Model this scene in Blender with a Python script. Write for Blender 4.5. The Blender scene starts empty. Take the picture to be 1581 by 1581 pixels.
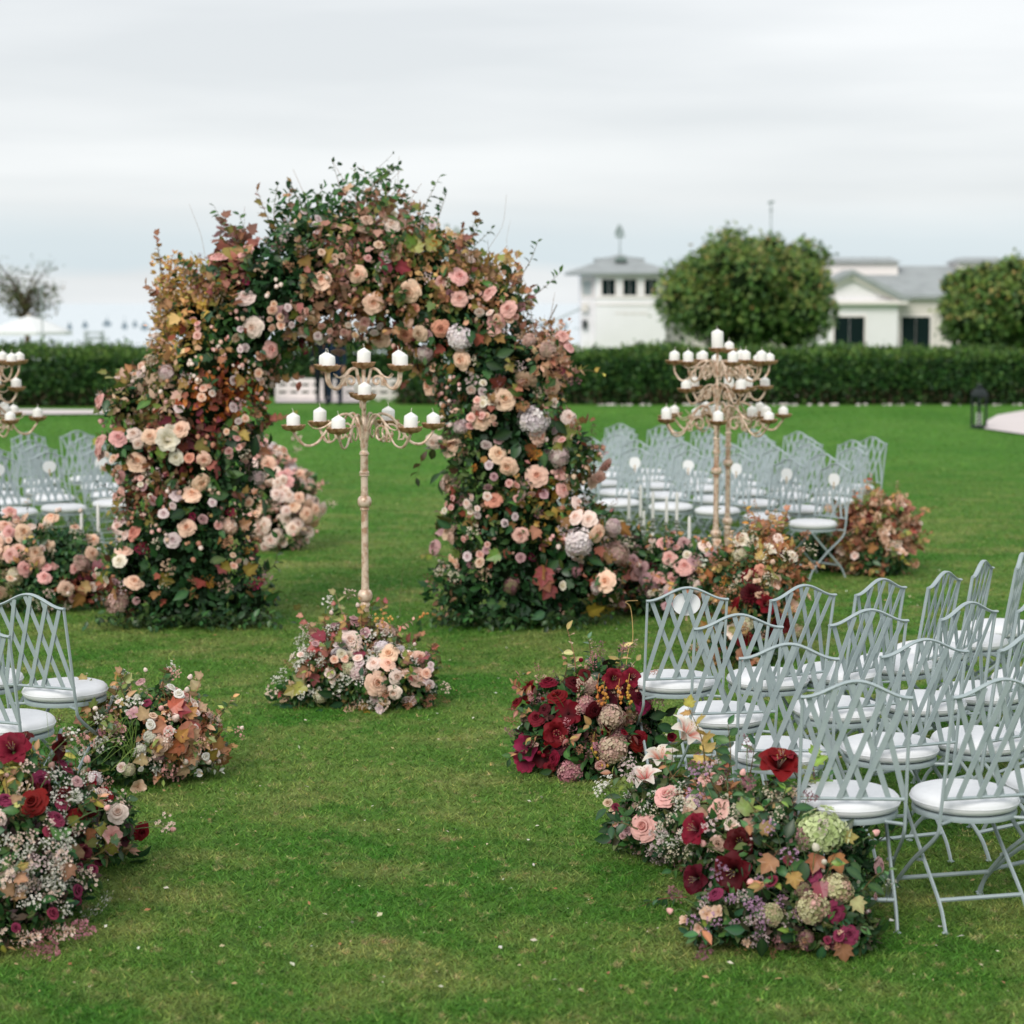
import bpy, math, random
import numpy as np
from mathutils import Vector, Matrix, Quaternion, noise

R = math.radians
scene = bpy.context.scene
COL = scene.collection

# ------------------------------------------------------------------ camera
CAM_H = 2.37
F_PX = 3200.0                      # focal length for a 1581 px wide frame
PITCH = math.atan((790.5 - 468.0) / F_PX)
cam_data = bpy.data.cameras.new('camera')
cam = bpy.data.objects.new('camera', cam_data)
COL.objects.link(cam)
cam.location = (0, 0, CAM_H)
cam.rotation_euler = (R(90) - PITCH, 0, 0)
cam_data.sensor_fit = 'HORIZONTAL'
cam_data.sensor_width = 24.0
cam_data.lens = 24.0 * F_PX / 1581.0
cam_data.clip_start = 0.1
cam_data.clip_end = 40000
cam_data.dof.use_dof = True
cam_data.dof.focus_distance = 9.6
cam_data.dof.aperture_fstop = 1.7
scene.camera = cam

# ------------------------------------------------------------------ sky, sun, exposure
SUN_EL, SUN_AZ = 38.0, 203.0        # azimuth clockwise from +Y: behind the camera, a little to its left
world = bpy.data.worlds.new('World')
scene.world = world
world.use_nodes = True
wn, wl = world.node_tree.nodes, world.node_tree.links
for n in list(wn):
    wn.remove(n)
w_out = wn.new('ShaderNodeOutputWorld')
w_bg = wn.new('ShaderNodeBackground')
w_bg.inputs['Strength'].default_value = 0.1
w_sky = wn.new('ShaderNodeTexSky')
w_sky.sky_type = 'NISHITA'
w_sky.sun_disc = False
w_sky.sun_elevation = R(SUN_EL)
w_sky.sun_rotation = R(SUN_AZ)
w_tc = wn.new('ShaderNodeTexCoord')
w_map = wn.new('ShaderNodeMapping')
w_map.inputs['Scale'].default_value = (2.6, 2.6, 22.0)
w_map.inputs['Location'].default_value = (0.35, 0.0, 0.2)
w_n1 = wn.new('ShaderNodeTexNoise')
w_n1.inputs['Scale'].default_value = 1.0
w_n1.inputs['Detail'].default_value = 5.0
w_n1.inputs['Roughness'].default_value = 0.48
w_ramp = wn.new('ShaderNodeValToRGB')
e = w_ramp.color_ramp.elements
e[0].position, e[0].color = 0.36, (0.705, 0.732, 0.750, 1)
e[1].position, e[1].color = 0.64, (0.865, 0.880, 0.888, 1)
# a paler blue-grey gap low over the sea, cloud-white again at the horizon itself
w_sep = wn.new('ShaderNodeSeparateXYZ')
wl.new(w_tc.outputs['Generated'], w_sep.inputs[0])
w_az = wn.new('ShaderNodeTexNoise')
w_az.inputs['Scale'].default_value = 1.0
w_az.inputs['Detail'].default_value = 4
w_azm = wn.new('ShaderNodeMapping')
w_azm.inputs['Scale'].default_value = (7.0, 7.0, 26.0)
w_azm.inputs['Location'].default_value = (2.35, 0.4, 0.0)
wl.new(w_tc.outputs['Generated'], w_azm.inputs['Vector'])
wl.new(w_azm.outputs['Vector'], w_az.inputs['Vector'])
w_wob = wn.new('ShaderNodeMath')
w_wob.operation = 'MULTIPLY_ADD'
w_wob.inputs[1].default_value = 0.020
wl.new(w_az.outputs['Fac'], w_wob.inputs[0])
wl.new(w_sep.outputs['Z'], w_wob.inputs[2])
w_band = wn.new('ShaderNodeValToRGB')
be = w_band.color_ramp.elements
be[0].position, be[0].color = 0.0, (0.12, 0.12, 0.12, 1)
be[1].position, be[1].color = 1.0, (0, 0, 0, 1)
for bp_, bv in ((0.20, 0.10), (0.24, 0.10), (0.30, 0.85), (0.40, 0.75), (0.58, 0.08)):
    x_ = be.new(bp_)
    x_.color = (bv, bv, bv, 1)
w_bs = wn.new('ShaderNodeMath')
w_bs.operation = 'MULTIPLY'
w_bs.inputs[1].default_value = 10.0
wl.new(w_wob.outputs[0], w_bs.inputs[0])
wl.new(w_bs.outputs[0], w_band.inputs['Fac'])
w_bm = wn.new('ShaderNodeMix')
w_bm.data_type = 'RGBA'
w_bm.inputs[7].default_value = (0.600, 0.700, 0.755, 1)
wl.new(w_band.outputs['Color'], w_bm.inputs['Factor'])
w_mul = wn.new('ShaderNodeVectorMath')
w_mul.operation = 'SCALE'
w_mul.inputs['Scale'].default_value = 7.35
w_mix = wn.new('ShaderNodeMix')
w_mix.data_type = 'RGBA'
w_mix.inputs['Factor'].default_value = 0.94
wl.new(w_tc.outputs['Generated'], w_map.inputs['Vector'])
wl.new(w_map.outputs['Vector'], w_n1.inputs['Vector'])
wl.new(w_n1.outputs['Fac'], w_ramp.inputs['Fac'])
wl.new(w_ramp.outputs['Color'], w_bm.inputs[6])
wl.new(w_bm.outputs[2], w_mul.inputs[0])
wl.new(w_sky.outputs['Color'], w_mix.inputs[6])
wl.new(w_mul.outputs['Vector'], w_mix.inputs[7])
wl.new(w_mix.outputs[2], w_bg.inputs['Color'])
wl.new(w_bg.outputs['Background'], w_out.inputs['Surface'])

sun_data = bpy.data.lights.new('sun', 'SUN')
sun_data.energy = 1.5
sun_data.angle = R(28)
sun_data.color = (1.0, 0.945, 0.87)
sun = bpy.data.objects.new('sun', sun_data)
COL.objects.link(sun)
_sd = Vector((math.sin(R(SUN_AZ)) * math.cos(R(SUN_EL)), math.cos(R(SUN_AZ)) * math.cos(R(SUN_EL)), math.sin(R(SUN_EL))))
sun.rotation_euler = _sd.to_track_quat('Z', 'Y').to_euler()
sun.location = (0, 0, 30)

vs = scene.view_settings
vs.view_transform = 'Standard'
vs.look = 'None'
vs.exposure = 0.60
vs.gamma = 1.0
scene.cycles.use_denoising = True
scene.cycles.max_bounces = 6
scene.cycles.diffuse_bounces = 3
scene.cycles.glossy_bounces = 2
scene.cycles.transmission_bounces = 4
scene.cycles.transparent_max_bounces = 6

# ------------------------------------------------------------------ measuring helpers (photo pixel -> place)
_fw = Vector((0, math.cos(PITCH), -math.sin(PITCH)))
_up = Vector((0, math.sin(PITCH), math.cos(PITCH)))
CAMP = Vector((0, 0, CAM_H))

def ray(px, py):
    return _fw + Vector((1, 0, 0)) * ((px - 790.5) / F_PX) + _up * ((790.5 - py) / F_PX)

def G(px, py, z=0.0):
    """point on the level z seen at a photo pixel"""
    d = ray(px, py)
    return CAMP + d * ((z - CAM_H) / d.z)

def D(px, py, y):
    """point in the upright plane at distance y seen at a photo pixel"""
    d = ray(px, py)
    return CAMP + d * (y / d.y)

# ------------------------------------------------------------------ colour
def lin(c):
    return c / 12.92 if c <= 0.04045 else ((c + 0.055) / 1.055) ** 2.4

def C(h):
    h = h.lstrip('#')
    return tuple(lin(int(h[i:i + 2], 16) / 255.0) for i in (0, 2, 4))

# ------------------------------------------------------------------ materials
def new_mat(name):
    m = bpy.data.materials.new(name)
    m.use_nodes = True
    nt = m.node_tree
    for n in list(nt.nodes):
        nt.nodes.remove(n)
    out = nt.nodes.new('ShaderNodeOutputMaterial')
    return m, nt, out

def principled(nt, color=None, rough=0.5, spec=0.5, metal=0.0):
    b = nt.nodes.new('ShaderNodeBsdfPrincipled')
    b.inputs['Roughness'].default_value = rough
    b.inputs['Specular IOR Level'].default_value = spec
    b.inputs['Metallic'].default_value = metal
    if color is not None:
        b.inputs['Base Color'].default_value = (*color, 1)
    return b

def mat_solid(name, color, rough=0.5, spec=0.4, metal=0.0, var=0.0, scale=20.0, color2=None, bump=0.0, bscale=60.0):
    m, nt, out = new_mat(name)
    b = principled(nt, color, rough, spec, metal)
    L = nt.links
    if var > 0 or color2 is not None:
        tc = nt.nodes.new('ShaderNodeTexCoord')
        ns = nt.nodes.new('ShaderNodeTexNoise')
        ns.inputs['Scale'].default_value = scale
        ns.inputs['Detail'].default_value = 4
        L.new(tc.outputs['Object'], ns.inputs['Vector'])
        rp = nt.nodes.new('ShaderNodeValToRGB')
        c2 = color2 if color2 is not None else tuple(c * (1 - var) for c in color)
        rp.color_ramp.elements[0].position = 0.36
        rp.color_ramp.elements[0].color = (*c2, 1)
        rp.color_ramp.elements[1].position = 0.56
        rp.color_ramp.elements[1].color = (*color, 1)
        L.new(ns.outputs['Fac'], rp.inputs['Fac'])
        L.new(rp.outputs['Color'], b.inputs['Base Color'])
    if bump > 0:
        tc2 = nt.nodes.new('ShaderNodeTexCoord')
        n2 = nt.nodes.new('ShaderNodeTexNoise')
        n2.inputs['Scale'].default_value = bscale
        n2.inputs['Detail'].default_value = 3
        bp = nt.nodes.new('ShaderNodeBump')
        bp.inputs['Strength'].default_value = bump
        bp.inputs['Distance'].default_value = 0.01
        L.new(tc2.outputs['Object'], n2.inputs['Vector'])
        L.new(n2.outputs['Fac'], bp.inputs['Height'])
        L.new(bp.outputs['Normal'], b.inputs['Normal'])
    L.new(b.outputs['BSDF'], out.inputs['Surface'])
    return m

def mat_plant(name, rough=0.5, transl=0.25, hue=0.02, val=0.3, spec=0.3, veins=True):
    """petal / leaf: pigment from the mesh's colour attribute, a little different on every object"""
    m, nt, out = new_mat(name)
    L = nt.links
    at = nt.nodes.new('ShaderNodeAttribute')
    at.attribute_name = 'Col'
    oi = nt.nodes.new('ShaderNodeObjectInfo')
    hsv = nt.nodes.new('ShaderNodeHueSaturation')
    mh = nt.nodes.new('ShaderNodeMapRange')
    mh.inputs['To Min'].default_value = 0.5 - hue
    mh.inputs['To Max'].default_value = 0.5 + hue
    mv = nt.nodes.new('ShaderNodeMapRange')
    mv.inputs['To Min'].default_value = 1 - val
    mv.inputs['To Max'].default_value = 1 + val * 0.6
    ma = nt.nodes.new('ShaderNodeMath')
    ma.operation = 'MULTIPLY'
    ma.inputs[1].default_value = 7.31
    mf = nt.nodes.new('ShaderNodeMath')
    mf.operation = 'FRACT'
    L.new(oi.outputs['Random'], mh.inputs['Value'])
    L.new(oi.outputs['Random'], ma.inputs[0])
    L.new(ma.outputs[0], mf.inputs[0])
    L.new(mf.outputs[0], mv.inputs['Value'])
    L.new(mh.outputs[0], hsv.inputs['Hue'])
    L.new(mv.outputs[0], hsv.inputs['Value'])
    L.new(at.outputs['Color'], hsv.inputs['Color'])
    col = hsv.outputs['Color']
    if veins:
        tc = nt.nodes.new('ShaderNodeTexCoord')
        ns = nt.nodes.new('ShaderNodeTexNoise')
        ns.inputs['Scale'].default_value = 3.5
        ns.inputs['Detail'].default_value = 5
        L.new(tc.outputs['Object'], ns.inputs['Vector'])
        mr = nt.nodes.new('ShaderNodeMapRange')
        mr.inputs['From Min'].default_value = 0.3
        mr.inputs['From Max'].default_value = 0.7
        mr.inputs['To Min'].default_value = 0.88
        mr.inputs['To Max'].default_value = 1.14
        L.new(ns.outputs['Fac'], mr.inputs['Value'])
        vm = nt.nodes.new('ShaderNodeVectorMath')
        vm.operation = 'SCALE'
        L.new(col, vm.inputs[0])
        L.new(mr.outputs[0], vm.inputs['Scale'])
        col = vm.outputs['Vector']
    b = principled(nt, None, rough, spec)
    L.new(col, b.inputs['Base Color'])
    t = nt.nodes.new('ShaderNodeBsdfTranslucent')
    L.new(col, t.inputs['Color'])
    mx = nt.nodes.new('ShaderNodeMixShader')
    mx.inputs['Fac'].default_value = transl
    L.new(b.outputs['BSDF'], mx.inputs[1])
    L.new(t.outputs['BSDF'], mx.inputs[2])
    L.new(mx.outputs['Shader'], out.inputs['Surface'])
    return m

def lawn_colour(nt, blades=False):
    """one patchy turf colour from the place on the lawn, shared by the soil sheet and the blades"""
    L = nt.links
    ge = nt.nodes.new('ShaderNodeNewGeometry')
    def nz(scale, detail, stretch=(1, 1, 1), off=0.0):
        mp = nt.nodes.new('ShaderNodeMapping')
        mp.inputs['Scale'].default_value = (stretch[0], stretch[1], 0.0)
        mp.inputs['Location'].default_value = (off, off * 0.7, 0)
        n = nt.nodes.new('ShaderNodeTexNoise')
        n.inputs['Scale'].default_value = scale
        n.inputs['Detail'].default_value = detail
        n.inputs['Roughness'].default_value = 0.6
        L.new(ge.outputs['Position'], mp.inputs['Vector'])
        L.new(mp.outputs['Vector'], n.inputs['Vector'])
        return n.outputs['Fac']
    def ramp(src, p0, c0, p1, c1):
        r = nt.nodes.new('ShaderNodeValToRGB')
        r.color_ramp.elements[0].position = p0
        r.color_ramp.elements[0].color = (*c0, 1)
        r.color_ramp.elements[1].position = p1
        r.color_ramp.elements[1].color = (*c1, 1)
        L.new(src, r.inputs['Fac'])
        return r.outputs['Color']
    def mix(fac, a, b):
        m = nt.nodes.new('ShaderNodeMix')
        m.data_type = 'RGBA'
        L.new(fac, m.inputs['Factor'])
        for sock, v in ((6, a), (7, b)):
            if isinstance(v, tuple):
                m.inputs[sock].default_value = (*v, 1)
            else:
                L.new(v, m.inputs[sock])
        return m.outputs[2]
    big = nz(0.55, 4, (1, 1.2, 1))
    green = ramp(big, 0.38, LAWN[0], 0.62, LAWN[1])
    mid = nz(1.7, 6, (1, 1.1, 1), 13.0)
    fm = ramp(mid, 0.47, (0, 0, 0), 0.72, (0.75, 0.75, 0.75))
    c = mix(fm, green, LAWN[2])
    fine = nz(14.0, 4, (1, 0.9, 1), 5.0)
    ff = ramp(fine, 0.58, (0, 0, 0), 0.71, (0.75, 0.75, 0.75))
    c = mix(ff, c, LAWN[3])
    bare = nz(2.2, 7, (1, 1, 1), 57.0)
    c = mix(ramp(bare, 0.655, (0, 0, 0), 0.70, (0.8, 0.8, 0.8)), c, C('#B39A76'))
    dk = nz(9.0, 4, (1, 1, 1), 31.0)
    fd = ramp(dk, 0.30, (0.55, 0.55, 0.55), 0.46, (0, 0, 0))
    c = mix(fd, c, LAWN[4])
    # farther out, beyond the trodden ceremony place, the turf is lusher
    sp = nt.nodes.new('ShaderNodeSeparateXYZ')
    L.new(ge.outputs['Position'], sp.inputs[0])
    mr = nt.nodes.new('ShaderNodeMapRange')
    mr.interpolation_type = 'SMOOTHSTEP'
    mr.inputs['From Min'].default_value = 19.0
    mr.inputs['From Max'].default_value = 34.0
    mr.inputs['To Max'].default_value = 0.8
    L.new(sp.outputs['Y'], mr.inputs['Value'])
    lush = ramp(nz(0.35, 3, (1, 0.5, 1), 3.0), 0.35, LAWN[5], 0.65, LAWN[6])
    return mix(mr.outputs[0], c, lush)

LAWN = [C('#4A802C'), C('#6B8E40'), C('#9C9E62'), C('#C2B284'), C('#2C5220'), C('#49842C'), C('#60953C')]

def mat_lawn():
    m, nt, out = new_mat('lawn_turf')
    c = lawn_colour(nt)
    b = principled(nt, None, 0.9, 0.1)
    th = nt.nodes.new('ShaderNodeVectorMath')       # thatch colour darkened to match the self-shadowing of the blades
    th.operation = 'SCALE'
    th.inputs['Scale'].default_value = 0.80
    nt.links.new(c, th.inputs[0])
    nt.links.new(th.outputs['Vector'], b.inputs['Base Color'])
    ge = nt.nodes.new('ShaderNodeNewGeometry')
    n = nt.nodes.new('ShaderNodeTexNoise')
    n.inputs['Scale'].default_value = 45.0
    n.inputs['Detail'].default_value = 4
    bp = nt.nodes.new('ShaderNodeBump')
    bp.inputs['Strength'].default_value = 0.9
    bp.inputs['Distance'].default_value = 0.03
    nt.links.new(ge.outputs['Position'], n.inputs['Vector'])
    nt.links.new(n.outputs['Fac'], bp.inputs['Height'])
    nt.links.new(bp.outputs['Normal'], b.inputs['Normal'])
    nt.links.new(b.outputs['BSDF'], out.inputs['Surface'])
    return m

def mat_blades():
    m, nt, out = new_mat('grass_blades')
    L = nt.links
    c = lawn_colour(nt, True)
    at = nt.nodes.new('ShaderNodeAttribute')
    at.attribute_name = 'Col'
    vm = nt.nodes.new('ShaderNodeMix')
    vm.data_type = 'RGBA'
    vm.blend_type = 'MULTIPLY'
    vm.inputs['Factor'].default_value = 1.0
    L.new(c, vm.inputs[6])
    L.new(at.outputs['Color'], vm.inputs[7])
    b = principled(nt, None, 0.6, 0.25)
    L.new(vm.outputs[2], b.inputs['Base Color'])
    t = nt.nodes.new('ShaderNodeBsdfTranslucent')
    L.new(vm.outputs[2], t.inputs['Color'])
    mx = nt.nodes.new('ShaderNodeMixShader')
    mx.inputs['Fac'].default_value = 0.3
    L.new(b.outputs['BSDF'], mx.inputs[1])
    L.new(t.outputs['BSDF'], mx.inputs[2])
    L.new(mx.outputs['Shader'], out.inputs['Surface'])
    return m

M = {}
M['lawn'] = mat_lawn()
M['blade'] = mat_blades()
M['petal'] = mat_plant('petal', 0.6, 0.22, 0.012, 0.13, 0.2)
M['leaf'] = mat_plant('leaf', 0.38, 0.22, 0.03, 0.38, 0.45)
M['foliage'] = mat_plant('foliage', 0.5, 0.22, 0.0, 0.0, 0.35, veins=False)
M['stem'] = mat_plant('stem', 0.6, 0.0, 0.02, 0.2, 0.3)
M['core'] = mat_solid('moss', C('#1B2A14'), 0.95, 0.1, var=0.5, scale=30, bump=0.8)
M['chair'] = mat_solid('grey_painted_metal', C('#A1AEB1'), 0.42, 0.5, scale=14, color2=C('#98A6AA'), bump=.05, bscale=90)
M['cushion'] = mat_solid('white_seat_vinyl', C('#E3E5E9'), 0.5, 0.35, var=0.05, scale=9, bump=.35, bscale=16)
M['brass'] = mat_solid('antique_rose_gold', C('#DCC6B2'), 0.42, 0.5, metal=0.25, color2=C('#B08C72'), scale=30, bump=.2, bscale=80)
M['cup'] = mat_solid('antique_copper_cup', C('#C09876'), 0.5, 0.5, metal=0.3, color2=C('#87603F'), scale=24)
M['wax'] = mat_solid('white_wax', C('#EFEEEA'), 0.5, 0.35, var=0.04, scale=12)
M['wick'] = mat_solid('wick', C('#D8D2C4'), 0.9, 0.1)
M['silver'] = mat_solid('silver', C('#B9BAB6'), 0.28, 0.6, metal=0.8)
M['paper'] = mat_solid('white_card', C('#F0F1F3'), 0.8, 0.2)
M['wood'] = mat_solid('pale_wood', C('#B89F7B'), 0.7, 0.3, var=0.2)
M['white_wall'] = mat_solid('white_weatherboard', C('#E4E3E6'), 0.8, 0.25, var=0.04, scale=0.6)
M['cream_with_shade'] = mat_solid('cream_board_with_shade', C('#D6D0CB'), 0.8, 0.25, var=0.05, scale=0.6)  # cream with the wing walls' shade mixed into the colour; trim pieces share it
M['trim'] = mat_solid('white_trim', C('#EAE3E1'), 0.7, 0.3)
M['shutter'] = mat_solid('dark_green_shutter', C('#0D2020'), 0.85, 0.15)
M['slate'] = mat_solid('grey_slate', C('#9BA1A3'), 0.8, 0.3, var=0.12, scale=1.5)
M['slate_dark'] = mat_solid('grey_green_lead', C('#6C7C78'), 0.6, 0.4)
M['iron'] = mat_solid('dark_iron', C('#152020'), 0.5, 0.4)
M['grey_metal'] = mat_solid('pale_grey_metal', C('#A9B2B5'), 0.5, 0.4)
M['concrete'] = mat_solid('pale_paving', C('#D6CDCC'), 0.9, 0.2, var=0.03, scale=0.8)
M['bark'] = mat_solid('bark', C('#5B4A3C'), 0.95, 0.1, var=0.3, scale=4, bump=0.5)
M['terracotta'] = mat_solid('rust_terracotta', C('#A4633F'), 0.8, 0.2, var=0.15, scale=4)
M['canvas'] = mat_solid('white_canvas', C('#DDE0E0'), 0.9, 0.1)
M['green_box'] = mat_solid('dark_green_canvas', C('#1E4A41'), 0.7, 0.2)
M['navy'] = mat_solid('navy_cloth', C('#1B2A3C'), 0.9, 0.1)
M['black_cloth'] = mat_solid('black_cloth', C('#1C2226'), 0.9, 0.1)
M['skin'] = mat_solid('skin', C('#B98A70'), 0.6, 0.3)
M['hair'] = mat_solid('dark_hair', C('#2A2019'), 0.7, 0.2)
M['hull'] = mat_solid('boat_hull', C('#6A7C86'), 0.6, 0.3)
M['twig'] = mat_solid('twig', C('#8A6A4A'), 0.8, 0.2, var=0.3, scale=10)
_m, _nt, _o = new_mat('lantern_glass')
_b = principled(_nt, (0.86, 0.90, 0.86), 0.03, 0.5)
_b.inputs['Transmission Weight'].default_value = 1.0
_b.inputs['IOR'].default_value = 1.05
_nt.links.new(_b.outputs['BSDF'], _o.inputs['Surface'])
M['glass'] = _m
_m, _nt, _o = new_mat('sea_water')
_b = principled(_nt, C('#D3DEE5'), 0.25, 0.5)
_g = _nt.nodes.new('ShaderNodeNewGeometry')
_mp = _nt.nodes.new('ShaderNodeMapping')
_mp.inputs['Scale'].default_value = (0.05, 0.25, 1)
_n = _nt.nodes.new('ShaderNodeTexNoise')
_n.inputs['Scale'].default_value = 1.0
_n.inputs['Detail'].default_value = 6
_bp = _nt.nodes.new('ShaderNodeBump')
_bp.inputs['Strength'].default_value = 0.25
_bp.inputs['Distance'].default_value = 0.5
_nt.links.new(_g.outputs['Position'], _mp.inputs['Vector'])
_nt.links.new(_mp.outputs['Vector'], _n.inputs['Vector'])
_nt.links.new(_n.outputs['Fac'], _bp.inputs['Height'])
_nt.links.new(_bp.outputs['Normal'], _b.inputs['Normal'])
_nt.links.new(_b.outputs['BSDF'], _o.inputs['Surface'])
M['sea'] = _m

# ------------------------------------------------------------------ mesh helpers
def mesh_np(name, V, F, col=None, smooth=False):
    """V (n,3); F (m,k) one polygon size; col (n,3) optional"""
    V = np.asarray(V, dtype=np.float32)
    F = np.asarray(F, dtype=np.int32)
    me = bpy.data.meshes.new(name)
    me.vertices.add(len(V))
    me.vertices.foreach_set('co', V.ravel())
    m, k = F.shape
    me.loops.add(m * k)
    me.loops.foreach_set('vertex_index', F.ravel())
    me.polygons.add(m)
    me.polygons.foreach_set('loop_start', np.arange(0, m * k, k, dtype=np.int32))
    me.polygons.foreach_set('loop_total', np.full(m, k, dtype=np.int32))
    if smooth:
        me.polygons.foreach_set('use_smooth', np.ones(m, dtype=bool))
    if col is not None:
        a = me.color_attributes.new('Col', 'FLOAT_COLOR', 'POINT')
        c4 = np.ones((len(V), 4), dtype=np.float32)
        c4[:, :3] = col
        a.data.foreach_set('color', c4.ravel())
    me.update()
    me.validate()
    return me

class MB:
    """collects shapes of ONE part"""
    def __init__(self):
        self.v, self.f, self.c = [], [], []
        self.n = 0
    def add(self, verts, faces, col=(1, 1, 1)):
        o = self.n
        self.v += [tuple(p) for p in verts]
        self.f += [tuple(i + o for i in f) for f in faces]
        if len(col) == len(verts) and not isinstance(col[0], (int, float)):
            self.c += [tuple(c) for c in col]
        else:
            self.c += [tuple(col)] * len(verts)
        self.n += len(verts)
        return self
    def box(self, x0, x1, y0, y1, z0, z1, col=(1, 1, 1)):
        v = [(x, y, z) for z in (z0, z1) for y in (y0, y1) for x in (x0, x1)]
        return self.add(v, [(0, 2, 3, 1), (4, 5, 7, 6), (0, 1, 5, 4), (2, 6, 7, 3), (0, 4, 6, 2), (1, 3, 7, 5)], col)
    def lathe(self, prof, seg=16, c=(0, 0), col=(1, 1, 1), scallop=0.0, nsc=14):
        v, f = [], []
        n = len(prof)
        for i, (r, z) in enumerate(prof):
            for k in range(seg):
                a = 2 * math.pi * k / seg
                rr, zz = r, z
                if scallop and i in (n // 2 - 1, n // 2):
                    zz += scallop * math.cos(nsc * a)
                v.append((c[0] + rr * math.cos(a), c[1] + rr * math.sin(a), zz))
        for i in range(n - 1):
            for k in range(seg):
                k2 = (k + 1) % seg
                f.append((i * seg + k, i * seg + k2, (i + 1) * seg + k2, (i + 1) * seg + k))
        if prof[0][0] > 1e-5:
            f.append(tuple(range(seg))[::-1])
        if prof[-1][0] > 1e-5:
            f.append(tuple(range((n - 1) * seg, n * seg)))
        return self.add(v, f, col)
    def sweep(self, pts, rad, ns=6, col=(1, 1, 1), flat=None, cap=True):
        """tube along pts; rad number or list; flat=(a,b) gives a rectangular-ish section scaled a (side) and b (normal)"""
        pts = [Vector(p) for p in pts]
        n = len(pts)
        rr = rad if isinstance(rad, (list, tuple)) else [rad] * n
        t0 = (pts[1] - pts[0]).normalized()
        up = Vector((0, 0, 1)) if abs(t0.z) < 0.9 else Vector((0, 1, 0))
        nrm = (up - t0 * up.dot(t0)).normalized()
        v, f = [], []
        for i in range(n):
            if i == 0: t = pts[1] - pts[0]
            elif i == n - 1: t = pts[-1] - pts[-2]
            else: t = pts[i + 1] - pts[i - 1]
            t.normalize()
            nrm = (nrm - t * nrm.dot(t))
            if nrm.length < 1e-6: nrm = t.orthogonal()
            nrm.normalize()
            b = t.cross(nrm)
            for k in range(ns):
                a = 2 * math.pi * (k + 0.5) / ns
                ca, sa = math.cos(a), math.sin(a)
                if flat: ca, sa = ca * flat[1], sa * flat[0]
                v.append(pts[i] + (nrm * ca + b * sa) * rr[i])
        for i in range(n - 1):
            for k in range(ns):
                k2 = (k + 1) % ns
                f.append((i * ns + k, i * ns + k2, (i + 1) * ns + k2, (i + 1) * ns + k))
        if cap:
            f.append(tuple(range(ns))[::-1])
            f.append(tuple(range((n - 1) * ns, n * ns)))
        return self.add(v, f, col)
    def prism(self, poly, y0, y1, col=(1, 1, 1)):
        """outline poly [(x,z)] drawn from y0 to y1"""
        n = len(poly)
        v = [(x, y0, z) for x, z in poly] + [(x, y1, z) for x, z in poly]
        f = [tuple(range(n)), tuple(range(n, 2 * n))[::-1]]
        for i in range(n):
            j = (i + 1) % n
            f.append((i, i + n, j + n, j))
        return self.add(v, f, col)
    def mesh(self, name, mat=None, smooth=True, angle=None, color=False):
        me = bpy.data.meshes.new(name)
        me.from_pydata(self.v, [], self.f)
        if smooth:
            me.polygons.foreach_set('use_smooth', np.ones(len(self.f), dtype=bool))
        if color:
            a = me.color_attributes.new('Col', 'FLOAT_COLOR', 'POINT')
            c4 = np.ones((self.n, 4), dtype=np.float32)
            c4[:, :3] = np.array(self.c, dtype=np.float32)
            a.data.foreach_set('color', c4.ravel())
        me.update()
        if angle is not None:
            me.set_sharp_from_angle(angle=R(angle))
        if mat: me.materials.append(mat)
        return me
    def build(self, name, mat, parent=None, loc=None, smooth=True, angle=35, color=False):
        return obj(name, self.mesh(name, mat, smooth, angle, color), parent, loc)

def obj(name, me, parent=None, loc=None, rot=None, scale=None):
    o = bpy.data.objects.new(name, me)
    COL.objects.link(o)
    if parent is not None: o.parent = parent
    if loc is not None: o.location = loc
    if rot is not None:
        if isinstance(rot, Quaternion):
            o.rotation_mode = 'QUATERNION'
            o.rotation_quaternion = rot
        else:
            o.rotation_euler = rot
    if scale is not None:
        o.scale = (scale,) * 3 if isinstance(scale, (int, float)) else scale
    return o

def tag(o, label, cat, group=None):
    o['label'] = label
    o['category'] = cat
    if group: o['group'] = group
    return o

def struct(o, label=None):
    o['kind'] = 'structure'
    if label: o['label'] = label
    return o

def thing(name, label, cat, loc=(0, 0, 0), rz=0.0, group=None):
    o = bpy.data.objects.new(name, None)
    COL.objects.link(o)
    o.empty_display_size = 0.1
    o.location = loc
    o.rotation_euler = (0, 0, rz)
    return tag(o, label, cat, group)

def kids(o):
    return [c for c in o.children]

def copy_tree(o, parent=None, kid_map=None):
    c = o.copy()
    COL.objects.link(c)
    c.parent = parent
    for ch in kid_map[o] if kid_map else kids(o):
        copy_tree(ch, c, kid_map)
    return c

def crom(pts, n=6):
    """smooth curve through points"""
    P = [Vector(p) for p in pts]
    P = [P[0] * 2 - P[1]] + P + [P[-1] * 2 - P[-2]]
    out = []
    for i in range(1, len(P) - 2):
        a, b, c, d = P[i - 1:i + 3]
        for k in range(n):
            t = k / n
            out.append(0.5 * ((2 * b) + (c - a) * t + (2 * a - 5 * b + 4 * c - d) * t * t + (3 * b - a - 3 * c + d) * t ** 3))
    out.append(P[-2])
    return out

ORD = ['first', 'second', 'third', 'fourth', 'fifth', 'sixth', 'seventh', 'eighth', 'ninth', 'tenth', 'eleventh', 'twelfth']
rng = np.random.default_rng(7)
random.seed(7)

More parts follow.
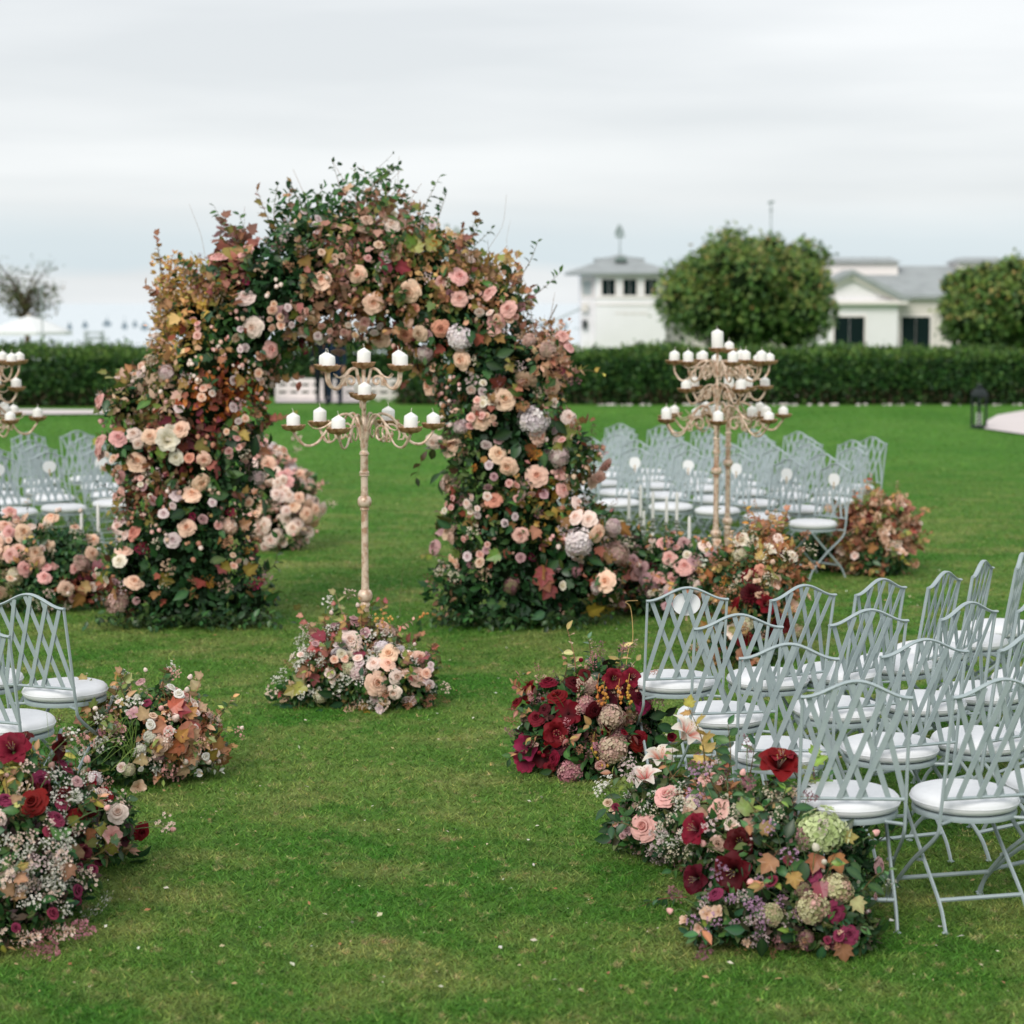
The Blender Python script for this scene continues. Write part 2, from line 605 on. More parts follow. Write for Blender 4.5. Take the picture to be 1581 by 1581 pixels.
# ------------------------------------------------------------------ ground
land = [(-120, -6), (120, -6), (120, 122), (3.75, 122), (3.75, 72), (-120, 72)]
g = MB()
nx, ny = 24, 40
g.add([(x, y, 0) for x, y in land], [tuple(range(len(land)))])
struct(g.build('lawn', M['lawn'], smooth=False, angle=None))
s = MB()
s.add([(-9000, 66, -3.0), (9000, 66, -3.0), (9000, 30000, -3.0), (-9000, 30000, -3.0)], [(0, 1, 2, 3)])
struct(s.build('sea', M['sea'], smooth=False, angle=None))
bank = MB()
edge = [(-120, 72), (3.75, 72), (3.75, 122), (120, 122)]
for (a, b) in zip(edge[:-1], edge[1:]):
    bank.add([(a[0], a[1], 0), (b[0], b[1], 0), (b[0] - 0.8, b[1] + 0.8, -3.2), (a[0] - 0.8, a[1] + 0.8, -3.2)], [(0, 3, 2, 1)])
struct(bank.build('shore_bank', M['concrete'], smooth=False, angle=None))

def path_sheet(name, poly, z=0.034):
    p = MB()
    pts = [G(x, y) for x, y in poly]
    p.add([(q.x, q.y, z) for q in pts], [tuple(range(len(pts)))])
    o = p.build(name, M['concrete'], smooth=False, angle=None)
    return struct(o)
path_sheet('path', [(1519, 664), (1524, 652), (1540, 643), (1581, 636), (1760, 628), (1760, 700), (1640, 682), (1581, 673)])
path_sheet('path', [(-200, 641), (-200, 636), (40, 634), (150, 635), (262, 637), (262, 640), (150, 641), (40, 642)])
path_sheet('path', [(425, 623), (425, 604), (560, 604), (630, 600), (640, 606), (566, 612), (566, 623)])

# grass blades (nobody could count them)
def make_grass():
    d0, d1 = 5.2, 46.0
    dd = np.linspace(d0, d1, 800)
    dens = 13500 * (7.0 / dd) ** 2.25 * (0.5 * dd + 3.6)
    cdf = np.cumsum(dens)
    n = int(cdf[-1] * (dd[1] - dd[0]))
    cdf /= cdf[-1]
    y = np.interp(rng.random(n), cdf, dd)
    x = (rng.random(n) - 0.5) * (0.5 * y + 3.6) + rng.normal(size=n) * 0.45
    h = (0.008 + 0.015 * rng.random(n) ** 1.5) * (1 + 0.02 * (y - 7))
    w = 0.0016 + 0.0018 * rng.random(n) + 0.00012 * y
    a = rng.random(n) * 2 * np.pi
    ln = h * (0.6 + 1.9 * rng.random(n))
    la = rng.random(n) * 2 * np.pi
    V = np.zeros((n, 3, 3), dtype=np.float32)
    V[:, 0] = np.stack([x - w * np.cos(a), y - w * np.sin(a), np.full(n, -0.001)], 1)
    V[:, 1] = np.stack([x + w * np.cos(a), y + w * np.sin(a), np.full(n, -0.001)], 1)
    V[:, 2] = np.stack([x + ln * np.cos(la), y + ln * np.sin(la), h], 1)
    F = np.arange(n * 3, dtype=np.int32).reshape(n, 3)
    b = 0.55 + 1.0 * rng.random(n) ** 1.3
    col = np.stack([b * (0.9 + 0.3 * rng.random(n)), b, b * (0.8 + 0.3 * rng.random(n))], 1)
    dry = rng.random(n) < 0.035
    col[dry] *= np.array([2.0, 1.5, 1.9])
    me = mesh_np('grass', V.reshape(-1, 3), F, np.repeat(col, 3, axis=0))
    me.materials.append(M['blade'])
    o = obj('grass', me)
    o['kind'] = 'stuff'
    o['label'] = 'short patchy green turf covering the lawn'
    return o
make_grass()

# ------------------------------------------------------------------ batch leaves
KITE = np.array([(0, 0, 0), (-0.30, 0.45, 0.06), (0, 1, -0.05), (0.30, 0.45, 0.06)], dtype=np.float32)
KITE_F = np.array([(0, 2, 1), (0, 3, 2)])
OVATE = np.array([(0, 0, 0), (-0.24, 0.30, 0.05), (-0.20, 0.66, 0.02), (0, 1, -0.14), (0.20, 0.66, 0.02), (0.24, 0.30, 0.05), (0, 0.5, -0.02)], dtype=np.float32)
OVATE_F = np.array([(6, 1, 0), (6, 2, 1), (6, 3, 2), (6, 4, 3), (6, 5, 4), (6, 0, 5)])
def _maple():
    pr = [(0, 0.0), (12, 0.56), (27, 0.46), (42, 0.80), (58, 0.60), (72, 0.74), (90, 1.0)]
    half = []
    for a, r in pr[1:]:
        half.append((math.cos(R(a - 0)) * r * 0.85, 0.12 + math.sin(R(a)) * r * 0.85))
    right = [(math.cos(R(-35)) * 0.36, 0.02)] + half
    left = [(-x, y) for x, y in right[:-1]][::-1]
    ring = [(0, 0)] + right + left
    v = [(0, 0.32, -0.03)] + [(x, y, 0.10 * abs(x) - 0.10 * max(0, y - 0.5)) for x, y in ring]
    n = len(ring)
    f = [(0, 1 + i, 1 + (i + 1) % n) for i in range(n)]
    return np.array(v, dtype=np.float32), np.array(f)
MAPLE, MAPLE_F = _maple()

def frames(dirs, ups):
    """rotation matrices with local Y along dirs, local Z near ups"""
    y = dirs / (np.linalg.norm(dirs, axis=1, keepdims=True) + 1e-9)
    x = np.cross(y, ups)
    x /= (np.linalg.norm(x, axis=1, keepdims=True) + 1e-9)
    z = np.cross(x, y)
    return np.stack([x, y, z], axis=2)

def leaf_batch(name, tmpl, tf, pos, dirs, ups, size, col, mat, jitter=0.12, parent=None, loc=None, stuff=True, smooth=False):
    n = len(pos)
    Rm = frames(dirs, ups)
    V = np.einsum('nij,kj->nki', Rm, tmpl) * size[:, None, None] + pos[:, None, :]
    if loc is not None:
        V = V - np.array(loc, dtype=np.float32)[None, None, :]
    k = len(tmpl)
    F = (tf[None, :, :] + (np.arange(n) * k)[:, None, None]).reshape(-1, tf.shape[1])
    b = (1 + jitter * 2.2 * (rng.random((n, 1)) - 0.5)) * (1 + jitter * (rng.random((n, 3)) - 0.5))
    cc = np.clip(col * b, 0, 1)
    me = mesh_np(name, V.reshape(-1, 3), F, np.repeat(cc, k, axis=0), smooth)
    me.materials.append(mat)
    o = obj(name, me, parent)
    if stuff: o['kind'] = 'stuff'
    return o

def rand_dirs(n):
    v = rng.normal(size=(n, 3))
    return v / np.linalg.norm(v, axis=1, keepdims=True)

def pick_cols(hexes, n, weights=None):
    a = np.array([C(h) for h in hexes])
    p = None if weights is None else np.array(weights) / np.sum(weights)
    return a[rng.choice(len(a), n, p=p)]

# ------------------------------------------------------------------ hedges
def hedge(label, x0, x1, y0, y1, h, n, z0=0.0):
    t = thing('hedge', label, 'hedge', ((x0 + x1) / 2, (y0 + y1) / 2, 0))
    L = Vector(t.location)
    c = MB()
    c.box(x0 + 0.15 - L.x, x1 - 0.15 - L.x, y0 + 0.2 - L.y, y1 - 0.2 - L.y, z0 + 0.02, h - 0.17)
    c.build('twig_core', M['core'], t, smooth=False, angle=None)
    # front, top and the ends
    area = [(x1 - x0) * h, (x1 - x0) * (y1 - y0), (y1 - y0) * h, (y1 - y0) * h]
    side = rng.choice(4, n, p=np.array(area) / sum(area))
    u, v = rng.random(n), rng.random(n)
    pos = np.zeros((n, 3)); nr = np.zeros((n, 3))
    for k in range(4):
        m = side == k
        if k == 0:
            pos[m] = np.stack([x0 + u[m] * (x1 - x0), np.full(m.sum(), y0), z0 + (h - z0) * v[m] ** 0.8], 1); nr[m] = (0, -1, 0.1)
        elif k == 1:
            pos[m] = np.stack([x0 + u[m] * (x1 - x0), y0 + v[m] * (y1 - y0), np.full(m.sum(), h)], 1); nr[m] = (0, 0, 1)
        else:
            pos[m] = np.stack([np.full(m.sum(), x0 if k == 2 else x1), y0 + u[m] * (y1 - y0), z0 + (h - z0) * v[m]], 1); nr[m] = (-1 if k == 2 else 1, 0, 0)
    lump = np.array([noise.noise(Vector((p[0] * 1.1, p[1] * 1.1, p[2] * 1.4))) for p in pos])
    pos += nr * (lump[:, None] * 0.20 + rng.normal(size=(n, 1)) * 0.06 + 0.16 * rng.random((n, 1)) ** 12 - 0.05)
    d = nr * 0.8 + rand_dirs(n) * 0.9 + np.array([0, 0, 0.25])
    ups = nr + rand_dirs(n) * 0.7
    size = 0.06 + 0.07 * rng.random(n)
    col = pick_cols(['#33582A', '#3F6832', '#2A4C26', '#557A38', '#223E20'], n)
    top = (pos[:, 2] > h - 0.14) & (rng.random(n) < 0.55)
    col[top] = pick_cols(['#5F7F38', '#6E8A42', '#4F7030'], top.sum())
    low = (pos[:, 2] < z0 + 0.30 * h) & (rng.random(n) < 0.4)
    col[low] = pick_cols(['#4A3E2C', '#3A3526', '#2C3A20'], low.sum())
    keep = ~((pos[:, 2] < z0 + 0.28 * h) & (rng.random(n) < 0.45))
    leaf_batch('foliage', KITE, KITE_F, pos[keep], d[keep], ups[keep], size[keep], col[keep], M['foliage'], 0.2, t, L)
    # bare stems showing under the skirt
    st = MB()
    for _ in range(int((x1 - x0) * 5)):
        x = random.uniform(x0, x1) - L.x
        y = y0 + random.uniform(0.02, 0.2) - L.y
        st.sweep([(x, y + 0.05, 0), (x + random.uniform(-.06, .06), y, 0.22), (x + random.uniform(-.15, .15), y + 0.02, 0.45)], [0.014, 0.012, 0.006], 5)
    so = st.build('stem', M['bark'], t)
    so['kind'] = 'stuff'
    return t

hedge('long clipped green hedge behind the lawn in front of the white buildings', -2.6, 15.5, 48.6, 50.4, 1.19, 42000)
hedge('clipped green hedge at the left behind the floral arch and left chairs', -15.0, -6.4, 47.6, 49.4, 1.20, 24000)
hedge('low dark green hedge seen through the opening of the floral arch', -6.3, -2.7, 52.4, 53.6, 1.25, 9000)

# pale stones along the foot of the right hedge
lit = MB()
for _ in range(90):
    x = random.uniform(2, 13); y = random.uniform(48.28, 48.5)
    r = random.uniform(0.02, 0.07)
    lit.lathe([(0.0, -0.01), (r, 0.0), (r * 0.8, r * 0.5), (0.001, r * 0.7)], 6, (x, y))
lo = lit.build('pebbles', M['concrete'])
lo['kind'] = 'stuff'

# ------------------------------------------------------------------ trees
def ball_tree(label, px, py_top, py_bot, halfw_px, y, n, seed):
    random.seed(seed)
    s = F_PX / y
    top = D(px, py_top, y)
    bot = D(px, py_bot, y)
    rx = halfw_px / s
    cz = (top.z + bot.z) / 2
    rz = (top.z - bot.z) / 2
    t = thing('clipped_tree', label, 'tree', (top.x, y, 0), group='round clipped trees before the white buildings')
    L = Vector(t.location)
    tr = MB()
    tr.sweep(crom([(0, 0, 0), (0.06, 0.02, 0.8), (-0.03, 0, 1.6), (0.05, 0.02, cz)], 4), [0.20 - 0.009 * i for i in range(13)], 9)
    for k in range(7):
        a = k * 2.4
        tr.sweep(crom([(0, 0, 1.0 + 0.12 * k), (math.cos(a) * 0.6, math.sin(a) * 0.5, 1.6 + 0.2 * k), (math.cos(a) * rx * 0.75, math.sin(a) * rx * 0.6, cz + random.uniform(-.4, .7))], 4),
                 [0.09 - 0.008 * i for i in range(9)], 6)
    tr.build('trunk', M['bark'], t)
    blobs = []
    for k in range(52):
        u = 1 - 2 * (k + .5) / 52
        an = k * 2.39996
        q = math.sqrt(1 - u * u)
        f = random.uniform(0.52, 0.92) * (1 + .20 * noise.noise(Vector((q * math.cos(an) * 1.6 + seed, q * math.sin(an) * 1.6, u * 1.6))))
        if random.random() < .16: continue
        blobs.append((Vector((q * math.cos(an) * rx * f, q * math.sin(an) * rx * 0.9 * f, cz + u * rz * f)), random.uniform(0.17, 0.36) * min(rx, rz * 1.3)))
    for k, dz in ((-.48, -.05), (-.1, .08), (.42, -.08)):
        blobs.append((Vector((k * rx, 0, cz + dz * rz)), rz * 0.66))
    for k in range(16):                       # young shoots breaking the top
        a_ = random.uniform(-1, 1)
        blobs.append((Vector((a_ * rx * .8, random.uniform(-.4, .4) * rx, cz + rz * math.sqrt(1 - (a_ * .8) ** 2) * random.uniform(.86, 1.04))), random.uniform(.10, .2)))
    bc = np.array([tuple(b[0]) for b in blobs]); br = np.array([b[1] for b in blobs])
    w = br ** 2; idx = rng.choice(len(br), n, p=w / w.sum())
    d = rand_dirs(n)
    d[:, 2] = np.where(rng.random(n) < 0.35, np.abs(d[:, 2]), d[:, 2])
    pos = bc[idx] + d * br[idx][:, None] * (0.82 + 0.28 * rng.random((n, 1)) + 0.35 * rng.random((n, 1)) ** 9)
    dirs = d * 0.6 + rand_dirs(n) * 0.7 + np.array([0, 0, -0.2])
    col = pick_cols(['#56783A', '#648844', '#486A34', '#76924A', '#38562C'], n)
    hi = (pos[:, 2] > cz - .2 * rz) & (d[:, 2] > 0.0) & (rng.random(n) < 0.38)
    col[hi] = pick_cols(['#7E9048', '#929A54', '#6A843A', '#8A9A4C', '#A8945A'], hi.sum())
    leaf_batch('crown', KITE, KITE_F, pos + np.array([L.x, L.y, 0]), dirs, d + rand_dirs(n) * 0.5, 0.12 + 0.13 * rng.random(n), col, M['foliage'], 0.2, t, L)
    core = MB()
    for b, r in blobs:
        prof = [(max(0.001, math.sin(math.pi * i / 6)) * r * 0.74, b.z - math.cos(math.pi * i / 6) * r * 0.74) for i in range(7)]
        core.lathe(prof, 9, (b.x, b.y))
    core.build('inner_twigs', M['core'], t)
    return t
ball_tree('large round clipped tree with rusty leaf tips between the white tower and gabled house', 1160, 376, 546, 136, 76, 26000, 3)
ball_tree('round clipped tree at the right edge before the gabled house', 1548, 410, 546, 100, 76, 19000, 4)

# thin open tree at the left edge by the umbrella
def open_tree():
    y = 66.0
    s = F_PX / y
    base = D(42, 548, y)
    t = thing('open_tree', 'thin sparse leaved tree at the left edge behind the white umbrella', 'tree', (base.x, y, 0))
    L = Vector(t.location)
    tr = MB(); pts = []
    tr.sweep(crom([(0, 0, 0), (0.03, 0, 1.0), (-0.05, 0, 2.0), (-0.1, 0, 2.7)], 4), [0.11 - 0.004 * i for i in range(13)], 7)
    for k in range(22):
        a = random.uniform(0, 6.28); z0 = random.uniform(1.3, 2.7); ln = random.uniform(0.8, 1.7)
        e = Vector((math.cos(a) * ln * 0.75, math.sin(a) * ln * 0.5, z0 + ln * random.uniform(0.5, 1.0)))
        b = Vector((-0.08, 0, z0)); m = (b + e) / 2 + Vector((0, 0, 0.18))
        tr.sweep(crom([b, m, e], 4), [0.04 - 0.004 * i for i in range(9)], 5)
        for q in range(60):
            f = random.uniform(0.35, 1.1)
            p = b.lerp(e, f) + Vector((random.gauss(0, .16), random.gauss(0, .16), random.gauss(0, .13)))
            pts.append(p + L)
    tr.build('trunk', M['bark'], t)
    n = len(pts); pos = np.array([tuple(p) for p in pts])
    leaf_batch('crown', KITE, KITE_F, pos, rand_dirs(n), rand_dirs(n), 0.07 + 0.08 * rng.random(n), pick_cols(['#55653F', '#6B7348', '#3F5233', '#7A7458'], n), M['foliage'], 0.2, t, L)
open_tree()

# ------------------------------------------------------------------ buildings
YB = 110.0
def B(px, py, y=YB):
    p = D(px, py, y)
    return p.x, p.z

class House:
    def __init__(self, name, label, px, y, cat='building'):
        x = D(px, 500, y).x
        self.t = thing(name, label, cat, (x, y, 0))
        self.L = Vector(self.t.location)
        self.y = y
    def xz(self, px, py, y=None):
        x, z = B(px, py, y or self.y)
        return x - self.L.x, z
    def wallbox(self, name, px0, px1, py_top, mat, front=0.0, depth=6.0, zb=0.0):
        x0, zt = self.xz(px0, py_top); x1, _ = self.xz(px1, py_top)
        return MB().box(x0, x1, front, front + depth, zb, zt).build(name, mat, self.t, smooth=False, angle=None)
    def window(self, px0, px1, py0, py1, front, mat='shutter', leaves=2):
        x0, z1 = self.xz(px0, py0); x1, z0 = self.xz(px1, py1)
        w = MB()
        f = 0.09
        for a in ((x0 - f, x1 + f, z1, z1 + f), (x0 - f, x1 + f, z0 - f, z0), (x0 - f, x0, z0, z1), (x1, x1 + f, z0, z1)):
            w.box(a[0], a[1], front - 0.07, front - 0.005, a[2], a[3])
        o = w.build('window', M['trim'], self.t, smooth=False, angle=None)
        wd = (x1 - x0) / leaves
        for k in range(leaves):
            p = MB()
            p.box(x0 + k * wd + 0.015, x0 + (k + 1) * wd - 0.015, front - 0.04, front - 0.005, z0, z1)
            nsl = 12
            for i in range(nsl):
                zz = z0 + (z1 - z0) * (i + 0.5) / nsl
                p.box(x0 + k * wd + 0.07, x0 + (k + 1) * wd - 0.07, front - 0.055, front - 0.041, zz - 0.03, zz + 0.03)
            p.build('shutter', M[mat], o, smooth=False, angle=None)
        return o

def hip(m, x0, x1, y0, y1, z0, ridge_x0, ridge_x1, z1, thick=0.12, flare=0.0):
    yc = (y0 + y1) / 2
    v = [(x0, y0, z0), (x1, y0, z0), (x1, y1, z0), (x0, y1, z0), (ridge_x0, yc, z1), (ridge_x1, yc, z1)]
    v += [(x, y, z - thick) for x, y, z in v[:4]]
    f = [(0, 1, 5, 4), (2, 3, 4, 5), (1, 2, 5), (3, 0, 4), (0, 6, 7, 1), (1, 7, 8, 2), (2, 8, 9, 3), (3, 9, 6, 0), (6, 9, 8, 7)]
    return m.add(v, f)

def vane(t, L, x, y, z0, z1, kind):
    v = MB()
    v.sweep([(x, y, z0), (x, y, z1)], 0.025, 6)
    v.lathe([(0.001, z0 + .25), (0.07, z0 + .3), (0.001, z0 + .38)], 8, (x, y))
    if kind == 'boat':
        zb = z1 - 0.55
        v.prism([(x - .28, zb), (x + .28, zb), (x + .2, zb - .12), (x - .2, zb - .12)], y - .02, y + .02)
        v.prism([(x - .05, zb + .06), (x - .05, z1 + .1), (x - .30, zb + .06)], y - .012, y + .012)
        v.prism([(x + .05, zb + .06), (x + .05, z1), (x + .24, zb + .06)], y - .012, y + .012)
    else:
        v.lathe([(0.001, z1 - .5), (0.14, z1 - .44), (0.001, z1 - .36)], 8, (x, y))
        v.prism([(x - .2, z1 - .1), (x + .16, z1 - .02), (x + .2, z1 + .08), (x - .12, z1 + .06)], y - .02, y + .02)
    v.build('weathervane', M['slate_dark'], t, smooth=False, angle=None)

# white tower
h = House('tower_building', 'white boarded tower with grey hipped roof, three dark shutters and boat weathervane', 973, YB)
w = h.wallbox('wall', 919, 1028, 421, M['white_wall'], 0, 4.4)
h.wallbox('side_bay', 897.5, 918.8, 423, M['white_wall'], 0.5, 3.2)
x0, z0 = h.xz(875, 420); x1, _ = h.xz(1029, 420); xa, za = h.xz(958, 391); xb, _ = h.xz(963, 391)
rf = hip(MB(), x0, x1 + 0.35, -0.55, 5.0, z0, xa, xb, za).build('roof', M['slate'], h.t, smooth=False, angle=None)
x2, z2 = h.xz(919, 400); x3, _ = h.xz(999, 400); _, z3 = h.xz(960, 407)
m = MB()
m.prism([(x2, z2 + .06), (x2 + .12, z3), (x3 - .12, z3), (x3, z2 + .06), (xb + .3, za - .14), (xa - .3, za - .14)], 1.6, 2.9)
m.build('roof_vent', M['slate'], h.t, smooth=False, angle=None)
x4, z4 = h.xz(960, 403)
d = MB()
arc = [(x4 - .33 + .0, z4)] + [(x4 - .33 * math.cos(a), z4 + .26 * math.sin(a)) for a in np.linspace(.2, math.pi - .2, 8)] + [(x4 + .33, z4)]
d.prism(arc, -0.02 + .6, 1.6).build('dormer_vent', M['slate_dark'], h.t, smooth=False, angle=None)
for a, b in ((929, 950), (962, 983), (995, 1015)):
    h.window(a, b, 431, 456, 0.0)
h.window(900, 914, 433, 456, 0.5, 'grey_metal')
for py in (459, 470):
    xa0, zz = h.xz(918, py); xb0, _ = h.xz(1029, py)
    MB().box(xa0, xb0, -0.06, 0.02, zz - .035, zz + .035).build('string_course', M['trim'], h.t, smooth=False, angle=None)
xa0, zz = h.xz(915, 424); xb0, _ = h.xz(1032, 424)
MB().box(xa0, xb0, -0.10, 0.02, zz - .12, zz).build('cornice', M['cream_with_shade'], h.t, smooth=False, angle=None)
for k in range(26):                         # low-contrast row of small raised letters, too small to read
    xk = h.xz(950 + k * 1.95, 484)[0]
    zk = h.xz(950, 484)[1]
    if k in (4, 11, 17): continue
    MB().box(xk, xk + 0.045, -0.02, -0.004, zk - 0.05, zk + 0.05).build('letter', M['cream_with_shade'], h.t, smooth=False, angle=None)
ax, az = h.xz(854, 496); bx, bz = h.xz(897, 476)
MB().sweep([(ax, 0.6, az), (bx, 0.6, bz)], 0.07, 6).build('awning_arm', M['grey_metal'], h.t)
cx_, cz_ = h.xz(887, 507)
MB().sweep([(cx_, 0.6, cz_), (bx, 0.6, cz_ - .02)], 0.04, 6).build('awning_arm', M['grey_metal'], h.t)
lx, lz = h.xz(903, 500)
MB().box(lx - .12, lx + .12, 0.25, 0.49, lz - .25, lz + .2).build('wall_lamp', M['iron'], h.t, smooth=False, angle=None)
lx, lz = h.xz(903, 475)
MB().box(lx - .16, lx + .16, 0.2, 0.49, lz - .2, lz + .2).build('wall_bracket', M['cream_with_shade'], h.t, smooth=False, angle=None)
vane(h.t, h.L, xa + .08, 2.2, za - .1, h.xz(960, 345)[1], 'boat')

# low wing between tower and house, with cupola
h = House('low_wing', 'shade-toned cream low wing between tower and house mostly hidden behind the round tree', 1130, YB + 3)
h.wallbox('wall', 1027, 1230, 470, M['cream_with_shade'], 0, 5)
x0, z0 = h.xz(1024, 470); x1, _ = h.xz(1232, 470); xa, za = h.xz(1090, 430); xb, _ = h.xz(1180, 430)
hip(MB(), x0, x1, -.4, 5.4, z0 + .02, xa, xb, za).build('roof', M['slate'], h.t, smooth=False, angle=None)
c0, cz = h.xz(1189, 374); c1, _ = h.xz(1217, 374); _, ca = h.xz(1203, 362)
MB().box(c0 + .08, c1 - .08, 1.9, 3.1, za - 1.2, cz - .02).build('cupola', M['trim'], h.t, smooth=False, angle=None)
hip(MB(), c0 - .08, c1 + .08, 1.75, 3.25, cz, (c0 + c1) / 2 - .02, (c0 + c1) / 2 + .02, ca, .06).build('cupola_roof', M['slate_dark'], h.t, smooth=False, angle=None)
vane(h.t, h.L, (c0 + c1) / 2 - .15, 2.5, ca - .15, h.xz(1197, 309)[1], 'arrow')

# gabled house
h = House('gabled_house', 'white gabled house with slate roof and dark green shutters behind the hedge', 1370, YB)
x0, zE = h.xz(1227, 461); x1, _ = h.xz(1387, 461)
MB().box(x0 + .3, x1, 0, 6, 0, zE).build('gable_wall', M['white_wall'], h.t, smooth=False, angle=None)
xw0, _ = h.xz(1387.2, 459); xw1, _ = h.xz(1600, 459)
MB().box(xw0, xw1, 0.9, 7.5, 0, zE + .02).build('wing_wall', M['cream_with_shade'], h.t, smooth=False, angle=None)
xp, zp = h.xz(1315, 416); xr, zr = h.xz(1403, 460); xl = 2 * xp - xr
MB().prism([(xl + .4, zr), (xr - .4, zr), (xp, zp - .18)], 0.004, 1.2).build('tympanum', M['white_wall'], h.t, smooth=False, angle=None)
MB().prism([(xp, zp), (xr, zr), (xr, zr - .14), (xr - .5, zr - .10), (xp, zp - .26), (xl + .5, zr - .10), (xl, zr - .14), (xl, zr)], -0.5, 5.5).build('gable_roof', M['slate'], h.t, smooth=False, angle=None)
for s_ in (-1, 1):
    xe = xr if s_ > 0 else xl
    MB().prism([(xp, zp - .27), (xe - s_ * .5, zr - .11), (xe - s_ * .5, zr - .27), (xp, zp - .48)], -0.30, -0.003).build('barge_board', M['trim'], h.t, smooth=False, angle=None)
MB().box(xl + .1, xr - .1, -0.42, -0.003, zr - .33, zr - .15).build('cornice', M['trim'], h.t, smooth=False, angle=None)
xa, zz = h.xz(1227, 457); xb, _ = h.xz(1660, 457); xr0, zr1 = h.xz(1300, 404); xr1, _ = h.xz(1442, 409)
hip(MB(), xa, xb, 0.45, 8.5, zz + .05, xr0, h.xz(1560, 409)[0], h.xz(1442, 408)[1]).build('roof', M['slate'], h.t, smooth=False, angle=None)
def lantern_roof(pa, pb):
    xa, zt = h.xz(pa + 2, 402); xb, _ = h.xz(pb - 2, 402)
    MB().box(xa, xb, 3.2, 5.8, zt - 1.0, zt).build('clerestory', M['trim'], h.t, smooth=False, angle=None)
    x0, z0 = h.xz(pa, 403); x1, _ = h.xz(pb, 403); _, z1 = h.xz(pa, 395)
    v = [(x0 - .1, 2.9, z0), (x1 + .1, 2.9, z0), (x1 + .1, 6.1, z0), (x0 - .1, 6.1, z0)]
    u = [(x0 + .45, 3.5, z1), (x1 - .45, 3.5, z1), (x1 - .45, 5.5, z1), (x0 + .45, 5.5, z1)]
    MB().add(v + u, [(0, 1, 5, 4), (1, 2, 6, 5), (2, 3, 7, 6), (3, 0, 4, 7), (4, 5, 6, 7), (3, 2, 1, 0)]).build('clerestory_roof', M['slate'], h.t, smooth=False, angle=None)
lantern_roof(1276, 1406)
lantern_roof(1497, 1578)
h.window(1288, 1334, 489, 541, 0.0)
h.window(1396.5, 1440.5, 489, 546, 0.9)

# ------------------------------------------------------------------ beyond the hedge on the left
def umbrella():
    y = 60.0
    p = D(45, 512, y)
    t = thing('patio_umbrella', 'white canvas patio umbrella at the left edge behind the hedge', 'umbrella', (p.x, y, 0))
    z0 = p.z; z1 = D(45, 487, y).z; r = 66 * y / F_PX
    MB().sweep([(0, 0, 0), (0, 0, z1 + .05)], 0.03, 8).build('pole', M['wood'], t)
    c = MB()
    n = 8
    ring = [(math.cos(2 * math.pi * k / n + .39) * r, math.sin(2 * math.pi * k / n + .39) * r, z0) for k in range(n)]
    mid = [(x * .5, yy * .5, z0 + (z1 - z0) * .56) for x, yy, _ in ring]
    val = [(x, yy, z0 - .09) for x, yy, _ in ring]
    v = [(0, 0, z1)] + mid + ring + val
    f = []
    for k in range(n):
        j = (k + 1) % n
        f += [(0, 1 + k, 1 + j), (1 + k, 1 + n + k, 1 + n + j, 1 + j), (1 + n + k, 1 + 2 * n + k, 1 + 2 * n + j, 1 + n + j)]
    c.add(v, f).build('canopy', M['canvas'], t, smooth=False, angle=None)
    for k in range(n):
        x, yy, z = ring[k]
        MB().sweep([(0, 0, z1 - .12), (x * .97, yy * .97, z - .03)], 0.012, 5).build('rib', M['wood'], t)
umbrella()
p = D(66, 540, 58)
t = thing('lamp_post', 'thin grey pole standing beside the white umbrella', 'pole', (p.x, 58, 0))
MB().sweep([(0, 0, 0), (0, 0, D(66, 440, 58).z)], 0.02, 6).build('pole', M['grey_metal'], t)
MB().lathe([(0.05, -.02 + 0), (0.05, 0.06), (0.02, 0.08)], 8).build('foot', M['grey_metal'], t)

p = D(100, 545, 56)
t = thing('folded_lounger', 'dark green canvas lounger back showing above the left hedge', 'lounger', (p.x, 56, 0))
z = D(100, 536, 56).z
MB().add([(-.26, 0, .5), (.20, 0, .5), (.26, .02, z), (-.24, .02, z), (-.26, .06, .5), (.20, .06, .5), (.26, .08, z), (-.24, .08, z)],
         [(0, 1, 2, 3), (7, 6, 5, 4), (0, 4, 5, 1), (3, 2, 6, 7), (1, 5, 6, 2), (0, 3, 7, 4)]).build('backrest', M['green_box'], t, smooth=False, angle=None)
MB().box(-.26, .22, -1.0, .06, .38, .48).build('seat', M['green_box'], t, smooth=False, angle=None)
for x in (-.24, .16):
    for yy in (-.95, 0):
        MB().box(x, x + .05, yy, yy + .05, 0, .38).build('leg', M['iron'], t, smooth=False, angle=None)

y = 62.0
p = D(146, 545, y)
t = thing('metal_stand', 'pale grey open metal stand behind the left hedge', 'stand', (p.x, y, 0))
hw = 13 * y / F_PX; zt = D(146, 511, y).z; zm = D(146, 521, y).z
for x in (-hw, hw):
    for yy in (-.2, .2):
        MB().sweep([(x, yy, 0), (x * .92, yy, zt)], 0.03, 6).build('leg', M['grey_metal'], t)
for zz in (zt, zm):
    for yy in (-.2, .2):
        MB().sweep([(-hw, yy, zz - .04), (hw, yy, zz - .04)], 0.028, 6).build('crossbar', M['grey_metal'], t)
MB().box(-hw, hw, -.2, .2, zm, zm + .03).build('shelf', M['grey_metal'], t, smooth=False, angle=None)

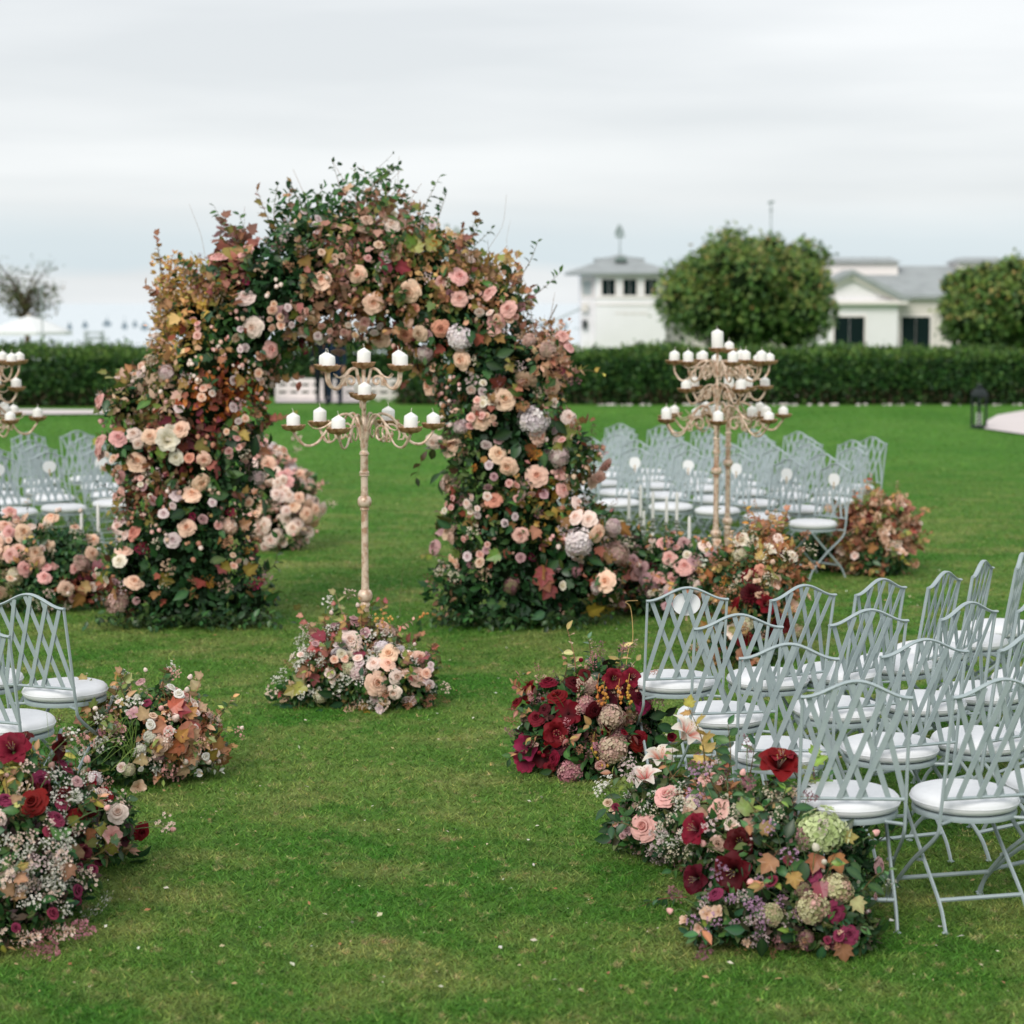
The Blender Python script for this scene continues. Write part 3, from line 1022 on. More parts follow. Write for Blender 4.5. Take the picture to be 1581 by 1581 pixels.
y = 54.0
p = D(235, 560, y)
t = thing('urn', 'rust brown rounded urn with narrow neck behind the left hedge', 'urn', (p.x, y, 0))
zt = D(235, 523, y).z
MB().lathe([(0.12, 0), (0.16, .05), (0.09, .25), (0.08, .75), (0.14, zt - .62), (0.155, zt - .45), (0.12, zt - .25), (0.05, zt - .15), (0.035, zt - .04), (0.045, zt)], 18).build('body', M['terracotta'], t)
MB().lathe([(0.20, 0), (0.20, 0.04), (0.17, 0.05)], 18).build('foot', M['bark'], t)

# moored boats far out
for i, (px, w_) in enumerate([(107, 8), (131, 10), (165, 16), (192, 10), (208, 8), (223, 14), (836, 10), (850, 12), (872, 12)]):
    yy = 420 + 17 * ((i * 7) % 5)
    p = D(px, 466, yy)
    side = 'left' if px < 500 else 'right'
    k = i if px < 500 else i - 6
    t = thing('moored_boat', '%s small moored boat from the left on the sea %s' % (ORD[k], 'left of the arch' if side == 'left' else 'between arch and tower'), 'boat', (p.x, yy, -3.0), group='small boats on the horizon')
    L_ = w_ * yy / F_PX * 0.36
    m = MB()
    m.add([(-L_, -.4, 0), (L_ * .8, -.4, 0), (L_ * .8, .4, 0), (-L_, .4, 0), (-L_ * 1.1, -.6, .8), (L_ * 1.15, 0, .95), (-L_ * 1.1, .6, .8)],
          [(3, 2, 1, 0), (0, 1, 5, 4), (2, 3, 6, 5), (1, 2, 5), (3, 0, 4, 6), (4, 5, 6)])
    m.build('hull', M['hull'], t, smooth=False, angle=None)
    MB().box(-L_ * .5, L_ * .2, -.3, .3, .6, 1.5).build('cabin', M['hull'], t, smooth=False, angle=None)
    if i in (2, 3, 7):
        MB().sweep([(0, 0, .6), (0, 0, 2.6)], 0.05, 5).build('mast', M['hull'], t)

# grey X sign behind the arch
y = 40.0
p = D(690, 372, y)
t = thing('cross_sign', 'pale grey X shaped blades on a thin post behind the arch top', 'sign', (p.x, y, 0))
zc = p.z
MB().sweep([(0, 0.03, 0), (0, 0.03, D(690, 346, y).z)], 0.05, 8).build('post', M['grey_metal'], t)
for a in (45, -45):
    ca, sa = math.cos(R(a)), math.sin(R(a))
    l, wd = 0.33, 0.075
    po = [(ca * l - sa * wd, zc + sa * l + ca * wd), (ca * l + sa * wd, zc + sa * l - ca * wd), (-ca * l + sa * wd, zc - sa * l - ca * wd), (-ca * l - sa * wd, zc - sa * l + ca * wd)]
    yo = -0.025 if a > 0 else -0.055
    MB().prism(po, yo - .02, yo + .006).build('blade', M['grey_metal'], t, smooth=False, angle=None)

# white post-and-rail fence seen through the arch
y = 50.6
t = thing('white_fence', 'low white fence seen through the opening of the arch', 'fence', (D(520, 600, y).x, y, 0))
L = Vector(t.location)
xa, xb = D(428, 600, y).x - L.x, D(636, 600, y).x - L.x
zt = D(520, 588, y).z
nb = 13
for k in range(nb):
    x = xa + (xb - xa) * k / (nb - 1)
    MB().box(x - .05, x + .05, -.04, .04, 0, zt).build('post', M['trim'], t, smooth=False, angle=None)
for k, zz in enumerate((.12, .30, .48)):
    MB().box(xa, xb, -.062, -.042, zz - .06, zz + .06).build('rail', M['trim'], t, smooth=False, angle=None)

# ------------------------------------------------------------------ two people walking behind the arch
def person(px, py, label, trousers, top, hgt, face):
    p = G(px, py)
    t = thing('person', label, 'person', (p.x, p.y, 0), face)
    k = hgt / 1.75
    J = {}
    V, E, RAD = [], [], []
    def v(name, co, r, par=None):
        J[name] = len(V); V.append(Vector(co) * k); RAD.append(r * k)
        if par: E.append((J[par], J[name]))
    v('pel', (0, 0, .95), .15)
    v('waist', (0, 0, 1.10), .13, 'pel'); v('chest', (0, .01, 1.30), .155, 'waist'); v('sho', (0, 0, 1.43), .11, 'chest')
    v('neck', (0, 0, 1.51), .055, 'sho'); v('jaw', (0, .02, 1.57), .07, 'neck'); v('head', (0, .01, 1.66), .095, 'jaw'); v('crown', (0, 0, 1.735), .06, 'head')
    v('nose', (0, .105, 1.635), .018, 'head')
    for s_, n_ in ((-1, 'l'), (1, 'r')):
        v('hip' + n_, (s_ * .10, 0, .88), .105, 'pel'); v('knee' + n_, (s_ * .11, .03 * s_, .49), .07, 'hip' + n_)
        v('ank' + n_, (s_ * .11, .05 * s_ - .02, .09), .048, 'knee' + n_); v('toe' + n_, (s_ * .13, .05 * s_ + .15, .04), .04, 'ank' + n_)
        v('shj' + n_, (s_ * .19, 0, 1.41), .075, 'sho'); v('elb' + n_, (s_ * .25, -.02, 1.13), .052, 'shj' + n_)
        v('wri' + n_, (s_ * .26, .05, .89), .035, 'elb' + n_); v('palm' + n_, (s_ * .26, .07, .82), .036, 'wri' + n_)
        for q in range(4):
            v('f%d%s' % (q, n_), (s_ * .262, .045 + .017 * q, .765), .010, 'palm' + n_)
            v('g%d%s' % (q, n_), (s_ * .25, .05 + .017 * q, .725 - .006 * (q in (1, 2))), .008, 'f%d%s' % (q, n_))
        v('th' + n_, (s_ * .245, .115, .80), .010, 'palm' + n_); v('tt' + n_, (s_ * .235, .125, .765), .008, 'th' + n_)
    me = bpy.data.meshes.new('body')
    me.from_pydata([tuple(q) for q in V], E, [])
    tmp = bpy.data.objects.new('body_tmp', me)
    COL.objects.link(tmp)
    sk = tmp.modifiers.new('skin', 'SKIN')
    for i, sv in enumerate(me.skin_vertices[0].data):
        sv.radius = (RAD[i], RAD[i] * (0.78 if i in (0, 1, 2) else 1.0))
        sv.use_root = (i == 0)
    tmp.modifiers.new('sub', 'SUBSURF').levels = 2
    dg = bpy.context.evaluated_depsgraph_get()
    dg.update()
    bm_ = bpy.data.meshes.new_from_object(tmp.evaluated_get(dg))
    bpy.data.objects.remove(tmp)
    for mm in (top, trousers, 'skin', 'hair', 'black_cloth'):
        bm_.materials.append(M[mm])
    for po in bm_.polygons:
        c = po.center / k
        idx = 0
        if c.z < .99: idx = 1
        if c.z < .10: idx = 4
        if abs(c.x) > .19 and c.z < .90: idx = 2
        if c.z > 1.49: idx = 2
        if c.z > 1.70 or (c.z > 1.55 and c.y < .015): idx = 3
        po.material_index = idx
        po.use_smooth = True
    obj('body', bm_, t)
person(517, 626, 'person in a dark navy suit standing behind the arch opening', 'navy', 'navy', 1.78, R(160))
person(497, 622, 'person in black clothes standing beside the navy suit behind the arch', 'black_cloth', 'black_cloth', 1.68, R(200))

# ------------------------------------------------------------------ lantern and path lights
p = G(1511, 662)
t = thing('floor_lantern', 'large black metal lantern with glass sides standing on the lawn by the path', 'lantern', (p.x, p.y, 0), R(18))
MB().lathe([(0.17, 0), (0.17, .05), (0.15, .07)], 6).build('base', M['iron'], t, smooth=False, angle=None)
for k in range(6):
    a = math.pi / 3 * k
    MB().sweep([(.15 * math.cos(a), .15 * math.sin(a), .07), (.15 * math.cos(a), .15 * math.sin(a), .60)], .024, 6).build('post', M['iron'], t)
    a2 = math.pi / 3 * (k + 1)
    p0 = Vector((.143 * math.cos(a), .143 * math.sin(a), 0)); p1 = Vector((.143 * math.cos(a2), .143 * math.sin(a2), 0))
    MB().add([p0 + Vector((0, 0, .08)), p1 + Vector((0, 0, .08)), p1 + Vector((0, 0, .59)), p0 + Vector((0, 0, .59))], [(0, 1, 2, 3)]).build('pane', M['glass'], t, smooth=False, angle=None)
MB().lathe([(0.18, .60), (0.19, .63), (0.16, .70), (0.08, .76), (0.05, .77), (0.06, .80), (0.045, .84), (0.001, .86)], 6).build('roof', M['iron'], t, smooth=False, angle=None)
MB().lathe([(.045, .07), (.045, .30), (.02, .31), (0.003, .315), (.003, .34)], 10).build('candle', M['wax'], t)
for k, (px, py, tx) in enumerate([(1229, 622, 'small pale mushroom path light at the hedge foot right of the candelabra pair'), (1004, 621, 'small pale mushroom path light at the hedge foot left of the candelabra pair')]):
    p = G(px, py + 2)
    t = thing('path_light', tx, 'path light', (p.x, p.y, 0))
    zz = .18
    MB().sweep([(0, 0, 0), (0, 0, zz)], .012, 6).build('stake', M['wood'], t)
    MB().lathe([(.03, zz), (.085, zz + .01), (.06, zz + .06), (.001, zz + .085)], 12).build('cap', M['concrete'], t)
# ------------------------------------------------------------------ chairs
def make_chair():
    """lattice-back folding chair, seat centre over the origin, facing +Y"""
    t = thing('folding_chair', 'grey lattice chair', 'chair')
    def by(z):                                  # lean of the backrest
        return -0.190 - 0.16 * max(0, z - 0.42)
    MB().lathe([(0.001, .432), (.180, .433), (.198, .440), (.207, .452), (.209, .465), (.205, .478), (.194, .489), (.172, .497), (.10, .503), (.001, .505)], 48).build('seat_cushion', M['cushion'], t, angle=None)
    MB().sweep([(.2085 * math.cos(a), .2085 * math.sin(a), .4635) for a in np.linspace(0, 2 * math.pi, 49)], .0028, 5, cap=False).build('piping', M['cushion'], t)
    MB().lathe([(.188, .408), (.200, .410), (.202, .420), (.200, .430), (.180, .431), (.180, .409)], 36).build('seat_ring', M['chair'], t)
    # uprights run on below the seat and sweep forward to the front feet
    for s in (-1, 1):
        pts = crom([(s * .200, by(.915), .915), (s * .200, by(.66), .66), (s * .201, -.195, .44), (s * .200, -.165, .36), (s * .197, .02, .225), (s * .196, .165, .095), (s * .198, .205, .03), (s * .198, .215, .004)], 5)
        MB().sweep(pts, .0080, 6, flat=(.85, 1.15)).build('upright', M['chair'], t)
        pts = crom([(s * .170, .165, .415), (s * .172, .10, .345), (s * .174, -.03, .225), (s * .176, -.165, .10), (s * .177, -.205, .04), (s * .177, -.222, .004)], 5)
        MB().sweep(pts, .0085, 6, flat=(.85, 1.15)).build('leg', M['chair'], t)
        for x, y in ((s * .198, .215), (s * .177, -.222)):
            MB().lathe([(.014, 0), (.016, .004), (.009, .008)], 10, (x, y)).build('foot_pad', M['chair'], t)
        MB().sweep([(s * .200, .0205, .226), (s * .166, .0, .226)], .006, 8).build('pivot', M['chair'], t)
        MB().sweep([(s * .196, -.19, .415), (s * .12, -.14, .414)], .007, 6).build('bracket', M['chair'], t)
    MB().sweep([(-.196, .145, .115), (.196, .145, .115)], .0085, 6).build('stretcher', M['chair'], t)
    MB().sweep([(-.176, -.155, .110), (.176, -.155, .110)], .0085, 6).build('stretcher', M['chair'], t)
    def top(x):
        return .912 + .062 * (0.5 + 0.5 * math.cos(math.pi * x / .2))
    MB().sweep([(x, by(.93) - .002, top(x) + .004) for x in np.linspace(-.207, .207, 25)], .0085, 6, flat=(1.5, .8)).build('top_rail', M['chair'], t)
    MB().sweep([(-.200, by(.515), .515), (.200, by(.515), .515)], .007, 6).build('lower_rail', M['chair'], t)
    for d in (1, -1):
        for x0 in (-.176, -.104, -.019, .078):
            xa = x0 * d
            xb = xa + d * (.155 if x0 < .07 else .118)
            za, zb = top(xa) - .004, .517
            yo = .004 * d
            w, th = .0106, .0022
            a = Vector((xa, by(za) + yo, za)); b = Vector((xb, by(zb) + yo, zb))
            dr = (b - a).normalized(); sd = Vector((0, 1, 0)).cross(dr).normalized(); nr = dr.cross(sd).normalized()
            v = [p + sd * (w * i) + nr * (th * j) for p in (a, b) for i in (-1, 1) for j in (-1, 1)]
            MB().add(v, [(0, 1, 3, 2), (4, 6, 7, 5), (0, 4, 5, 1), (2, 3, 7, 6), (1, 5, 7, 3), (0, 2, 6, 4)]).build('slat', M['chair'], t, smooth=False, angle=None)
    return t

chair0 = make_chair()
chair_kids = {chair0: kids(chair0)}
for c_ in chair_kids[chair0]: chair_kids[c_] = []
_used = [False]
def place_chair(px, py, yaw, label, group, tilt=0.0):
    p = G(px, py, 0.47)
    if _used[0]:
        o = copy_tree(chair0, None, chair_kids)
    else:
        o = chair0; _used[0] = True
    o.location = (p.x, p.y, 0)
    o.rotation_euler = (R(random.uniform(-.6, .6)), R(random.uniform(-.5, .5)), R(yaw + random.uniform(-1.6, 1.6)))
    tag(o, label, 'chair', group)
    return o

NEAR_R = [[(1042, 1050, 7), (1185, 1046, 31), (1294, 1037, 43), (1380, 1023, 55), (1440, 1003, 63), (1497, 988, 68), (1548, 968, 73)],
          [(1115, 1101, 8), (1292, 1092, 22), (1425, 1083, 39), (1516, 1068, 52), (1596, 1046, 62)],
          [(1199, 1158, 1), (1374, 1152, 20), (1512, 1141, 37), (1620, 1126, 50)],
          [(1305, 1230, -1), (1487, 1228, 16), (1632, 1208, 34)]]
ROWN = ['row nearest the arch', 'second row', 'third row', 'row nearest the viewer']
chairs = {}
for r, row in enumerate(NEAR_R):
    for c, (px, py, yaw) in enumerate(row):
        chairs['nr', r, c] = place_chair(px, py, yaw, 'grey lattice chair %s from the aisle, near right block, %s' % (ORD[c], ROWN[r]), 'chairs in the near right block facing the arch')
NEAR_L = [[(102, 1063, -22), (-28, 1046, -34)], [(14, 1114, -20)]]
for r, row in enumerate(NEAR_L):
    for c, (px, py, yaw) in enumerate(row):
        chairs['nl', r, c] = place_chair(px, py, yaw, 'grey lattice chair %s from the aisle, near left block, %s' % (ORD[c], ['row nearest the arch', 'second row'][r]), 'chairs in the near left block facing the arch')
FAR_R = [[(879, 768), (955, 776), (1036, 782), (1108, 788), (1184, 798), (1255, 808)],
         [(885, 754), (955, 760), (1028, 765), (1102, 771), (1168, 777), (1236, 786)],
         [(930, 746), (1012, 750), (1084, 754), (1152, 760), (1218, 766), (1284, 773)],
         [(938, 734), (1008, 739), (1078, 743), (1146, 748), (1218, 754), (1285, 759)],
         [(935, 724), (1000, 728), (1066, 732), (1136, 736), (1205, 741), (1318, 752)]]
for r, row in enumerate(FAR_R):
    for c, (px, py) in enumerate(row):
        chairs['fr', r, c] = place_chair(px, py, 140 - 3 * c, 'grey lattice chair %s from the arch, far right block, %s row from front' % (ORD[c], ORD[r]), 'chairs in the far right block facing the viewer')
FAR_L = [[(176, 777), (98, 784), (22, 790), (-52, 797)], [(172, 764), (82, 769), (14, 775), (-60, 781)],
         [(156, 751), (68, 759), (-5, 764)], [(138, 739), (64, 743), (-12, 750)]]
for r, row in enumerate(FAR_L):
    for c, (px, py) in enumerate(row):
        chairs['fl', r, c] = place_chair(px, py, -140 + 3 * c, 'grey lattice chair %s from the arch, far left block, %s row from front' % (ORD[c], ORD[r]), 'chairs in the far left block facing the viewer')

# paper paddle fans hung on the innermost row
def fan_at(chair, label, lx=0.0, z=.84, behind=False):
    ry = chair.rotation_euler.z
    off = Vector((lx, -.262 + (.02 if not behind else .022), 0))
    off.rotate(Matrix.Rotation(ry, 3, 'Z'))
    t = thing('paddle_fan', label, 'fan', (chair.location.x + off.x, chair.location.y + off.y, z), ry, 'white paddle fans hung on the chairs')
    m = MB()
    n = 28
    pl = []
    for k in range(n):
        a = 2 * math.pi * k / n
        r = .072 * (1 - .10 * max(0, math.sin(a)) ** 8)
        pl.append((r * math.cos(a) * .98, r * math.sin(a) * .82))
    m.prism(pl, -.0015, .0015)
    m.build('blade', M['paper'], t, smooth=False, angle=None)
    MB().box(-.006, .006, .0018, .005, -.085, -.02).build('handle', M['wood'], t, smooth=False, angle=None)
for c in range(6):
    fan_at(chairs['fr', 0, c], 'white paddle fan on the %s chair from the arch, far right front row' % ORD[c])
for c in range(3):
    fan_at(chairs['fl', 0, c], 'white paddle fan on the %s chair from the arch, far left front row' % ORD[c], 0.0)
fan_at(chairs['nr', 0, 0], 'white paddle fan tucked in the near right chair by the aisle', 0.0, .895, True)

# ------------------------------------------------------------------ candelabra
def cup_mesh():
    m = MB()
    m.lathe([(.012, -.020), (.016, -.014), (.045, -.010), (.062, .002), (.072, .022), (.070, .023), (.060, .006), (.044, -.004), (.001, -.004)], 40, scallop=.0035, nsc=13)
    return m.mesh('cup', M['cup'], True, 35)
CUP = cup_mesh()
CANDLE = {}
def candle_mesh(h, r):
    k = (round(h, 3), r)
    if k not in CANDLE:
        m = MB()
        m.lathe([(r * .97, 0), (r, .004), (r, h - .006), (r * .93, h), (r * .55, h + .010), (r * .22, h + .018), (.002, h + .022)], 20)
        CANDLE[k] = m.mesh('wax', M['wax'], True, 50)
    return CANDLE[k]
def wick_mesh(seed):
    rr = random.Random(seed)
    dx, dy = rr.uniform(-.008, .008), rr.uniform(-.004, .004)
    return MB().sweep(crom([(0, 0, 0), (dx * .2, 0, .012), (dx, dy, .026)], 3), .0016, 5).mesh('wick', M['wick'])
WICKS = [wick_mesh(i) for i in range(5)]

LOWER_R, LOWER_Z = .42, 1.635
def make_candelabrum(full=False):
    t = thing('candelabrum', 'candelabrum', 'candelabrum')
    MB().lathe([(.20, 0), (.20, .012), (.18, .02), (.06, .035), (.03, .06), (.026, .08)], 28).build('foot', M['brass'], t)
    prof = [(.026, .08), (.024, .56), (.030, .565), (.030, .58), (.024, .59)]
    for i in range(9):
        a = math.pi * i / 8
        prof.append((.024 + .020 * math.sin(a), .63 - .036 * math.cos(a)))
    prof += [(.024, .68), (.021, .75), (.021, 1.14), (.027, 1.145), (.027, 1.155)]
    for i in range(9):
        a = math.pi * i / 8
        prof.append((.022 + .020 * math.sin(a), 1.195 - .034 * math.cos(a)))
    prof += [(.024, 1.235), (.021, 1.25), (.021, 1.345), (.030, 1.35), (.030, 1.357), (.024, 1.36), (.030, 1.365), (.030, 1.372), (.023, 1.38), (.023, 1.47), (.029, 1.475), (.029, 1.485), (.019, 1.50), (.024, 1.53), (.020, 1.60), (.026, 1.64), (.014, 1.67), (.013, 1.80), (.018, 1.805), (.013, 1.82), (.012, 2.0)]
    if full:
        prof = [(r_, z_ * .883 if z_ < 1.645 else 1.4525 + (z_ - 1.645) * (2.0 - 1.4525) / (2.0 - 1.645)) for r_, z_ in prof]
    fz = .883 if full else 1.0
    pl = MB().lathe(prof, 16)
    po = pl.build('pole', M['brass'], t)
    for k in range(8):                         # flutes
        a = 2 * math.pi * k / 8
        MB().sweep([(.0235 * math.cos(a), .0235 * math.sin(a), .10), (.0215 * math.cos(a), .0215 * math.sin(a), .54)], .004, 5).build('flute', M['brass'], po)
    cups = []
    def arm(ang, r, zc, z0, up, dip, name='arm'):
        ca, sa = math.cos(ang), math.sin(ang)
        P = lambda rr, z: (rr * ca, rr * sa, z)
        m = MB()
        pts = crom([P(.018, z0 - .07), P(.04, z0 + .02), P(r * .22, z0 + up), P(r * .40, z0 + up * .75), P(r * .55, z0 - dip * .25), P(r * .68, z0 - dip), P(r * .84, z0 - dip * 1.1), P(r * .97, z0 - dip * .45), P(r, zc - .02)], 5)
        m.sweep(pts, .0070, 7, flat=(1.25, .85))
        m.build(name, M['brass'], t)
        s = MB()                                # spiral scroll under the arm
        sp = []
        for i in range(22):
            u = i / 21
            th = -0.6 + u * 7.6
            rad = r * .16 * (1 - .78 * u)
            sp.append(P(r * .36 + rad * math.cos(th), z0 - dip * .35 + rad * math.sin(th)))
        s.sweep([P(r * .60, z0 - dip * .2), P(r * .56, z0 - dip * .8)] + sp, .0055, 6, flat=(1.2, .8))
        s.build('scroll', M['brass'], t)
        s = MB()                                # leaf curl above
        s.sweep(crom([P(r * .40, z0 + up * .7), P(r * .56, z0 + up * .15), P(r * .70, z0 + up * .05), P(r * .80, z0 + up * .45)], 4), [.007 - .0004 * i for i in range(13)], 6)
        s.build('curl', M['brass'], t)
        obj('cup', CUP, t, P(r, zc))
        cups.append(Vector(P(r, zc)))
    for k in range(6):
        if full: arm(k * math.pi / 3 + .10, .455, 1.455, 1.46, .105, .105)
        else: arm(k * math.pi / 3 + .10, LOWER_R, LOWER_Z, 1.63, .085, .085)
    if full:
        for k in range(6):
            arm(k * math.pi / 3 + .42, .345, 1.90, 1.86, .06, .085)
        for k in range(4):
            arm(k * math.pi / 2 + .2, .30, 1.69, 1.67, .06, .07)
    else:
        for a in (R(22), R(-24), R(180 - 22), R(180 + 26)):
            arm(a, .235, 1.985, 1.93, .055, .055)
        for a in (R(-92), R(95)):
            arm(a, .12, 1.815, 1.78, .03, .03)
    obj('cup', CUP, t, (0, 0, 2.0))
    cups.append(Vector((0, 0, 2.0)))
    return t, cups

cd_kids = {}
def _walk(o):
    cd_kids[o] = kids(o)
    for k in cd_kids[o]: _walk(k)
CD = {}
for full_ in (False, True):
    CD[full_] = make_candelabrum(full_)
    _walk(CD[full_][0])
_cd = set()
def place_candelabrum(px, py, yaw, name, label, top=None, zs=1.0, full=True):
    p = G(px, py)
    cd0, CUPS = CD[full]
    o = copy_tree(cd0, None, cd_kids) if full in _cd else cd0
    _cd.add(full)
    o.location = (p.x, p.y, 0)
    o.rotation_euler = (0, 0, R(yaw))
    o.scale = (1, 1, zs)
    tag(o, label, 'candelabrum', 'tall antique candelabra')
    rm = Matrix.Rotation(R(yaw), 3, 'Z')
    nu = 12 if full else 10
    tiers = {'lower': CUPS[:6], 'upper': CUPS[6:nu], 'middle': CUPS[nu:-1], 'top': CUPS[-1:]}
    for tier, cs in tiers.items():
        pts = [rm @ c for c in cs]
        pts = [Vector((c.x, c.y, c.z * zs)) for c in pts]
        pts.sort(key=lambda c: (p.x + c.x) / (p.y + c.y))
        n = len(pts)
        for i, c in enumerate(pts):
            if p.x + c.x < -5.2: continue
            h_, r_ = random.choice([.070, .078, .084, .090]), .040
            if tier == 'top' and top: h_, r_ = top
            if tier == 'top':
                lab = 'white pillar candle at the very top of %s' % name
            else:
                lab = 'white pillar candle, %s from left on the %s tier of %s' % (ORD[i], tier, name)
            q = thing('pillar_candle', lab, 'candle', (p.x + c.x, p.y + c.y, c.z - .0035), random.uniform(0, 6), 'white pillar candles on candelabra')
            q.rotation_euler = (R(random.uniform(-2.2, 2.2)), R(random.uniform(-2.2, 2.2)), q.rotation_euler.z)
            obj('wax', candle_mesh(h_, r_), q)
            obj('wick', random.choice(WICKS), q, (0, 0, h_ + .020))
    return o
place_candelabrum(565, 1080, 8, 'the central candelabrum', 'antique rose gold candelabrum standing alone in the middle before the arch', full=False)
place_candelabrum(1104, 932, 20, 'the front candelabrum at right', 'antique candelabrum at right, the nearer of the pair with the tall top candle', (.15, .047), 1.0)
place_candelabrum(1122, 905, -17, 'the rear candelabrum at right', 'antique candelabrum at right, the farther one standing close behind its twin', None, 0.985)
place_candelabrum(-26, 932, 10, 'the front candelabrum at left', 'antique candelabrum at the left edge, the nearer one of the left pair', None, 1.0)
place_candelabrum(-52, 900, -12, 'the rear candelabrum at left', 'antique candelabrum at the left edge, the farther one of the left pair', None, 0.985)

# ------------------------------------------------------------------ silver candlesticks with taper candles
def candlestick(px, py_top, py_cup, y, where):
    zt, zc = D(px, py_top, y).z, D(px, py_cup, y).z
    x = D(px, py_cup, y).x
    t = thing('candlestick', 'slim silver candlestick, %s' % where, 'candlestick', (x, y, 0), group='silver candlesticks among the flowers')
    m = MB()
    h = zc
    pr = [(.055, 0), (.055, .008), (.04, .016), (.014, .03), (.010, .06), (.010, h * .35), (.020, h * .38), (.010, h * .41), (.009, h * .75), (.022, h - .14), (.012, h - .12), (.032, h - .085), (.034, h - .078), (.012, h - .07), (.018, h - .05), (.010, h - .04), (.026, h - .022), (.027, h - .016), (.012, h - .012), (.014, h), (.010, h)]
    m.lathe(pr, 14).build('stem', M['silver'], t)
    c = thing('taper_candle', 'white taper candle in the candlestick, %s' % where, 'candle', (x, y, h), group='white taper candles')
    L_ = zt - zc
    MB().lathe([(.0135, -.0), (.014, .01), (.012, L_ - .02), (.009, L_ - .006), (.001, L_)], 10).build('wax', M['wax'], c)
    MB().sweep([(0, 0, L_ - .004), (.001, 0, L_ + .012)], .0015, 5).build('wick', M['wick'], c)
for i, (px, a, b, y) in enumerate([(971, 758, 801, 17.4), (989, 749, 797, 17.5), (1008, 759, 800, 17.3), (1029, 767, 806, 16.9), (1045, 760, 803, 16.9), (1064, 797, 836, 16.5), (994, 788, 812, 17.9)]):
    candlestick(px, a, b, y, '%s of the row right of the arch' % ORD[i] if i < 6 else 'short rear one right of the arch')
for i, (px, a, b, y) in enumerate([(126, 787, 818, 16.6), (152, 778, 822, 16.4), (181, 797, 832, 16.6), (193, 795, 810, 17.2)]):
    candlestick(px, a, b, y, '%s of the row left of the arch' % ORD[i])
# ------------------------------------------------------------------ flowers
def mixc(a, b, t):
    return tuple(x + (y - x) * t for x, y in zip(a, b))

FC = {  # outer petal, heart
    'peach': ('#FCD6BE', '#E8A67E'), 'blush': ('#FCE6DC', '#EFC3AD'), 'pink': ('#F2BEB6', '#D68E84'), 'coral': ('#E5A08A', '#B86854'),
    'mauve': ('#CFA5A8', '#A07278'), 'palemauve': ('#EAD6D6', '#C6A5A8'), 'cream': ('#EDE4D3', '#D5C39A'), 'white': ('#ECE9E4', '#D9D2C0'),
    'tan': ('#E5C4AE', '#B98A6C'), 'rust': ('#C2836A', '#8F4E38'), 'burgundy': ('#560C1A', '#28050B'), 'red': ('#7C1020', '#3C060D'),
    'magenta': ('#98284F', '#561030'), 'berry': ('#8C3350', '#551A30'), 'plum': ('#4A1622', '#240A10'), 'lilac': ('#FBF2F4', '#E9DAE2'),
    'antique': ('#DCD6AE', '#A3A66C'), 'greenhyd': ('#DCE8B6', '#A6C078'), 'dustyhyd': ('#E0BFB5', '#B48C82'), 'pinkhyd': ('#D4969E', '#A46872'),
    'lily': ('#EFE8DC', '#D9705F'), 'violet': ('#CFA6C6', '#97688F'), 'copper': ('#C08C72', '#8A5A46'), 'gold': ('#C28A3C', '#8C5A20'), 'dusk': ('#A3767A', '#6E4650'),
}
FC = {k: (C(a), C(b)) for k, (a, b) in FC.items()}

def grid_petal(m, fn, nu, nv, cf):
    v, c = [], []
    for j in range(nv + 1):
        for i in range(nu + 1):
            u, w = -1 + 2 * i / nu, j / nv
            v.append(fn(u, w)); c.append(cf(u, w))
    f = []
    for j in range(nv):
        for i in range(nu):
            a = j * (nu + 1) + i
            f.append((a, a + 1, a + nu + 2, a + nu + 1))
    m.add(v, f, c)

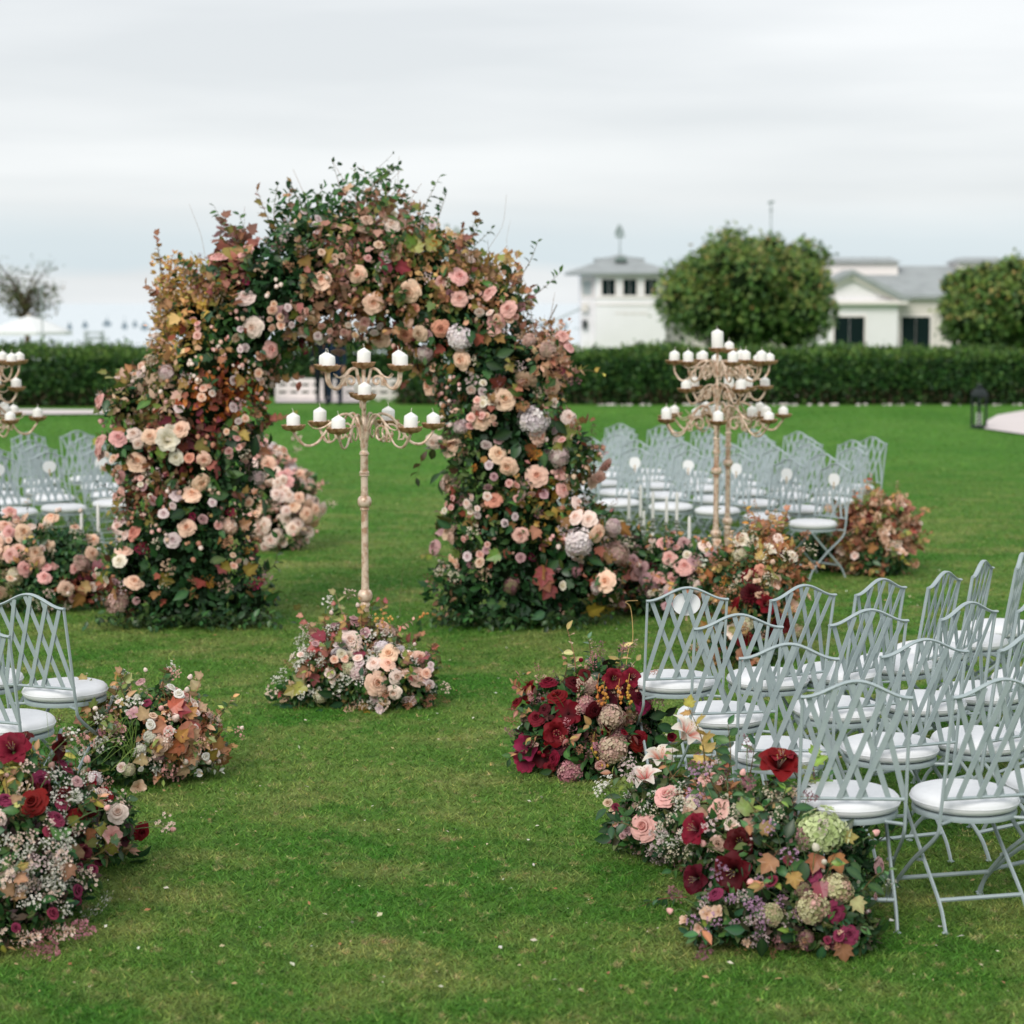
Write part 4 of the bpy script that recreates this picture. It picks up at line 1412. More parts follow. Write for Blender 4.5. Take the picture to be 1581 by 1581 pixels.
def rose_mesh(cname, seed, small=False):
    rr = random.Random(seed * 31 + 5)
    oc, ic = FC[cname]
    m = MB()
    layers = [(3, .12, .05, .0, .66, 1.30, -.02), (4, .17, .19, .0, .70, 1.10, .03), (5, .20, .36, -.02, .66, .92, .07), (5, .23, .56, -.06, .56, .80, .13), (5, .25, .76, -.09, .42, .72, .17), (6, .26, .96, -.12, .24, .60, .17)]
    if small: layers = [layers[0], layers[1], (5, .2, .44, -.02, .62, .86, .08), (5, .2, .78, -.06, .46, .74, .12)]
    ph = 0.0
    for li, (n, r0, r1, h0, h1, ha, curl) in enumerate(layers):
        t = li / (len(layers) - 1)
        for k in range(n):
            ph += 2 * math.pi / n + rr.uniform(-.12, .12)
            jr, jh, sh = rr.uniform(.9, 1.12), rr.uniform(.9, 1.1), rr.uniform(.92, 1.05)
            rip = rr.uniform(0, 6.28)
            base = ph + li * .6
            def fn(u, v, r0=r0, r1=r1, h0=h0, h1=h1, ha=ha, curl=curl, jr=jr, jh=jh, base=base, rip=rip):
                wd = ha * (0.30 + 0.70 * math.sin(min(1.0, v * 1.25) * math.pi / 2)) * (1 - .18 * max(0, v - .75) * 4)
                e = max(0.0, (v - .72) / .28)
                ro = r0 + (r1 * jr - r0) * (v ** 0.85) + curl * e * e * (1 + .3 * math.cos(2.5 * u + rip))
                z = h0 + (h1 * jh - h0) * math.sin(v * math.pi / 2) * (1 - .14 * u * u * v) - curl * 0.9 * e * e
                ro -= .05 * u * u * v * r1
                a = base + wd * u
                return (ro * math.cos(a), ro * math.sin(a), z)
            def cf(u, v, t=t, sh=sh):
                q = min(1, max(0, .02 + .50 * t + .72 * v ** 1.5 + (.12 if t < .1 else 0)))
                c = mixc(ic, oc, q)
                return tuple(min(1, x * sh) for x in c)
            grid_petal(m, fn, 4, 4, cf)
    m.lathe([(.60, .06), (.45, .20), (.30, .34), (.17, .46), (.001, .50)], 10, col=mixc(ic, oc, .25))
    # calyx
    m.lathe([(.02, -.28), (.14, -.2), (.24, -.08), (.10, .05)], 7, col=C('#4A6232'))
    return m.mesh('rose', M['petal'], True, None, True)

ALT = {'antique': '#C49A90', 'dustyhyd': '#C9BCA0', 'pinkhyd': '#C2A898', 'greenhyd': '#DDE3C2', 'copper': '#B89A6A', 'lilac': '#FAEDE8', 'cream': '#C9CFA0', 'palemauve': '#E6DAD0', 'dusk': '#8A8A5E', 'magenta': '#C47A94', 'white': '#DDE2CE', 'blush': '#DDB0A0'}
def hyd_mesh(cname, seed, n=105, cone=False):
    rr = random.Random(seed)
    oc, ic = FC[cname]
    m = MB()
    for i in range(n):
        z = 1 - 1.55 * (i + .5) / n
        a = i * 2.39996
        r = math.sqrt(max(0, 1 - z * z))
        d = Vector((r * math.cos(a), r * math.sin(a), z))
        d = (d + Vector((rr.gauss(0, .06), rr.gauss(0, .06), rr.gauss(0, .06)))).normalized()
        wob = 1 + .40 * noise.noise(d * 2.0 + Vector((seed % 17, 0, 0)))
        if cone:
            p = Vector((d.x * .62 * (1 - .35 * d.z), d.y * .62 * (1 - .35 * d.z), d.z * 1.0 + .1)) * rr.uniform(.74, 1.08) * wob
        else:
            p = Vector((d.x, d.y * .9, d.z * .72)) * rr.uniform(.72, 1.04) * wob
        q = d.to_track_quat('Z', 'Y') @ Quaternion((0, 0, 1), rr.uniform(0, 6.28))
        s = rr.uniform(.25, .38) * (0.72 if cone else 1)
        cc = mixc(ic, oc, rr.uniform(.15, 1.0)); sh = rr.uniform(.85, 1.12)
        if ALT.get(cname) and rr.random() < .4: cc = mixc(cc, C(ALT[cname]), rr.uniform(.4, .9))
        cc = tuple(min(1, x * sh) for x in cc)
        for k in range(4):
            b = k * math.pi / 2
            def L(rad, ang, zz):
                return p + q @ Vector((rad * math.cos(ang) * s, rad * math.sin(ang) * s, zz * s))
            m.add([L(.05, b, 0), L(.75, b - .55, .16), L(1.12, b, .02), L(.75, b + .55, .16)], [(0, 1, 2), (0, 2, 3)], [tuple(x * .9 for x in cc), cc, cc, cc])
    bc_ = tuple(x * .85 for x in mixc(ic, oc, .4))
    if cone:
        m.lathe([(.02, -.5), (.42, -.35), (.48, .0), (.36, .45), (.18, .75), (.01, .85)], 9, col=bc_)
    else:
        m.lathe([(.02, -.42), (.5, -.30), (.66, 0), (.56, .30), (.32, .44), (.01, .50)], 10, col=bc_)
    return m.mesh('hydrangea', M['petal'], False, None, True)

def trumpet_mesh(cname, seed, wide=1.0):
    rr = random.Random(seed)
    oc, ic = FC[cname]
    lily = cname == 'lily'
    m = MB()
    for k in range(6):
        b = k * math.pi / 3 + rr.uniform(-.08, .08)
        ly = k % 2
        L_ = rr.uniform(.92, 1.08)
        W_ = (.34 if lily else .56) * (1.0 if ly else .88)
        rec = rr.uniform(.10, .32)
        def fn(u, v, b=b, ly=ly, L_=L_, W_=W_, rec=rec):
            ro = (.07 + .95 * v ** 1.35 * wide) * L_
            z = .85 * math.sin(min(1, v * 1.05) * math.pi / 2) * (1 - .28 * v) - rec * max(0, v - .55) ** 1.5 * 2.2 - .02 * ly
            w = W_ * (math.sin(math.pi * min(1, v ** (.72 if lily else .95) * .95 + .03)) ** (.8 if lily else .62)) + .012
            lx = u * w
            z += .22 * u * u * w
            return (ro * math.cos(b) - lx * math.sin(b), ro * math.sin(b) + lx * math.cos(b), z)
        sh = rr.uniform(.85, 1.12)
        def cf(u, v, sh=sh):
            if lily:
                st = max(0, 1 - abs(u) * 1.5) * max(0, 1 - v * 1.15)
                c = mixc(oc, ic, min(1, st * 1.5))
            else:
                c = mixc(ic, oc, min(1, v * 1.4))
            return tuple(min(1, x * sh) for x in c)
        grid_petal(m, fn, 4, 6, cf)
    for k in range(6):
        a = k * 1.05
        m.sweep([(0, 0, .1), (.10 * math.cos(a), .10 * math.sin(a), .55), (.2 * math.cos(a), .2 * math.sin(a), .85)], .012, 4, col=mixc(oc, (1, 1, .8), .3))
        m.lathe([(.001, .83), (.03, .85), (.001, .89)], 5, (.2 * math.cos(a), .2 * math.sin(a)), col=C('#C9B060'))
    m.sweep([(0, 0, -.45), (0, 0, .05)], [.06, .09], 6, col=C('#55703A'))
    return m.mesh('amaryllis', M['petal'], True, None, True)

def dahlia_mesh(cname, seed):
    rr = random.Random(seed)
    oc, ic = FC[cname]
    m = MB()
    for li in range(6):
        n = [18, 16, 14, 11, 8, 5][li]
        el = R([-6, 10, 26, 44, 62, 78][li])
        L_ = [1.0, .98, .9, .78, .62, .45][li]
        for k in range(n):
            a = 2 * math.pi * (k + .5 * (li % 2)) / n + rr.uniform(-.08, .08)
            d = Vector((math.cos(a) * math.cos(el), math.sin(a) * math.cos(el), math.sin(el)))
            sd = Vector((-math.sin(a), math.cos(a), 0)); up = d.cross(sd) * -1
            w = .19 * L_ + .02
            p0 = d * .12
            sh = rr.uniform(.8, 1.15)
            c = tuple(min(1, x * sh) for x in mixc(oc, ic, li / 7))
            m.add([p0, d * (L_ * .55) + sd * w + up * .05, d * (L_ * .58) - up * .03, d * (L_ * .55) - sd * w + up * .05, d * L_ + up * .05],
                  [(0, 1, 2), (0, 2, 3), (1, 4, 2), (2, 4, 3)], [tuple(x * .7 for x in c), c, c, c, c])
    return m.mesh('dahlia', M['petal'], False, None, True)

def open_mesh(cname, seed, n=6):
    rr = random.Random(seed)
    oc, ic = FC[cname]
    m = MB()
    for k in range(n):
        b = k * 2 * math.pi / n + rr.uniform(-.12, .12)
        lift = rr.uniform(.25, .55) if k % 2 else rr.uniform(.05, .3)
        def fn(u, v, b=b, lift=lift):
            ro = .06 + .94 * v
            w = .52 * math.sin(math.pi * min(1, .12 + .80 * v)) ** .8
            z = lift * v ** 1.4 + .16 * u * u * v - .10 * max(0, v - .8) * 3
            return (ro * math.cos(b) - u * w * math.sin(b), ro * math.sin(b) + u * w * math.cos(b), z)
        sh = rr.uniform(.88, 1.1)
        grid_petal(m, fn, 4, 4, lambda u, v, sh=sh: tuple(min(1, x * sh) for x in mixc(ic, oc, min(1, v * 1.3 + .1))))
    m.lathe([(.10, .02), (.10, .10), (.05, .15), (.001, .16)], 8, col=tuple(x * .8 for x in ic))
    return m.mesh('open_flower', M['petal'], True, None, True)

def bud_mesh(cname, seed):
    oc, ic = FC[cname]
    m = MB()
    m.lathe([(.02, -.4), (.35, -.2), (.52, .1), (.45, .5), (.22, .85), (.02, .95)], 8, col=oc)
    m.lathe([(.02, -.5), (.40, -.22), (.50, -.02)], 6, col=C('#5A6B3C'))
    return m.mesh('bud', M['petal'], True, None, True)

def spray_mesh(cname, seed, n=24, stem='#6A7A4A', fs=.066):
    """branching spray of tiny blossoms, about 1 tall"""
    rr = random.Random(seed)
    oc, ic = FC[cname]
    m = MB()
    m.sweep([(0, 0, 0), (.02, .01, .45)], [.014, .010], 4, col=C(stem))
    for i in range(n):
        a = rr.uniform(0, 6.28); r = .38 * math.sqrt(rr.random()); z = rr.uniform(.55, 1.0) - .25 * r
        p = Vector((r * math.cos(a), r * math.sin(a), z))
        b = Vector((.02, .01, rr.uniform(.25, .5)))
        m.sweep([b, b.lerp(p, .6) + Vector((0, 0, .04)), p], .0045, 3, col=C(stem), cap=False)
        s = fs * rr.uniform(.7, 1.25)
        q = Vector((rr.gauss(0, .5), rr.gauss(0, .5), 1)).to_track_quat('Z', 'Y')
        sh = rr.uniform(.85, 1.08); c = tuple(min(1, x * sh) for x in oc)
        for k in range(5):
            t0 = k * 1.2566
            L = lambda rad, an, zz: p + q @ Vector((rad * math.cos(an) * s, rad * math.sin(an) * s, zz * s))
            m.add([L(.05, t0, -.1), L(.7, t0 - .5, .12), L(1.0, t0, .18), L(.7, t0 + .5, .12)], [(0, 1, 2), (0, 2, 3)], [ic, c, c, c])
    return m.mesh('spray', M['petal'], False, None, True)

def spike_mesh(cname, seed, n=70, wid=.22):
    """drooping panicle of small bracts, 1 long"""
    rr = random.Random(seed)
    oc, ic = FC[cname]
    m = MB()
    m.sweep([(0, 0, 0), (0, 0, .95)], [.016, .004], 4, col=C('#7A6A45'))
    for i in range(n):
        z = rr.uniform(.12, 1.0); a = rr.uniform(0, 6.28)
        r = wid * (1 - z) ** .6 * rr.uniform(.3, 1.0) + .02
        p = Vector((r * math.cos(a), r * math.sin(a), z))
        d = Vector((math.cos(a), math.sin(a), rr.uniform(.1, .9))).normalized()
        sd = d.cross(Vector((0, 0, 1))).normalized(); s = rr.uniform(.05, .10)
        c = mixc(ic, oc, rr.random())
        m.add([p, p + d * s * .6 + sd * s * .4, p + d * s * 1.15, p + d * s * .6 - sd * s * .4], [(0, 1, 2), (0, 2, 3)], c)
    return m.mesh('flower_spike', M['petal'], False, None, True)

def leaf_mesh(shape, hx, seed=0):
    c = C(hx)
    m = MB()
    if shape == 'ovate':
        W = [0.0, .17, .25, .26, .20, .10, 0.0]
        n = len(W)
        v, cl = [], []
        for j, w in enumerate(W):
            y = j / (n - 1)
            z = -.16 * y * y + .03
            for u in (-1, 0, 1):
                v.append((u * w, y, z + (.07 * abs(u) * w / .25)))
                cl.append(mixc(c, (min(1, c[0] * 2.2 + .03), min(1, c[1] * 1.9 + .04), c[2] * 1.6 + .01), .55) if u == 0 else c)
        f = []
        for j in range(n - 1):
            for i in range(2):
                a = j * 3 + i
                f.append((a, a + 1, a + 4, a + 3))
        m.add(v, f, cl)
        m.sweep([(0, -.18, .0), (0, .02, .03)], .012, 4, col=c)
        return m.mesh('leaf', M['leaf'], True, None, True)
    v = [tuple(p) for p in MAPLE]
    edge = mixc(c, C('#8A4A2A'), .35)
    cl = [tuple(min(1, x * 1.3) for x in c)] + [c if i % 2 else edge for i in range(len(v) - 1)]
    m.add(v, [tuple(f) for f in MAPLE_F], cl)
    m.sweep([(0, -.35, .06), (0, .05, .0)], .012, 4, col=mixc(c, C('#7A4030'), .6))
    return m.mesh('leaf', M['leaf'], False, None, True)

_fl = {}
def flower_mesh(kind, cname, var):
    k = (kind, cname, var)
    if k not in _fl:
        s = hash(kind) % 97 if False else sum(map(ord, kind + cname)) + var * 13
        _fl[k] = {'rose': lambda: rose_mesh(cname, s), 'small_rose': lambda: rose_mesh(cname, s, True), 'hydrangea': lambda: hyd_mesh(cname, s),
                  'panicle': lambda: hyd_mesh(cname, s, 90, True), 'amaryllis': lambda: trumpet_mesh(cname, s), 'dahlia': lambda: dahlia_mesh(cname, s),
                  'open_flower': lambda: open_mesh(cname, s), 'bud': lambda: bud_mesh(cname, s), 'spray': lambda: spray_mesh(cname, s),
                  'flower_spike': lambda: spike_mesh(cname, s)}[kind]()
    return _fl[k]
_lf = {}
def leaf_me(shape, hx):
    if (shape, hx) not in _lf:
        _lf[shape, hx] = leaf_mesh(shape, hx)
    return _lf[shape, hx]

PNAME = {'small_rose': 'spray_rose', 'panicle': 'hydrangea_panicle', 'spray': 'blossom_spray', 'amaryllis': 'amaryllis'}

GREENS = ['#2E5228', '#3A6230', '#244220', '#476C36', '#345A3E']
AUTUMN = ['#8A5A3A', '#A8774A', '#7A4636', '#9A8242', '#6A5A30', '#B08A52']
PINKS = ['#C9988A', '#D2AA9A', '#B07C74', '#DABBA8']

class Arrangement:
    def __init__(self, name, label, cat, base, blobs, seed, group=None):
        self.r = random.Random(seed)
        self.t = thing(name, label, cat, (base.x, base.y, 0), group=group)
        self.L = Vector((base.x, base.y, 0))
        self.b = [(Vector(c), Vector(r)) for c, r in blobs]
        self.bc = np.array([tuple(c) for c, _ in self.b]); self.br = np.array([tuple(r) for _, r in self.b])
        self.taken = []
    def inside(self, P, f=1.0):
        q = (P[:, None, :] - self.bc[None]) / (self.br[None] * f)
        return ((q ** 2).sum(2) < 1).any(1)
    def sample(self, n, front=-0.35, zmin=0.02, f=0.93):
        out_p, out_n = [], []
        w = (self.br[:, 0] * self.br[:, 2]) ** 1.0
        while sum(map(len, out_p)) < n:
            k = n * 4 + 40
            idx = rng.choice(len(w), k, p=w / w.sum())
            d = rand_dirs(k)
            P = self.bc[idx] + d * self.br[idx]
            N = d / self.br[idx]; N /= np.linalg.norm(N, axis=1, keepdims=True)
            tc = np.array(tuple(CAMP)) - P; tc /= np.linalg.norm(tc, axis=1, keepdims=True)
            ok = (P[:, 2] > zmin) & ((N * tc).sum(1) > front) & ~self.inside(P, f)
            out_p.append(P[ok]); out_n.append(N[ok])
            if sum(map(len, out_p)) == 0 and len(out_p) > 40: break
        return np.concatenate(out_p)[:n], np.concatenate(out_n)[:n]
    def hit(self, px, py):
        d = ray(px, py).normalized()
        self.off = None
        best = None
        for c, r in self.b:
            o = Vector(((CAMP.x - c.x) / r.x, (CAMP.y - c.y) / r.y, (CAMP.z - c.z) / r.z)); q = Vector((d.x / r.x, d.y / r.y, d.z / r.z))
            A, Bq, Cq = q.dot(q), 2 * o.dot(q), o.dot(o) - 1
            disc = Bq * Bq - 4 * A * Cq
            if disc < 0: continue
            s = (-Bq - math.sqrt(disc)) / (2 * A)
            if s > 0 and (best is None or s < best[0]): best = (s, c, r)
        if best is None:                     # off the mass: at the distance of the nearest lobe's middle
            k = min(range(len(self.b)), key=lambda i: ((self.b[i][0] - CAMP).normalized() - d).length)
            s = (self.b[k][0] - CAMP).dot(d)
            p = CAMP + d * s
            self.off = self.b[k]
            return p, (p - self.b[k][0]).normalized()
        s, c, r = best
        p = CAMP + d * s
        if p.z < 0.03:
            s2 = (0.03 - CAM_H) / d.z; p = CAMP + d * s2
        n = Vector(((p.x - c.x) / r.x ** 2, (p.y - c.y) / r.y ** 2, (p.z - c.z) / r.z ** 2)).normalized()
        return p, n
    def core(self, f=.66):
        m = MB()
        for c, r in self.b:
            pr = 7
            vv = []
            prof = [(max(.001, math.sin(math.pi * i / pr)) * f, -math.cos(math.pi * i / pr) * f) for i in range(pr + 1)]
            seg = 10
            v, fc = [], []
            for a_, z_ in prof:
                for k in range(seg):
                    an = 2 * math.pi * k / seg
                    p = Vector((c.x + r.x * a_ * math.cos(an), c.y + r.y * a_ * math.sin(an), max(0.0, c.z + r.z * z_)))
                    v.append(p - self.L)
            for i in range(pr):
                for k in range(seg):
                    k2 = (k + 1) % seg
                    fc.append((i * seg + k, i * seg + k2, (i + 1) * seg + k2, (i + 1) * seg + k))
            m.add(v, fc)
        m.build('moss_core', M['core'], self.t)['kind'] = 'stuff'
    def foliage(self, n, hexes, size=(.03, .07), zones=(), tmpl='ovate', depth=(.60, .94), front=-.5, w=None, out=.7, droop=.25):
        P, N = self.sample(n, front, f=.86)
        n = len(P)
        dp = depth[0] + (depth[1] - depth[0]) * rng.random((n, 1)) ** .8
        # pull inwards along the normal by the local thickness
        th = np.min(self.br, axis=1).mean()
        lump = np.array([noise.noise(Vector(p) * 4.5) + .5 * noise.noise(Vector(p) * 11.0) for p in P])[:, None]
        P = P - N * (1 - dp - lump * .26) * th
        col = pick_cols(hexes, n, w)
        for (zp, zr, zh, zprob) in zones:
            dd = np.linalg.norm((P - np.array(tuple(zp))[None]) * np.array([1, .35, 1])[None], axis=1)
            m = (dd < zr * (0.75 + .5 * rng.random(n))) & (rng.random(n) < zprob)
            if m.sum(): col[m] = pick_cols(zh, m.sum())
        col = col * np.where(col[:, :1] > col[:, 1:2], 1.22, 1.06)      # rosy bracts are paler than the greens
        d = N * out + rand_dirs(n) * .9 + np.array([0, 0, -droop])
        sz = size[0] + (size[1] - size[0]) * rng.random(n)
        P[:, 2] = np.maximum(P[:, 2], .01)
        T, TF = {'ovate': (OVATE, OVATE_F), 'kite': (KITE, KITE_F), 'maple': (MAPLE, MAPLE_F)}[tmpl]
        return leaf_batch('foliage', T, TF, P, d, N + rand_dirs(n) * .6, sz, col, M['foliage'], .22, self.t, self.L)
    def put(self, kind, cname, p, nrm, size, mind=.75, sink=-.12, up=.15, free=False):
        p = Vector(p); nrm = Vector(nrm)
        if not free:
            for q, s in self.taken:
                if (q - p).length < (s + size) * mind: return None
        self.taken.append((p, size))
        tocam = (CAMP - p).normalized()
        n = (nrm * .75 + tocam * .35 + Vector((0, 0, up)) + Vector((self.r.gauss(0, .32), self.r.gauss(0, .26), self.r.gauss(0, .32)))).normalized()
        q = n.to_track_quat('Z', 'Y') @ Quaternion((0, 0, 1), self.r.uniform(0, 6.28))
        me = flower_mesh(kind, cname, self.r.randrange(3))
        loc = p - n * size * sink - self.L
        o = obj(PNAME.get(kind, kind), me, self.t, loc, q, size * self.r.uniform(.94, 1.06))
        if kind in ('spray', 'flower_spike'): o['kind'] = 'stuff'
        return o
    def at(self, kind, cname, px, py, rpx, **kw):
        p, n = self.hit(px, py)
        s = rpx * (p.y) / F_PX
        if self.off:
            c, r = self.off
            if kind in ('spray', 'flower_spike', 'bud'):
                p = self.rim(p)
            else:
                self.wisp([c.lerp(p, .55), c.lerp(p, .85) + Vector((0, 0, .01)), p], '#5A7040', .0035)
        if kind == 'amaryllis': kw.setdefault('sink', -.32)
        return self.put(kind, cname, p, n, s, free=True, **kw)
    def rim(self, p):
        c, r = self.off
        q = Vector(((p.x - c.x) / r.x, (p.y - c.y) / r.y, (p.z - c.z) / r.z))
        q = c + (p - c) / max(1.0, q.length) * 1.04
        return Vector((q.x, q.y, max(.02, q.z)))
    def scatter(self, kind, cnames, n, size, front=-.2, zmin=.04, **kw):
        P, N = self.sample(n * 3, front, zmin)
        k = 0
        for p, nr in zip(P, N):
            if k >= n: break
            if self.put(kind, self.r.choice(cnames), p, nr, self.r.uniform(*size), **kw): k += 1
    def leaf(self, shape, hx, p, d, size, up=None, parent=None, org=None):
        d = Vector(d).normalized()
        up = Vector(up) if up is not None else Vector((self.r.gauss(0, .5), self.r.gauss(0, .5), 1))
        x = d.cross(up)
        if x.length < 1e-4: x = d.orthogonal()
        x.normalize(); z = x.cross(d)
        q = Matrix((x, d, z)).transposed().to_quaternion()
        return obj('leaf', leaf_me(shape, hx), parent or self.t, Vector(p) - (org if org is not None else self.L), q, size)
    def leaves(self, n, shape, hexes, size, front=-.2, zmin=.03, out=.55, droop=.2, lift=0.0):
        P, N = self.sample(n, front, zmin)
        for p, nr in zip(P, N):
            nr = Vector(nr)
            d = nr * out + Vector(rand_dirs(1)[0]) * .9 + Vector((0, 0, -droop))
            self.leaf(shape, self.r.choice(hexes), Vector(p) + nr * lift, d, self.r.uniform(*size), nr + Vector((self.r.gauss(0, .4), self.r.gauss(0, .4), self.r.gauss(0, .4))))
    def leaf_at(self, shape, hx, px, py, lpx, ang, lift=.01):
        """leaf whose blade runs towards the picture angle ang (deg, 0 = right, 90 = up), laid on the mass"""
        p, n = self.hit(px, py)
        if self.off: p = self.rim(p)
        d = Vector((math.cos(R(ang)), -.25, math.sin(R(ang))))
        d = d - n * d.dot(n) * .6
        self.leaf(shape, hx, p + n * lift, d, lpx * p.y / F_PX, n + (CAMP - p).normalized() * .7)
    def sprig(self, pts, shape, hexes, size, n, rad=.004, spread=.9, stemcol='#6A5A3A', tip=True):
        """leafy shoot along world points: a stem with its leaves"""
        cv = crom(pts, 6)
        o0 = Vector(pts[0])
        m = MB()
        m.sweep([c - o0 for c in cv], [rad * (1 - .75 * i / (len(cv) - 1)) for i in range(len(cv))], 5, col=C(stemcol))
        st = m.build('sprig', M['stem'], self.t, o0 - self.L, color=True)
        for i in range(n):
            f = .18 + .82 * (i + self.r.uniform(-.2, .2)) / max(1, n - 1)
            f = min(1.0, max(0.0, f))
            k = min(len(cv) - 2, int(f * (len(cv) - 1)))
            p = cv[k].lerp(cv[k + 1], min(1, f * (len(cv) - 1) - k))
            tan = (cv[k + 1] - cv[k]).normalized()
            sd = Vector(rand_dirs(1)[0]); sd = (sd - tan * sd.dot(tan)).normalized()
            d = tan * (.45 if f < .97 else 1.2) + sd * spread + Vector((0, 0, -.12))
            self.leaf(shape, self.r.choice(hexes), p, d, self.r.uniform(*size) * (1 - .35 * f), Vector((self.r.gauss(0, .5), -.5 + self.r.gauss(0, .5), .9)), st, o0)
        return st
    def wisp(self, pts, col='#A5895A', rad=.0022, beads=None, bead_n=0, bead_s=.008):
        cv = crom(pts, 6)
        o0 = Vector(pts[0])
        m = MB()
        m.sweep([c - o0 for c in cv], [rad * (1 - .5 * i / (len(cv) - 1)) for i in range(len(cv))], 4, col=C(col))
        if beads:
            for i in range(bead_n):
                p = cv[min(len(cv) - 1, int(len(cv) * (.35 + .65 * i / max(1, bead_n - 1))))] - o0 + Vector((self.r.gauss(0, .008), self.r.gauss(0, .008), self.r.gauss(0, .008)))
                b = bead_s * self.r.uniform(.7, 1.3)
                m.lathe([(.001, p.z - b * 1.2), (b, p.z - b * .2), (b * .8, p.z + b * .7), (.001, p.z + b * 1.2)], 6, (p.x, p.y), col=C(beads))
        return m.build('twig', M['stem'], self.t, o0 - self.L, color=True)
    def up_sprigs(self, n, shape, hexes, size, length, nl, front=-.3, zmin=.25, lean=.6):
        P, N = self.sample(n, front, zmin)
        for p, nr in zip(P, N):
            p = Vector(p); nr = Vector(nr)
            ln = self.r.uniform(*length)
            d = (nr * lean + Vector((self.r.gauss(0, .3), self.r.gauss(0, .2), .8))).normalized()
            side = Vector((self.r.gauss(0, .3), self.r.gauss(0, .2), 0))
            self.sprig([p - nr * .03, p + d * ln * .5 + side * ln * .1, p + d * ln + side * ln * .35], shape, hexes, size, nl)

    def loosen(self, n_sprig, n_bloom, leafcols, blooms, shape='ovate', size=(.05, .08), reach=(.08, .18), bsize=(.018, .03), front=-.25):
        """shoots and long-stemmed blooms standing off the mass, some trailing over the grass"""
        P, N = self.sample(n_sprig + n_bloom, front, .03)
        for i, (p, nr) in enumerate(zip(P, N)):
            p = Vector(p); nr = Vector(nr)
            low = p.z < .14
            ln = self.r.uniform(*reach) * (.45 if low else 1)
            d = (nr * 1.1 + Vector((self.r.gauss(0, .35), self.r.gauss(0, .25), -.05 if low else .55))).normalized()
            if low: d.z = max(d.z, -.02)
            e = p + d * ln
            e.z = max(e.z, .03)
            m = (p + e) / 2 + Vector((self.r.gauss(0, .02), 0, .02))
            if i < n_sprig:
                self.sprig([p - nr * .04, m, e], shape if self.r.random() < .7 else 'ovate', leafcols, size, self.r.randint(5, 8), .0028)
            else:
                k, c = self.r.choice(blooms)
                if k in ('rose', 'small_rose', 'open_flower'):
                    e = p + (e - p) * .35; m = (p + e) / 2
                self.wisp([p - nr * .04, m, e], '#62784A', .0024)
                s_ = self.r.uniform(*bsize) * (4.2 if k in ('spray', 'flower_spike') else 1)
                self.put(k, c, e, d, s_, free=True, sink=.5 if k in ('spray', 'flower_spike') else 0)
    def clusters(self, n, per, kind, cnames, size, spread, zmin=.3, front=-.1, **kw):
        P, N = self.sample(n, front, zmin)
        for p, nr in zip(P, N):
            c = self.r.choice(cnames)
            nr = Vector(nr)
            for _ in range(per):
                o = Vector(rand_dirs(1)[0]) * spread * self.r.random() ** .5
                o -= nr * o.dot(nr) * .7
                self.put(kind, c if self.r.random() < .75 else self.r.choice(cnames), Vector(p) + o + nr * .02, nr, self.r.uniform(*size), mind=.42, **kw)
def lobe(px, py, foot, rx, rz, ry=None):
    """ellipsoid: picture centre, ground row it stands on, half width / height in photo px, depth half size in metres"""
    y = G(px, foot).y
    c = D(px, py, y)
    k = y / F_PX
    return (c, (rx * k, ry if ry is not None else rx * k * .9, rz * k))

# ------------------------------------------------------------------ the floral arch
YA = 15.35
def alobe(px, py, r, ry=.42, rz=None):
    c = D(px, py, YA); k = YA / F_PX
    return (c, (r * k, ry, (rz or r) * k))
arch_l = [(290, 925, 100), (290, 850, 104), (292, 780, 102), (298, 705, 104), (308, 630, 104), (326, 560, 92), (362, 505, 88), (418, 458, 84), (488, 432, 94), (560, 426, 100), (640, 445, 96), (706, 490, 92), (752, 560, 92), (776, 640, 98), (790, 720, 100), (800, 800, 108), (812, 875, 110), (812, 935, 98), (290, 490, 40), (345, 440, 44), (470, 378, 48), (545, 366, 46), (615, 380, 44), (702, 436, 42), (770, 470, 46), (835, 560, 48), (885, 700, 40), (900, 820, 52), (205, 690, 42), (195, 620, 38), (200, 870, 40), (212, 905, 46), (380, 925, 46), (715, 915, 50), (895, 890, 56), (935, 890, 40)]
A = Arrangement('floral_arch', 'large freeform arch of peach roses, hydrangeas and autumn foliage on the lawn', 'floral arch', Vector((D(550, 900, YA).x, YA, 0)), [alobe(*a) for a in arch_l], 11)
fr = MB()
for dy in (-.15, .15):
    fr.sweep(crom([D(290, 950, YA + dy) - A.L - Vector((0, 0, D(290, 950, YA + dy).z))] + [D(a[0], a[1], YA + dy) - A.L for a in arch_l[1:17]] + [D(812, 950, YA + dy) - A.L - Vector((0, 0, D(812, 950, YA + dy).z))], 3), .02, 6)
fr.build('frame', M['iron'], A.t)
A.core(.62)
def Z(px, py, r, hexes, prob=.85):
    return (D(px, py, YA), r * YA / F_PX, hexes, prob)
DEEP = ['#1E3E22', '#274A28', '#2F562E', '#1A341E']
